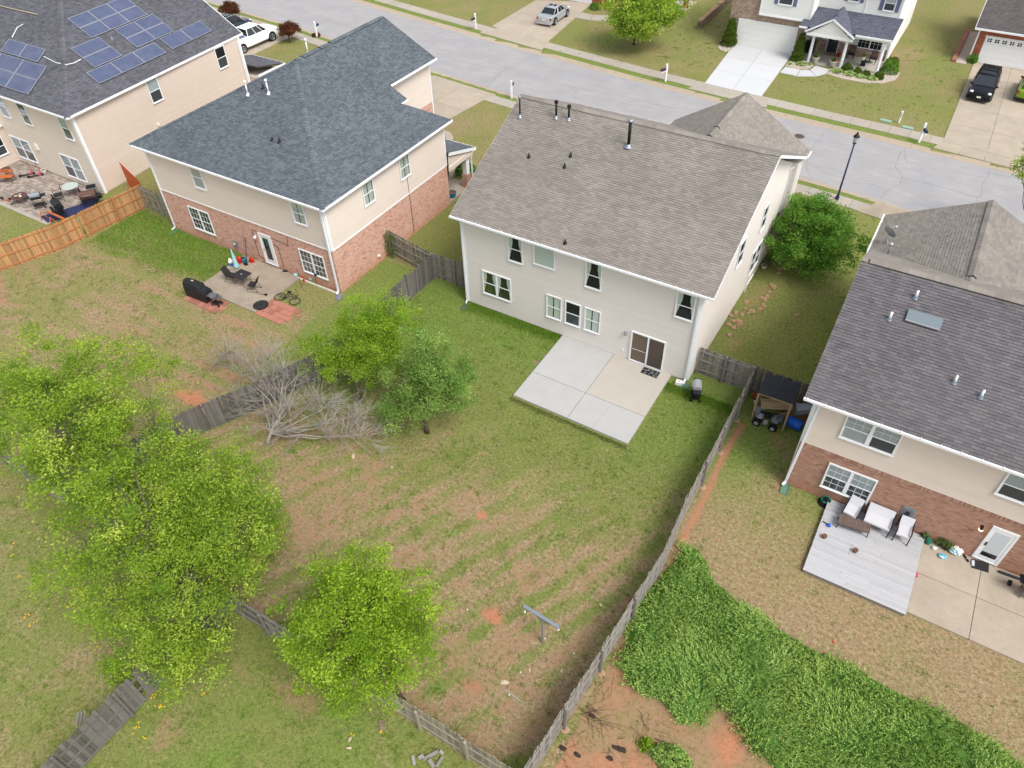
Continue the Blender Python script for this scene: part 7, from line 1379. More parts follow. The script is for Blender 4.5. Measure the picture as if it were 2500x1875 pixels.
# --- centre house
t = thing('doormat', 'dark doormat with pale leaf pattern before the sliding door', 'doormat', (11.65, -.35, .1)); c = (11.907,-0.445,0.120); MB().cbox((c[0], c[1], .112), (.92, .5, .02)).build('mat', 'mat_dark', t); b = MB(); rr = random.Random(4)
for _ in range(22): b.cbox((c[0] + rr.uniform(-.4, .4), c[1] + rr.uniform(-.2, .2), .124), (.07, .02, .003), rr.uniform(0, 3))
b.build('leaf_print', 'fabric_grey', t)
t = thing('step_stool', 'white plastic step stool on the grass at the patio end', 'stool', (13.520,-0.451,0.000), .1); MB().loft([[(-.19, -.15, 0), (.19, -.15, 0), (.19, .15, 0), (-.19, .15, 0)], [(-.16, -.12, .2), (.16, -.12, .2), (.16, .12, .2), (-.16, .12, .2)], [(-.17, -.13, .21), (.17, -.13, .21), (.17, .13, .21), (-.17, .13, .21)], [(-.16, -.12, .25), (.16, -.12, .25), (.16, .12, .25), (-.16, .12, .25)]]).build('body', 'white_plastic', t); MB().box(-.06, .06, -.02, .02, .2505, .254).build('grip_slot', 'metal_grey', t)
for q, r, lb in (((6.152,-2.640,0.000), .23, 'larger flat stepping stone left of the four-slab patio'), ((6.314,-1.940,0.000), .15, 'small stone between patio edge and larger stepping stone'), ((6.299,-3.792,0.000), .15, 'pale flat stone at the left corner of the patio')): solo(MB().blob((0, 0, 0), (r, r * .7, .04), 9, 4, .1), 'stepping_stone', 'stone_brown', lb, 'stone', (q[0], q[1], 0))
# rocks edging in the side yard: each a thing
rr = random.Random(12); rk = [(13.993,6.313,0.000), (14.158,6.654,0.000), (14.489,6.717,0.000), (14.779,7.005,0.000), (14.904,7.263,0.000), (14.272,5.918,0.000), (14.552,6.016,0.000), (14.493,5.380,0.000), (14.668,5.779,0.000), (14.174,5.499,0.000), (14.498,4.673,0.000), (14.344,7.989,0.000), (14.489,7.343,0.000), (15.252,8.281,0.000), (15.221,8.714,0.000), (15.237,9.114,0.000), (15.188,9.614,0.000), (15.279,10.133,0.000), (15.133,10.254,0.000), (15.160,11.717,0.000), (15.063,12.158,0.000), (14.136,14.219,0.000), (17.278,8.229,0.000), (15.380,8.098,0.000), (15.274,7.660,0.000), (15.048,8.812,-0.000)]
def rock_label(i, q):
    return None
g_ = 'orange-tan rocks edging the bed beside the grey sided house'
mes = []
for k in range(5):
    b = MB(); b.blob((0, 0, .06), (1, .75, .6), 8, 5, .22, rr.uniform(-.15, .15), random.Random(k)); me = bpy.data.meshes.new('rock'); me.from_pydata(b.v, [], b.f); me.materials.append(mat('rock_orange')); mes.append(me)
rk.sort(key=lambda q: q[1]); ORD = 'first second third fourth fifth sixth seventh eighth ninth tenth eleventh twelfth thirteenth'.split()
for i, q in enumerate(rk):
    o = link('rock', mes[i % 5]); s = rr.uniform(.13, .24); o.location = (q[0], q[1], 0); o.scale = (s, s, s * 1.1); o.rotation_euler = (0, 0, rr.uniform(0, 6)); tag(o, ('%s orange-tan rock of the side yard row counting from the picket gate' % ORD[i]) if i < 13 else ('%s orange-tan rock of the side yard row counting from the round tree' % ORD[25 - i]), 'rock', g_)
pot('large grey round pot at the side wall by the rocks', (14.246,12.276,0.000), .26, .4, 'metal_grey', 'leaf_mid'); pot('small white-rimmed pot at the foot of the side wall', (14.171,11.802,0.000), .16, .22, 'white_plastic'); pot('dark pot half under the round tree', (14.281,13.996,0.000), .2, .3, 'metal_dark', 'leaf_bush')
t = thing('pipe_bundle', 'white pipe run down the side wall near the round tree', 'pipe', (14.0, 8.6, 0)); MB().tube([(13.95, 8.8, .05), (13.98, 8.8, .6), (14.05, 9.6, .9)], .03, 6).build('pipe', 'trim_white', t)
# --- right house patio seating
zd = .225
def lounge(label, x, rz, w, legs=True, name='patio_chair', cat='chair'):
    t = thing(name, label, cat, (x, -4.45, zd), rz); h = w / 2
    MB().loft([[(-h, .22, .86), (h, .22, .86), (h, .27, .80), (-h, .27, .80)], [(-h, -.02, .50), (h, -.02, .50), (h, .02, .42), (-h, .02, .42)]]).build('back_cushion', 'fabric_grey', t)
    MB().loft([[(-h, -.01, .51), (h, -.01, .51), (h, -.01, .42), (-h, -.01, .42)], [(-h, -.56, .47), (h, -.56, .47), (h, -.56, .38), (-h, -.56, .38)]]).build('seat_cushion', 'fabric_grey', t)
    MB().box(-h + .03, h - .03, -.52, .15, .32, .37).build('seat_frame', 'wicker', t)
    for s in (-1, 1):
        MB().bar((s * (h + .03), -.6, 0), (s * (h + .02), -.5, .58), .04).build('front_leg', 'metal_dark', t); MB().bar((s * (h + .03), .25, 0), (s * (h + .02), .26, .6), .04).build('rear_leg', 'metal_dark', t); MB().bar((s * (h + .025), -.52, .6), (s * (h + .025), .28, .62), .05, .03).build('armrest', 'metal_dark', t)
lounge('white cushioned single patio chair, left of the loveseat', 23.2, -.13, .55); lounge('white cushioned two-seat patio sofa in the middle of the deck', 24.25, -.02, 1.05, name='patio_sofa', cat='sofa'); lounge('white cushioned single patio chair, right of the loveseat', 25.3, .02, .52)
t = thing('coffee_table', 'brown wicker coffee table with slatted top on the grey deck', 'table', (23.42, -5.27, zd), .10); 
for i in range(22): MB().box(-.62 + i * .0565, -.62 + i * .0565 + .048, -.25, .25, .36, .385, random.uniform(-.12, .12)).build('slat', 'wicker', t)
MB().box(-.64, .64, -.27, -.25, .3, .38).box(-.64, .64, .25, .27, .3, .38).box(-.64, -.62, -.25, .25, .3, .38).box(.62, .64, -.25, .25, .3, .38).build('rim', 'wicker', t)
for sx in (-1, 1):
    for sy in (-1, 1): MB().bar((sx * .6, sy * .22, .3), (sx * .63, sy * .25, 0), .035).build('leg', 'metal_dark', t)
t = thing('hose_reel', 'round green hose reel with coiled hose against the brown brick', 'hose reel', (*(22.061,-4.391,0.000)[:2], 0)); x, y = t.location[:2]
b = MB()
for k in range(4): b.tube([(x + (.2 - k * .02) * math.cos(a * PI / 8), y + .02 * k, .32 + (.24 - k * .02) * math.sin(a * PI / 8)) for a in range(17)], .03, 5, cap=False)
b.build('coiled_hose', 'green_plastic', t); MB().lathe([(.3, .0), (.3, .06)], (x, y + .05, 0), 14).build('base', 'metal_black', t); MB().tube([(x, y - .05, .32), (x, y + .15, .32)], .08, 10).build('hub', 'metal_dark', t)
pot('small terracotta pot on the deck boards near its left edge', (22.502,-6.377,0.220), .1, .16, 'rust', zb=zd); pot('small terracotta pot on the deck boards below the coffee table', (23.802,-6.441,0.220), .1, .17, 'rust', zb=zd)
t = thing('scrub_brush', 'blue headed brush with dark handle on the deck', 'brush', (*(22.511,-5.670,0.220)[:2], zd)); MB().cbox((*(22.516,-5.669,0.240)[:2], zd + .05), (.13, .16, .09), .4).build('head', 'blue', t); MB().bar((22.245,-5.603,0.300), (22.463,-5.631,0.270), .03).build('handle', 'metal_dark', t)
solo(MB().cbox((0, 0, .06), (.08, .2, .1)).cbox((0, .02, .13), (.05, .12, .05)), 'scoop', 'pink', 'bright pink toy scoop at the joint of deck and concrete', 'toy', (*(26.232,-6.210,-0.000)[:2], .07), .2)
t = thing('watering_can', 'dark green watering can between deck and brown brick wall', 'watering can', (*(26.358,-4.315,0.000)[:2], .07)); x, y = t.location[:2]; MB().lathe([(.12, 0), (.12, .2), (.1, .26)], (x, y, .07), 12).build('body', 'green_plastic', t); MB().tube([(x, y, .3), (x + .12, y + .02, .36), (x + .14, y, .12)], .015, 5).build('handle', 'green_plastic', t); MB().tube([(x - .1, y, .12), (x - .25, y + .03, .32)], .02, 6).build('spout', 'green_plastic', t)
pot('dead plant in dark green tub at the brown brick wall', (26.160,-4.142,-0.000), .13, .22, 'metal_dark', 'ivy', zb=.07); pot('straggly plant in black pot, first of two on the concrete', (26.811,-4.137,0.000), .14, .18, 'plastic_black', 'ivy', zb=.07, pr=.25); pot('straggly plant in black pot, second of two next to the white sack', (27.050,-4.226,0.000), .15, .18, 'plastic_black', 'ivy', zb=.07, pr=.25)
def sack(label, p, r, mats_, cat='bag'):
    t = thing('bag', label, cat, (p[0], p[1], .07)); MB().blob((p[0], p[1], .07 + r[2] * .8), r, 10, 6, .14, rnd=random.Random(3)).build('bag_body', mats_[0], t); MB().blob((p[0] - r[0] * .1, p[1] - r[1] * .5, .07 + r[2] * .95), (r[0] * .6, r[1] * .55, r[2] * .7), 8, 5, .2, rnd=random.Random(5)).build('printed_panel', mats_[1], t); MB().blob((p[0] + r[0] * .3, p[1] + r[1] * .3, .07 + r[2] * 1.5), (r[0] * .3, r[1] * .25, r[2] * .3), 6, 4, .2).build('folded_top', mats_[2] if len(mats_) > 2 else mats_[0], t)
sack('small white plastic bag left of the blue one on the concrete', (26.652,-4.485,0.000), (.11, .09, .08), ('white_plastic', 'white_plastic', 'green_plastic')); sack('crumpled light blue bag alone on the concrete', (27.006,-4.755,0.000), (.17, .12, .09), ('cyan', 'white_plastic', 'blue')); sack('large white and blue sack of soil leaning to the brown brick', (27.432,-4.256,0.000), (.28, .2, .2), ('white_plastic', 'cyan', 'purple_leaf'))
t = thing('shoe', 'single black sandal beside the white and blue sack', 'shoe', (*(27.862,-4.312,0.000)[:2], .07), -.9); MB().loft([[(x, -w, 0), (x, w, 0), (x, w, .03), (x, -w, .03)] for x, w in ((-.17, .03), (-.1, .05), (.05, .045), (.17, .05), (.2, .02))]).build('sole', 'plastic_black', t); MB().tube([(.05, -.05, .03), (.07, 0, .08), (.05, .05, .03)], .012, 5).build('strap', 'steel', t)
t = thing('doormat', 'dark rectangular doormat with a pink slipper at the white back door', 'doormat', (28.3, -4.85, .07)); P = [(28.077,-4.214,0.000), (28.725,-4.125,0.000), (28.762,-4.590,-0.000), (28.130,-4.689,0.000)]; MB().prism([p[:2] for p in P], .072, .095).build('mat', 'mat_dark', t); MB().cbox((*(28.147,-4.462,0.000)[:2], .12), (.1, .26, .06), .1).build('slipper', 'fabric_grey', t)
t = small_grill('dark wheeled barbecue cut off by the right frame edge on the concrete', (30.25, -4.95, .07), .1, 1.2, 'metal_grey', 'metal_black', 'metal_grey'); MB().tube([(-.75, .25, .12), (-.65, .25, .12)], .12, 12).build('wheel', 'rubber', t)
MB().tube([(29.1, -4.35, .12), (30.0, -4.3, .12)], .06, 8).build('log', 'metal_dark'); tag([o for o in COL.objects if o.name == 'log'][0], 'dark rolled mat lying along the brown brick by the barbecue', 'roll')
solo(MB().blob((0, 0, .04), (.06, .05, .05), 7, 4), 'ball', 'orange', 'small orange ball on the fawn grass near the junipers', 'ball', (*(24.101,-10.816,0.000)[:2], 0))
# --- lean-to shed
t = thing('shed', 'open lean-to shed with a flat dark felt roof and timber posts', 'shed', (18.35, -.4, 0))
c4 = [Vector(p) for p in ((17.55, -1.05, 1.92), (19.25, -1.0, 1.92), (19.2, .3, 2.12), (17.5, .25, 2.12))]; 
for i in range(2):
    for j in range(2):
        def bl(u, v): return c4[0].lerp(c4[1], u).lerp(c4[3].lerp(c4[2], u), v)
        q = [bl(i * .5 + .004, j * .5 + .004), bl(i * .5 + .496, j * .5 + .004), bl(i * .5 + .496, j * .5 + .496), bl(i * .5 + .004, j * .5 + .496)]; mb = MB(); up = Vector((0, 0, .03)); mb.add([tuple(p) for p in q] + [tuple(p + up) for p in q], [(4, 5, 6, 7), (0, 1, 5, 4), (1, 2, 6, 5), (2, 3, 7, 6), (3, 0, 4, 7), (3, 2, 1, 0)], random.uniform(-.05, .05)); mb.build('roof_panel', 'roof_base' if False else 'metal_dark', t)
for p, h in (((17.6, -.97), 1.9), ((19.15, -.95), 1.9), ((17.6, .2), 2.08), ((19.12, .25), 2.08)): MB().box(p[0] - .045, p[0] + .045, p[1] - .045, p[1] + .045, 0, h).build('post', 'wood_beam', t)
MB().bar((17.55, -.98, 1.86), (19.2, -.96, 1.86), .04, .1).bar((17.6, -.98, 1.86), (17.6, .2, 2.04), .04, .1).bar((19.15, -.96, 1.86), (19.12, .25, 2.04), .04, .1).build('roof_beam', 'wood_beam', t)
t = thing('plywood_stack', 'two tan boards lying slanted across the shed above the quad bike', 'boards', (18.4, -.5, .9)); mb = MB(); R = Matrix.Translation((18.45, -.42, 1.05)) @ Matrix.Rotation(.45, 4, 'Z') @ Matrix.Rotation(.35, 4, 'X')
for k in range(2): MB().box(-.75, .75, -.3 + k * .1, .25 - k * .2, k * .1, k * .1 + .03, 0, R).build('board', 'wood_beam', t)
t = thing('quad_bike', 'grey camouflage quad bike parked under the lean-to shed', 'quad bike', (18.3, -1.0, 0), -.0)
for x in (-.4, .4):
    for y in (-.22, .55):
        w__ = MB().tube([(x, y - .1, .2), (x, y + .1, .2)], .2, 14).build('tyre', 'rubber', t); MB().tube([(x, y - .108, .2), (x, y + .108, .2)], .11, 10).build('rim', 'steel', w__)
MB().blob((-.38, .15, .5), (.26, .36, .12), 8, 5, .15).build('rear_fender', 'galv', t); MB().blob((.4, .15, .5), (.26, .36, .12), 8, 5, .15).build('front_fender', 'galv', t); MB().loft([[(-.4, .05, .45), (-.4, .28, .45), (-.4, .26, .62), (-.4, .07, .62)], [(.2, .06, .45), (.2, .26, .45), (.2, .24, .68), (.2, .08, .68)]]).build('seat', 'plastic_black', t); MB().tube([(.3, -.15, .85), (.26, .16, .8), (.3, .47, .85)], .018, 6).build('handlebar', 'metal_black', t); MB().cbox((0, -.12, .3), (.2, .16, .2)).build('engine', 'steel', t)
for x in (-.55, .55): MB().box(x - .15, x + .15, -.1, .4, .64, .655).build('rack', 'metal_grey', t)
for q, s, m_, lb in (((17.247,0.551,0.000), (.22, .22, .26), 'terracotta', 'orange-brown pot beside the left shed post'), ((17.405,0.193,-0.000), (.16, .12, .16), 'white_plastic', 'white box on the soil left of the shed post')): 
    if 'pot' in lb: pot(lb, q, .14, .24, m_)
    else: solo(MB().cbox((0, 0, s[2] / 2), s, .3), 'box', m_, lb, 'box', (*q[:2], 0))
for q, s, m_, lb in (((18.876,0.426,-0.000), .17, 'stone_brown', 'dark firewood chunk higher in the shed corner'), ((18.914,0.035,0.000), .17, 'wood_beam', 'tan firewood log in the right corner of the shed'), ((18.865,-0.238,0.000), .15, 'stone_brown', 'brown firewood log lowest by the right shed post')): solo(MB().tube([(-.2, 0, .12), (.2, .05, .12)], .09, 8), 'log', m_, lb, 'log', (q[0], q[1], 0), .7)
t = thing('barrel', 'bright blue plastic barrel lying on its side behind the shed', 'barrel', (19.55, -.45, 0), -.15); MB().tube([(-.36, 0, .26), (-.34, 0, .26), (-.3, 0, .26), (.3, 0, .26), (.34, 0, .26), (.36, 0, .26)], [.2, .25, .27, .27, .25, .2], 16).build('body', 'blue', t, smooth=True); MB().tube([(-.12, 0, .26), (-.08, 0, .26)], .28, 16).tube([(.08, 0, .26), (.12, 0, .26)], .28, 16).build('hoop', 'blue', t)
t = thing('wheelbarrow', 'upturned silver-grey wheelbarrow propped under the eave behind the barrel', 'wheelbarrow', (19.75, .25, 0), .4); MB().loft([[(-.5, -.3, .55), (-.5, .3, .55), (-.45, .26, .85), (-.45, -.26, .85)], [(.45, -.22, .75), (.45, .22, .75), (.4, .18, 1.0), (.4, -.18, 1.0)]]).build('tray', 'galv', t); MB().bar((-.9, -.25, .35), (.5, -.15, .75), .035).bar((-.9, .25, .35), (.5, .15, .75), .035).build('handle', 'fence_dark', t); MB().tube([(.55, -.05, .5), (.55, .05, .5)], .18, 12).build('wheel', 'rubber', t)
# --- centre yard bits
t = thing('clothes_post', 'T-shaped grey metal clothes post in the lower yard', 'clothes post', (14.38, -16.5, 0)); x, y = 14.38, -16.5
MB().box(x - .05, x + .05, y - .05, y + .05, 0, 1.95).build('post', 'wood_grey', t); MB().bar((x - .85, y + .02, 1.98), (x + .72, y - .08, 1.98), .1, .05).bar((x - .85, y + .09, 1.98), (x + .72, y - .01, 1.98), .03, .05).build('crossbar', 'galv', t); MB().bar((x - .35, y, 1.93), (x - .02, y, 1.6), .04).bar((x + .32, y - .05, 1.93), (x + .02, y, 1.6), .04).build('brace', 'wood_grey', t)
for dx in (-.78, .66): MB().tube([(x + dx, y, 1.95), (x + dx, y, 1.72)], .008, 4).lathe([(.02, 0), (.045, .05), (.02, .11)], (x + dx, y, 1.6), 8).build('insulator_hook', 'white_plastic', t)
rr = random.Random(21)
for i, (q, s, m_) in enumerate((((13.908,-18.621,0.000), .2, 'paper'), ((14.968,-17.918,0.000), .14, 'stone_tan'), ((15.626,-13.936,0.000), .09, 'paper'), ((15.819,-12.954,0.000), .08, 'stone_tan'), ((13.324,-15.707,0.000), .06, 'paper'), ((14.504,-17.740,0.000), .1, 'paper'), ((15.573,-17.164,0.000), .08, 'paper'), ((1.809,-12.893,0.000), .2, 'paper'), ((3.858,-12.459,0.000), .09, 'paper'), ((10.251,-23.196,0.000), .12, 'paper'), ((10.399,-23.437,0.000), .1, 'paper'), ((16.847,-13.912,0.000), .09, 'paper'), ((16.750,-15.959,0.000), .1, 'paper'), ((16.934,-12.428,0.000), .2, 'stone_tan'))):
    lbs = ['largest pale scrap on the clay near the leaning back fence', 'tan strip of scrap beside the largest pale scrap', 'pale scrap near the right fence level with the clothes post', 'tan stone nearest the right fence above the clothes post', 'small pale scrap left under the clothes post arm', 'pale chip midway between clothes post and back fence', 'pale chip right of the clothes post, low', 'long pale stone on the red patch left of the yard', 'small pale stone right of the long one', 'pale paper scrap on the grass behind the back fence, upper', 'pale paper scrap on the grass behind the back fence, lower', 'pale lump on the clay strip outside the right fence, upper', 'pale lump on the clay strip outside the right fence, lower', 'pale rock pile at the tip of the junipers'][i]
    solo(MB().blob((0, 0, .02), (s, s * .5, .035), 7, 3, .3, rnd=rr), 'scrap', m_, lbs, 'scrap', (q[0], q[1], 0), rr.uniform(0, 3))
solo(MB().bar((14.125,-18.847,0.030), (14.844,-18.933,0.030), .03), 'stick', 'steel', 'thin pale rod lying on the clay near the back fence', 'rod')
for i, q in enumerate(((14.335,-18.939,0.000), (14.260,-17.991,0.000), (14.390,-16.341,0.000), (15.652,-16.302,0.000), (11.077,-16.842,0.000))): solo(MB().blob((0, 0, .035), (.035, .035, .035), 7, 4, .02), 'ball', 'white_plastic', ['white ball on the clay by the thin pale rod', 'white ball in the grass just above the largest pale scrap', 'white ball at the foot of the clothes post', 'white ball midway between clothes post foot and right fence', 'white ball left of the orange clay spot above the clothes post'][i], 'ball', (q[0], q[1], 0))
t = thing('satellite_dish', 'white dish on a short post beside the dark side fence', 'satellite dish', (-3.6, -8.3, 0)); dish_parts(t, Vector((-3.6, -8.3, .5)), (.9, -.1, .35), .36, False, 'fabric_grey')
for i, (a, b_, w__) in enumerate((((12.921,-22.405,0.000), (13.245,-21.892,0.000), .12), ((12.527,-22.501,0.000), (12.768,-22.722,0.000), .1), ((13.470,-22.391,0.000), (13.467,-21.990,0.000), .1), ((12.777,-22.490,0.000), (12.851,-22.309,0.000), .12), ((13.123,-22.331,0.000), (13.399,-22.434,0.000), .14), ((13.286,-21.914,0.000), (13.410,-21.909,0.000), .1))):
    solo(MB().bar(Vector(a) + Vector((0, 0, .05 + .03 * i)), Vector(b_) + Vector((0, 0, .07)), w__, .05, rr.uniform(-.1, .1)), 'timber', 'wood_grey' if i % 2 else 'fence_grey', ['long grey timber on top of the scrap pile', 'short timber at the left of the scrap pile', 'tan timber at the right of the scrap pile', 'broken block in the middle of the scrap pile', 'flat grey board under the long timber of the scrap pile', 'small chip at the right tip of the scrap pile'][i], 'timber')
t = thing('broken_brick_block', 'lump of broken grey bricks in the grass under the lime tree', 'bricks', (*(10.962,-22.152,0.000)[:2], 0)); x, y = t.location[:2]
for i in range(3): MB().cbox((x + i * .09 - .1, y - i * .07, .06), (.2, .12, .1), .5 + i * .2, i * .1 - .1).build('brick', 'stone_brown', t)
t = thing('fallen_picket', 'loose weathered pickets broken off the corner fence', 'pickets', (*(1.327,-27.893,0.000)[:2], 0))
for q in ((2.181,-27.966,1.300), (2.254,-27.885,1.300), (2.326,-27.805,1.300)): q = Vector(q); MB().bar(q, q + Vector((.05, .3, .5)), .13, .02).build('picket', 'fence_grey', t)
# --- street furniture
t = thing('street_lamp', 'dark street lamp post with lantern head beside the sidewalk', 'street lamp', (16.05, 22.14, 0)); x, y = 16.05, 22.14
MB().lathe([(.13, 0), (.13, .25), (.08, .35), (.065, .6), (.05, 4.1)], (x, y, 0), 12).build('pole', 'navy', t, smooth=True); MB().lathe([(.05, 0), (.13, .08), (.1, .14)], (x, y, 4.08), 10).build('collar', 'metal_black', t); MB().lathe([(.10, 0), (.17, .38)], (x, y, 4.22), 6).build('lantern_glass', 'lamp_clear', t); MB().lathe([(.22, 0), (.2, .04), (.08, .2), (.05, .24), (.06, .3), (.01, .34)], (x, y, 4.6), 8).build('lantern_roof', 'metal_black', t)
for a in range(6): MB().bar((x + .10 * math.cos(a * PI / 3), y + .10 * math.sin(a * PI / 3), 4.22), (x + .17 * math.cos(a * PI / 3), y + .17 * math.sin(a * PI / 3), 4.6), .018).build('lantern_bar', 'metal_black', t)
def mailbox(label, p, rz, dark='navy'):
    t = thing('mailbox', label, 'mailbox', (p[0], p[1], 0), rz, group='white post mailboxes along the street'); MB().box(-.07, .07, -.07, .07, 0, 1.45).build('post', 'trim_white', t); MB().lathe([(.11, 0), (.11, .04), (.03, .12)], (0, 0, 1.45), 4).build('post_cap', 'trim_white', t)
    MB().box(-.06, .06, .07, .58, .88, .98).build('arm', 'trim_white', t); MB().loft([[(-.1, yy, 1.0), (.1, yy, 1.0), (.1, yy, 1.13), (.06, yy, 1.2), (-.06, yy, 1.2), (-.1, yy, 1.13)] for yy in (.1, .6)]).build('box', dark, t); MB().box(-.13, -.1, .3, .36, 1.0, 1.18).build('flag', 'red', t)
mailbox('white mailbox post nearest the brown roof, at the near pavement', (-12.45, 25.63), .3); mailbox('white mailbox post on the grass strip left of the white driveway', (-2.17, 35.17), PI - .5); mailbox('white mailbox post near the silver sedan driveway', (-24.43, 38.28), PI); mailbox('white mailbox post at the corner of the drive with two cars', (19.4, 33.6), PI + .5); mailbox('white mailbox post with purple plant beyond the maroon tree', (-37.672,28.825,0.000), .2)
shrub('purple leaved plant ring around the white mailbox post', ((-37.967,28.998,0.000)[0], (-37.967,28.998,0.000)[1]), (.45, .45, .3), 'leaf_red', 260, cat='plant', seed=120, name='plant'); 
for q, lb in (((16.447,36.122,0.000), 'pale green utility cover set in the lawn, upper left of two'), ((18.180,35.672,0.000), 'pale green utility cover set in the lawn, lower right of two')):
    t = thing('utility_cover', lb, 'utility cover', (q[0], q[1], 0), -.08); MB().box(-.42, .42, -.2, .2, -.05, .06).build('frame', 'utility_green', t); MB().box(-.38, .38, -.17, .17, .06, .08).build('lid', 'utility_green', t)
t = thing('marker_post', 'short white utility marker post in the lawn between the green covers', 'marker post', (17.404,36.323,0.000)); x, y = t.location[:2]; MB().tube([(x, y, 0), (x, y, .95)], .075, 10).build('post', 'trim_white', t); MB().box(x - .05, x + .05, y - .082, y - .076, .45, .8).build('sticker', 'paper', t)
t = thing('stone_wall', 'low dark stone garden wall left of the white driveway', 'wall', (-4.2, 48.6, 0)); rr = random.Random(14); mb = MB()
yy = 48.6
while yy < 60:
    z = 0; 
    while z < .78:
        h = rr.uniform(.1, .17); y2 = yy
        MBt = rr.uniform(-.25, .25); L = rr.uniform(.22, .42); MB().box(-4.35 - rr.uniform(0, .03), -4.02 + rr.uniform(0, .04), y2 + rr.uniform(-.1, .05), y2 + L, z, z + h - .012, MBt).build('stone', 'stone_brown', t); z += h
    yy += .33
for k in range(28): MB().box(-4.4, -3.98, 48.55 + k * .42, 48.55 + k * .42 + .4, .8, .88, rr.uniform(-.1, .15)).build('cap_stone', 'stone_tan', t)
# --- porch of the white house
zq = .1
pot('large cream planter with sprigs, left side of the porch path', (8.349,45.141,0.100), .32, .55, 'concrete_tan', 'leaf_topiary', zb=zq, pr=.25); pot('large cream planter with sprigs, right side of the porch path', (9.950,45.048,0.100), .32, .5, 'concrete_tan', 'leaf_topiary', zb=zq, pr=.25)
t = thing('doormat', 'brown patterned doormat before the dark front door', 'doormat', (9.0, 47.6, zq)); MB().lathe([(.55, 0), (.55, .02)], (9.0, 47.75, zq), 20, sy=.6).build('round_rug', 'mat_dark', t); MB().box(8.55, 9.45, 47.45, 47.95, zq + .021, zq + .04).build('mat', 'rug', t)
t = thing('wreath', 'pink and white floral wreath hung on the dark front door', 'wreath', (9.0, 48.2, 1.55)); b = MB(); rr = random.Random(6)
for a in range(12): b.blob((9.0 + .24 * math.cos(a * PI / 6), 48.19, 1.6 + .24 * math.sin(a * PI / 6)), (.09, .05, .09), 6, 4, .2, rr.uniform(-.2, .2))
b.build('blossoms', 'tail_red' if False else 'pink', t); MB().blob((9.0, 48.18, 1.36), (.22, .06, .1), 8, 4, .2).build('bow', 'fabric_grey', t)
t = thing('porch_sign', 'tall narrow tan wood board leaning by the dark front door', 'sign', (7.9, 47.9, zq)); MB().bar((7.75, 47.6, zq), (7.85, 48.2, 1.85), .26, .04).build('board', 'wood_beam', t)
for k in range(7): p = Vector((7.77, 47.68, .35)).lerp(Vector((7.84, 48.12, 1.6)), k / 6) + Vector((0, -.035, .0)); MB().cbox(tuple(p), (.13, .01, .1)).build('letter_block', 'paper', t)
t = thing('security_sign', 'small orange yard sign in front of the middle porch column', 'sign', (10.443,45.248,0.000)); x, y = t.location[:2]; MB().lathe([(.16, .38), (.16, .58), (.08, .7)], (x, y, 0), 8, sy=.12).build('plate', 'orange', t); MB().box(x - .09, x + .09, y - .03, y - .022, .45, .52).build('white_band', 'trim_white', t); MB().tube([(x, y, 0), (x, y, .4)], .012, 5).build('stake', 'steel', t)
for x, lb in ((6.95, 'dark wheeled bin behind the left porch column, nearer the garage'), (7.35, 'dark wheeled bin behind the left porch column, nearer the door')):
    t = thing('wheeled_bin', lb, 'bin', (x, 47.3, zq)); MB().loft([[(x - k, 47.3 - k, z), (x + k, 47.3 - k, z), (x + k, 47.3 + k, z), (x - k, 47.3 + k, z)] for z, k in ((zq, .22), (zq + .9, .28))]).build('body', 'metal_black' if x < 7 else 'navy', t); MB().box(x - .3, x + .3, 47.0, 47.62, zq + .9, zq + .98).build('lid', 'metal_dark', t)
pot('dark square pot stand with white potted plant on the porch', (12.202,46.382,0.800), .16, .3, 'white_plastic', 'leaf_mid', zb=.62); solo(MB().box(-.2, .2, -.2, .2, 0, .5), 'pot_stand', 'metal_dark', 'dark cube side table holding the white pot', 'side table', (*(12.305,46.450,0.400)[:2], zq))
def rocker(label, x, y):
    t = thing('porch_chair', label, 'chair', (x, y, zq), PI); MB().box(-.27, .27, -.25, .25, .4, .43).build('seat', 'metal_dark', t)
    for i in range(6): MB().bar((-.24 + i * .096, -.25, .43), (-.24 + i * .096, -.4, 1.05), .05, .02).build('back_slat', 'metal_dark', t)
    for s in (-1, 1): MB().bar((s * .28, -.25, .62), (s * .28, .28, .6), .06, .03).build('armrest', 'metal_dark', t); MB().bar((s * .27, .25, .0), (s * .27, .25, .6), .04).bar((s * .27, -.28, .0), (s * .27, -.28, .62), .04).build('leg', 'metal_dark', t)
rocker('dark slatted porch chair left of the side table', 10.9, 47.6); rocker('dark slatted porch chair right of the side table', 12.9, 47.4)
pot('maroon pot standing right of the dark front door', (9.851,47.473,0.100), .17, .3, 'tail_red', zb=zq)


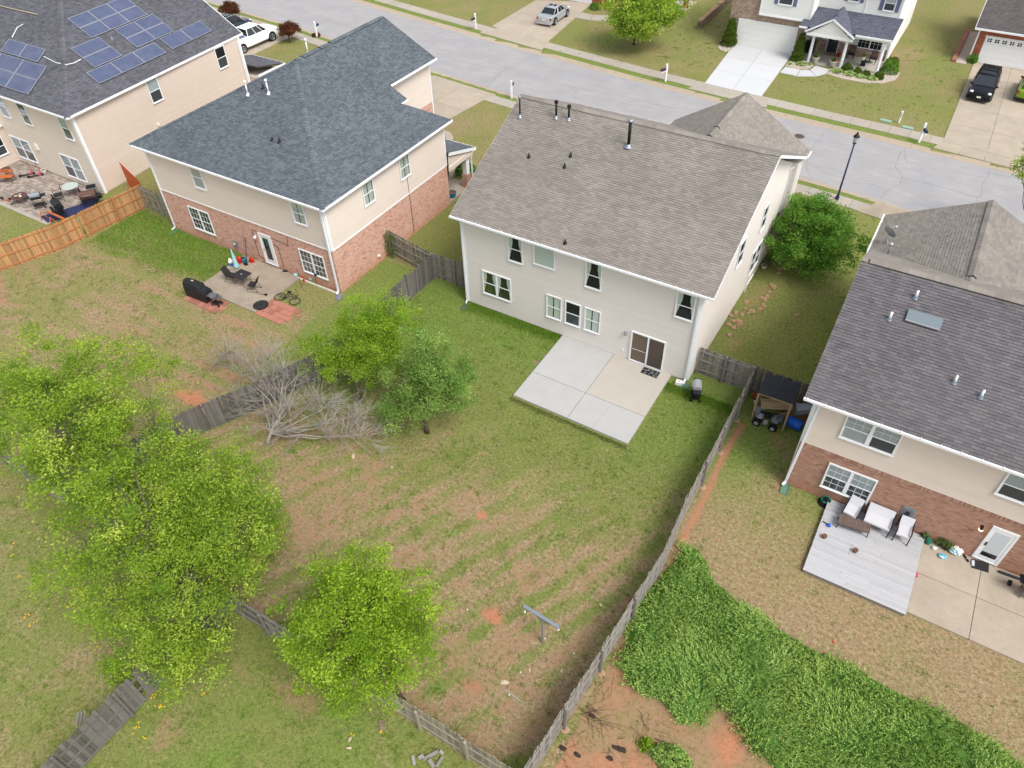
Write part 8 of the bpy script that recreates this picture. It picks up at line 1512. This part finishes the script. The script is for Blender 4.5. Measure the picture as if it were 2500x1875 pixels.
# ================================================================== VEHICLES
def vehicle(label, cat, name, loc, rz, L, Wd, H, paint, wb, kind='sedan', rails=False, group=None, wheel_r=.33, lights=True, sunroof=False):
    """local +x forward, origin on the ground at the centre"""
    t = thing(name, label, cat, loc, rz); h = Wd / 2; x0, x1 = -L / 2, L / 2; g = .2 if kind != 'truck' else .34
    if kind == 'sedan': belt = [(x0, .78, .70), (x0 + .12, .93, .9), (x0 + .85, .98, .97), (x0 + 1.6, .95, 1.0), (0, .95, 1.0), (x1 - 1.45, .94, 1.0), (x1 - .7, .84, .98), (x1 - .15, .70, .9), (x1, .55, .72)]; cab = [(x0 + .65, 0), (x0 + 1.45, 1), (x1 - 2.05, 1), (x1 - 1.2, 0)]; bz = .93
    elif kind == 'suv': belt = [(x0, .9, .78), (x0 + .12, 1.05, .95), (x0 + .8, 1.06, 1.0), (0, 1.04, 1.0), (x1 - 1.3, 1.02, 1.0), (x1 - .55, .94, .97), (x1 - .12, .8, .9), (x1, .62, .74)]; cab = [(x0 + .12, 0), (x0 + .5, 1), (x1 - 1.95, 1), (x1 - 1.15, 0)]; bz = 1.0
    else: belt = [(x0, 1.22, .97), (x0 + .06, 1.25, 1.0), (x0 + 2.0, 1.25, 1.0), (0, 1.25, 1.0), (x1 - 1.2, 1.24, 1.0), (x1 - .4, 1.18, .98), (x1 - .08, 1.08, .93), (x1, .85, .88)]; cab = [(x0 + 2.0, 0), (x0 + 2.12, 1), (x1 - 2.15, 1), (x1 - 1.35, 0)]; bz = 1.2
    secs = []
    for x, zt, w in belt:
        y = h * w; zb = g + (.12 if x in (x0, x1) else 0); zm = zb + (zt - zb) * .5
        secs.append([(x, -y * .9, zb), (x, -y, zb + .1), (x, -y, zm), (x, -y * .97, zt - .10), (x, -y * .86, zt), (x, 0, zt + .025), (x, y * .86, zt), (x, y * .97, zt - .10), (x, y, zm), (x, y, zb + .1), (x, y * .9, zb)])
    body = MB().loft(secs)
    bd = body.build('body', paint, t, smooth=True)
    try:
        md = bd.modifiers.new('edge', 'EDGE_SPLIT'); md.split_angle = math.radians(38)
    except Exception: pass
    rw, bw = h * .70, h * .88; rz_ = H
    def csec(x, k, ins=0): w = bw + (rw - bw) * k; z = bz + (rz_ - bz) * k; return w - ins, z
    gl = []
    for x, k in cab:
        w, z = csec(x, k); gl.append([(x, -w, z - .02), (x, -w * .97, z), (x, 0, z + (.03 if k else 0)), (x, w * .97, z), (x, w, z - .02), (x, 0, bz - .1)])
    mb = MB(); (a, _), (b_, _), (c_, _), (d, _) = cab; z1 = rz_ - .03
    P = lambda x, s, k: (x, s * (bw + (rw - bw) * k), bz - .03 + (z1 - bz + .03) * k)
    mb.add([P(a, -1, 0), P(d, -1, 0), P(c_, -1, 1), P(b_, -1, 1), P(a, 1, 0), P(d, 1, 0), P(c_, 1, 1), P(b_, 1, 1)], [(0, 1, 2, 3), (5, 4, 7, 6), (1, 5, 6, 2), (4, 0, 3, 7), (3, 2, 6, 7)]); mb.build('windows', 'car_glass', t)
    e = .02; roof = []
    for x in (b_ - .06, b_ + .15, (b_ + c_) / 2, c_ - .15, c_ + .08):
        k = .0 if x in (b_ - .06, c_ + .08) else 1; w = rw + .01; roof.append([(x, -w, z1 - .02), (x, -w * .9, z1 + .03 * k), (x, 0, z1 + .05 * k + .01), (x, w * .9, z1 + .03 * k), (x, w, z1 - .02)])
    MB().loft(roof).build('roof', paint, t, smooth=True)
    n_p = {'sedan': (.36, .70), 'suv': (.30, .62), 'truck': (.42, .78)}[kind]
    for s in (-1, 1):
        mb = MB()
        def side(f): xb = a + (d - a) * f; xt = b_ + (c_ - b_) * f; return xb, xt
        for q, r in ((P(a, s, 0), P(b_, s, 1)), (P(d, s, 0), P(c_, s, 1))): mb.bar(q, r, .07, .06)
        for f in n_p: xb, xt = side(f); mb.bar((xb, s * (bw + .004), bz - .03), (xt, s * (rw + .004), z1), .07, .05)
        mb.build('pillar', paint, t)
        MB().bar((d - .15, s * (bw + .02), bz + .02), (d - .1, s * (bw + .22), bz + .07), .08, .12).build('wing_mirror', paint if kind != 'suv' or paint != 'paint_green' else 'metal_dark', t)
        for xw in (-wb / 2, wb / 2):
            MB().tube([(xw, s * (h - .16), wheel_r + .02), (xw, s * (h + .006), wheel_r + .02)], wheel_r + .07, 18).build('wheel_arch', 'plastic_black', t)
            w__ = MB().tube([(xw, s * (h - .2), wheel_r), (xw, s * (h - .18), wheel_r), (xw, s * (h + .0), wheel_r), (xw, s * (h + .025), wheel_r)], [wheel_r * .9, wheel_r, wheel_r, wheel_r * .9], 18).build('wheel', 'rubber', t)
            r2 = MB(); 
            for q in range(5): an = q * 2 * PI / 5; r2.bar((xw, s * (h + .032), wheel_r), (xw + .62 * wheel_r * math.cos(an), s * (h + .03), wheel_r + .62 * wheel_r * math.sin(an)), .06, .012)
            r2.tube([(xw + .64 * wheel_r * math.cos(q * PI / 8), s * (h + .026), wheel_r + .64 * wheel_r * math.sin(q * PI / 8)) for q in range(17)], .022, 5, cap=False); r2.build('rim', 'steel', w__)
        MB().box(x0 + .02, x0 + .12, s * h * .9 - .16 if s > 0 else -h * .9, s * h * .9 if s > 0 else -h * .9 + .16, bz - .28, bz - .10).build('tail_light', 'tail_red', t)
        hl = MB(); hl.add([(x1 - .1, s * h * .42, bz - .34), (x1 - .35, s * h * .9, bz - .30), (x1 - .52, s * h * .9, bz - .14), (x1 - .26, s * h * .48, bz - .16)], [(0, 1, 2, 3)]); 
        MB().blob((x1 - .24, s * h * .70, bz - .22), (.2, .18, .09), 8, 5, 0).build('headlight', 'lamp_clear', t, smooth=True)
    MB().box(x1 - .03, x1 + .02, -.16, .16, .42, .55).build('number_plate', 'white_plastic', t); MB().box(x0 - .02, x0 + .03, -.16, .16, .52 if kind != 'sedan' else .6, .64 if kind != 'sedan' else .72).build('number_plate', 'white_plastic', t)
    MB().box(x1 - .1, x1 + .01, -h * .4, h * .4, bz - .33, bz - .22).build('grille', 'metal_black', t); MB().box(x0 - .03, x0 + .1, -h * .92, h * .92, g + .02, g + .2).box(x1 - .1, x1 + .03, -h * .85, h * .85, g, g + .16).build('bumper', 'plastic_black' if kind == 'suv' else paint, t)
    if rails:
        for s in (-1, 1): MB().bar((b_ + .1, s * rw * .92, z1 + .07), (c_ - .1, s * rw * .92, z1 + .07), .035).build('roof_rail', 'metal_black' if paint != 'paint_slate' else 'steel', t)
        for x in (b_ + .55, (b_ + c_) / 2 + .35): MB().bar((x, -rw * .9, z1 + .09), (x, rw * .9, z1 + .09), .04).build('crossbar', 'metal_black', t)
    if sunroof: MB().box((b_ + c_) / 2 - .1, (b_ + c_) / 2 + .4, -.38, .38, z1 + .045, z1 + .056).build('sunroof', 'car_glass', t)
    if kind == 'truck':
        MB().box(x0 + .12, x0 + 1.9, -h * .76, h * .76, 1.262, 1.285).build('bed_cover', 'shutter_blue', t)
        for s in (-1, 1): MB().box(x0 + .02, x0 + 1.96, s * h * .84 - .05, s * h * .84 + .05, 1.25, 1.31).build('bed_rail', paint, t)
        MB().box(x0, x0 + .08, -h * .8, h * .8, 1.2, 1.31).build('tailgate', paint, t)
    return t
c = (-19.625,50.800,0.000)
vehicle('silver sedan parked on the driveway across the road', 'car', 'parked_car', (-18.55, 44.3, .05), PI / 2 + .03, 4.6, 1.85, 1.44, 'paint_silver', 2.75, 'sedan', sunroof=True)
vehicle('white pickup truck parked beside the beige house, facing the street', 'pickup truck', 'parked_truck', (-42.0, 24.0, .05), PI / 2 - .04, 5.9, 2.05, 1.9, 'paint_white', 3.85, 'truck', wheel_r=.42)
vehicle('slate coloured family vehicle with roof rails behind the white pickup', 'car', 'parked_car', (-46.5, 25.4, .05), PI / 2 - .02, 4.9, 1.95, 1.75, 'paint_slate', 2.9, 'suv', rails=True)
vehicle('black SUV with roof rack facing the road on the right-hand driveway', 'car', 'parked_car', (22.3, 45.3, .05), -PI / 2 - .03, 4.75, 1.9, 1.7, 'paint_black', 2.75, 'suv', rails=True)
vehicle('lime green hatchback half out of the frame beside the black SUV', 'car', 'parked_car', (25.7, 46.6, .05), PI / 2 - .03, 4.1, 1.78, 1.58, 'paint_green', 2.55, 'suv')
vehicle('silver car mostly hidden behind the slate roofed house', 'car', 'parked_car', (-19.6, 20.6, .05), PI / 2, 4.6, 1.85, 1.45, 'paint_silver', 2.75, 'sedan')
bpy.data.objects.remove(bpy.data.objects.get('__none__')) if bpy.data.objects.get('__none__') else None
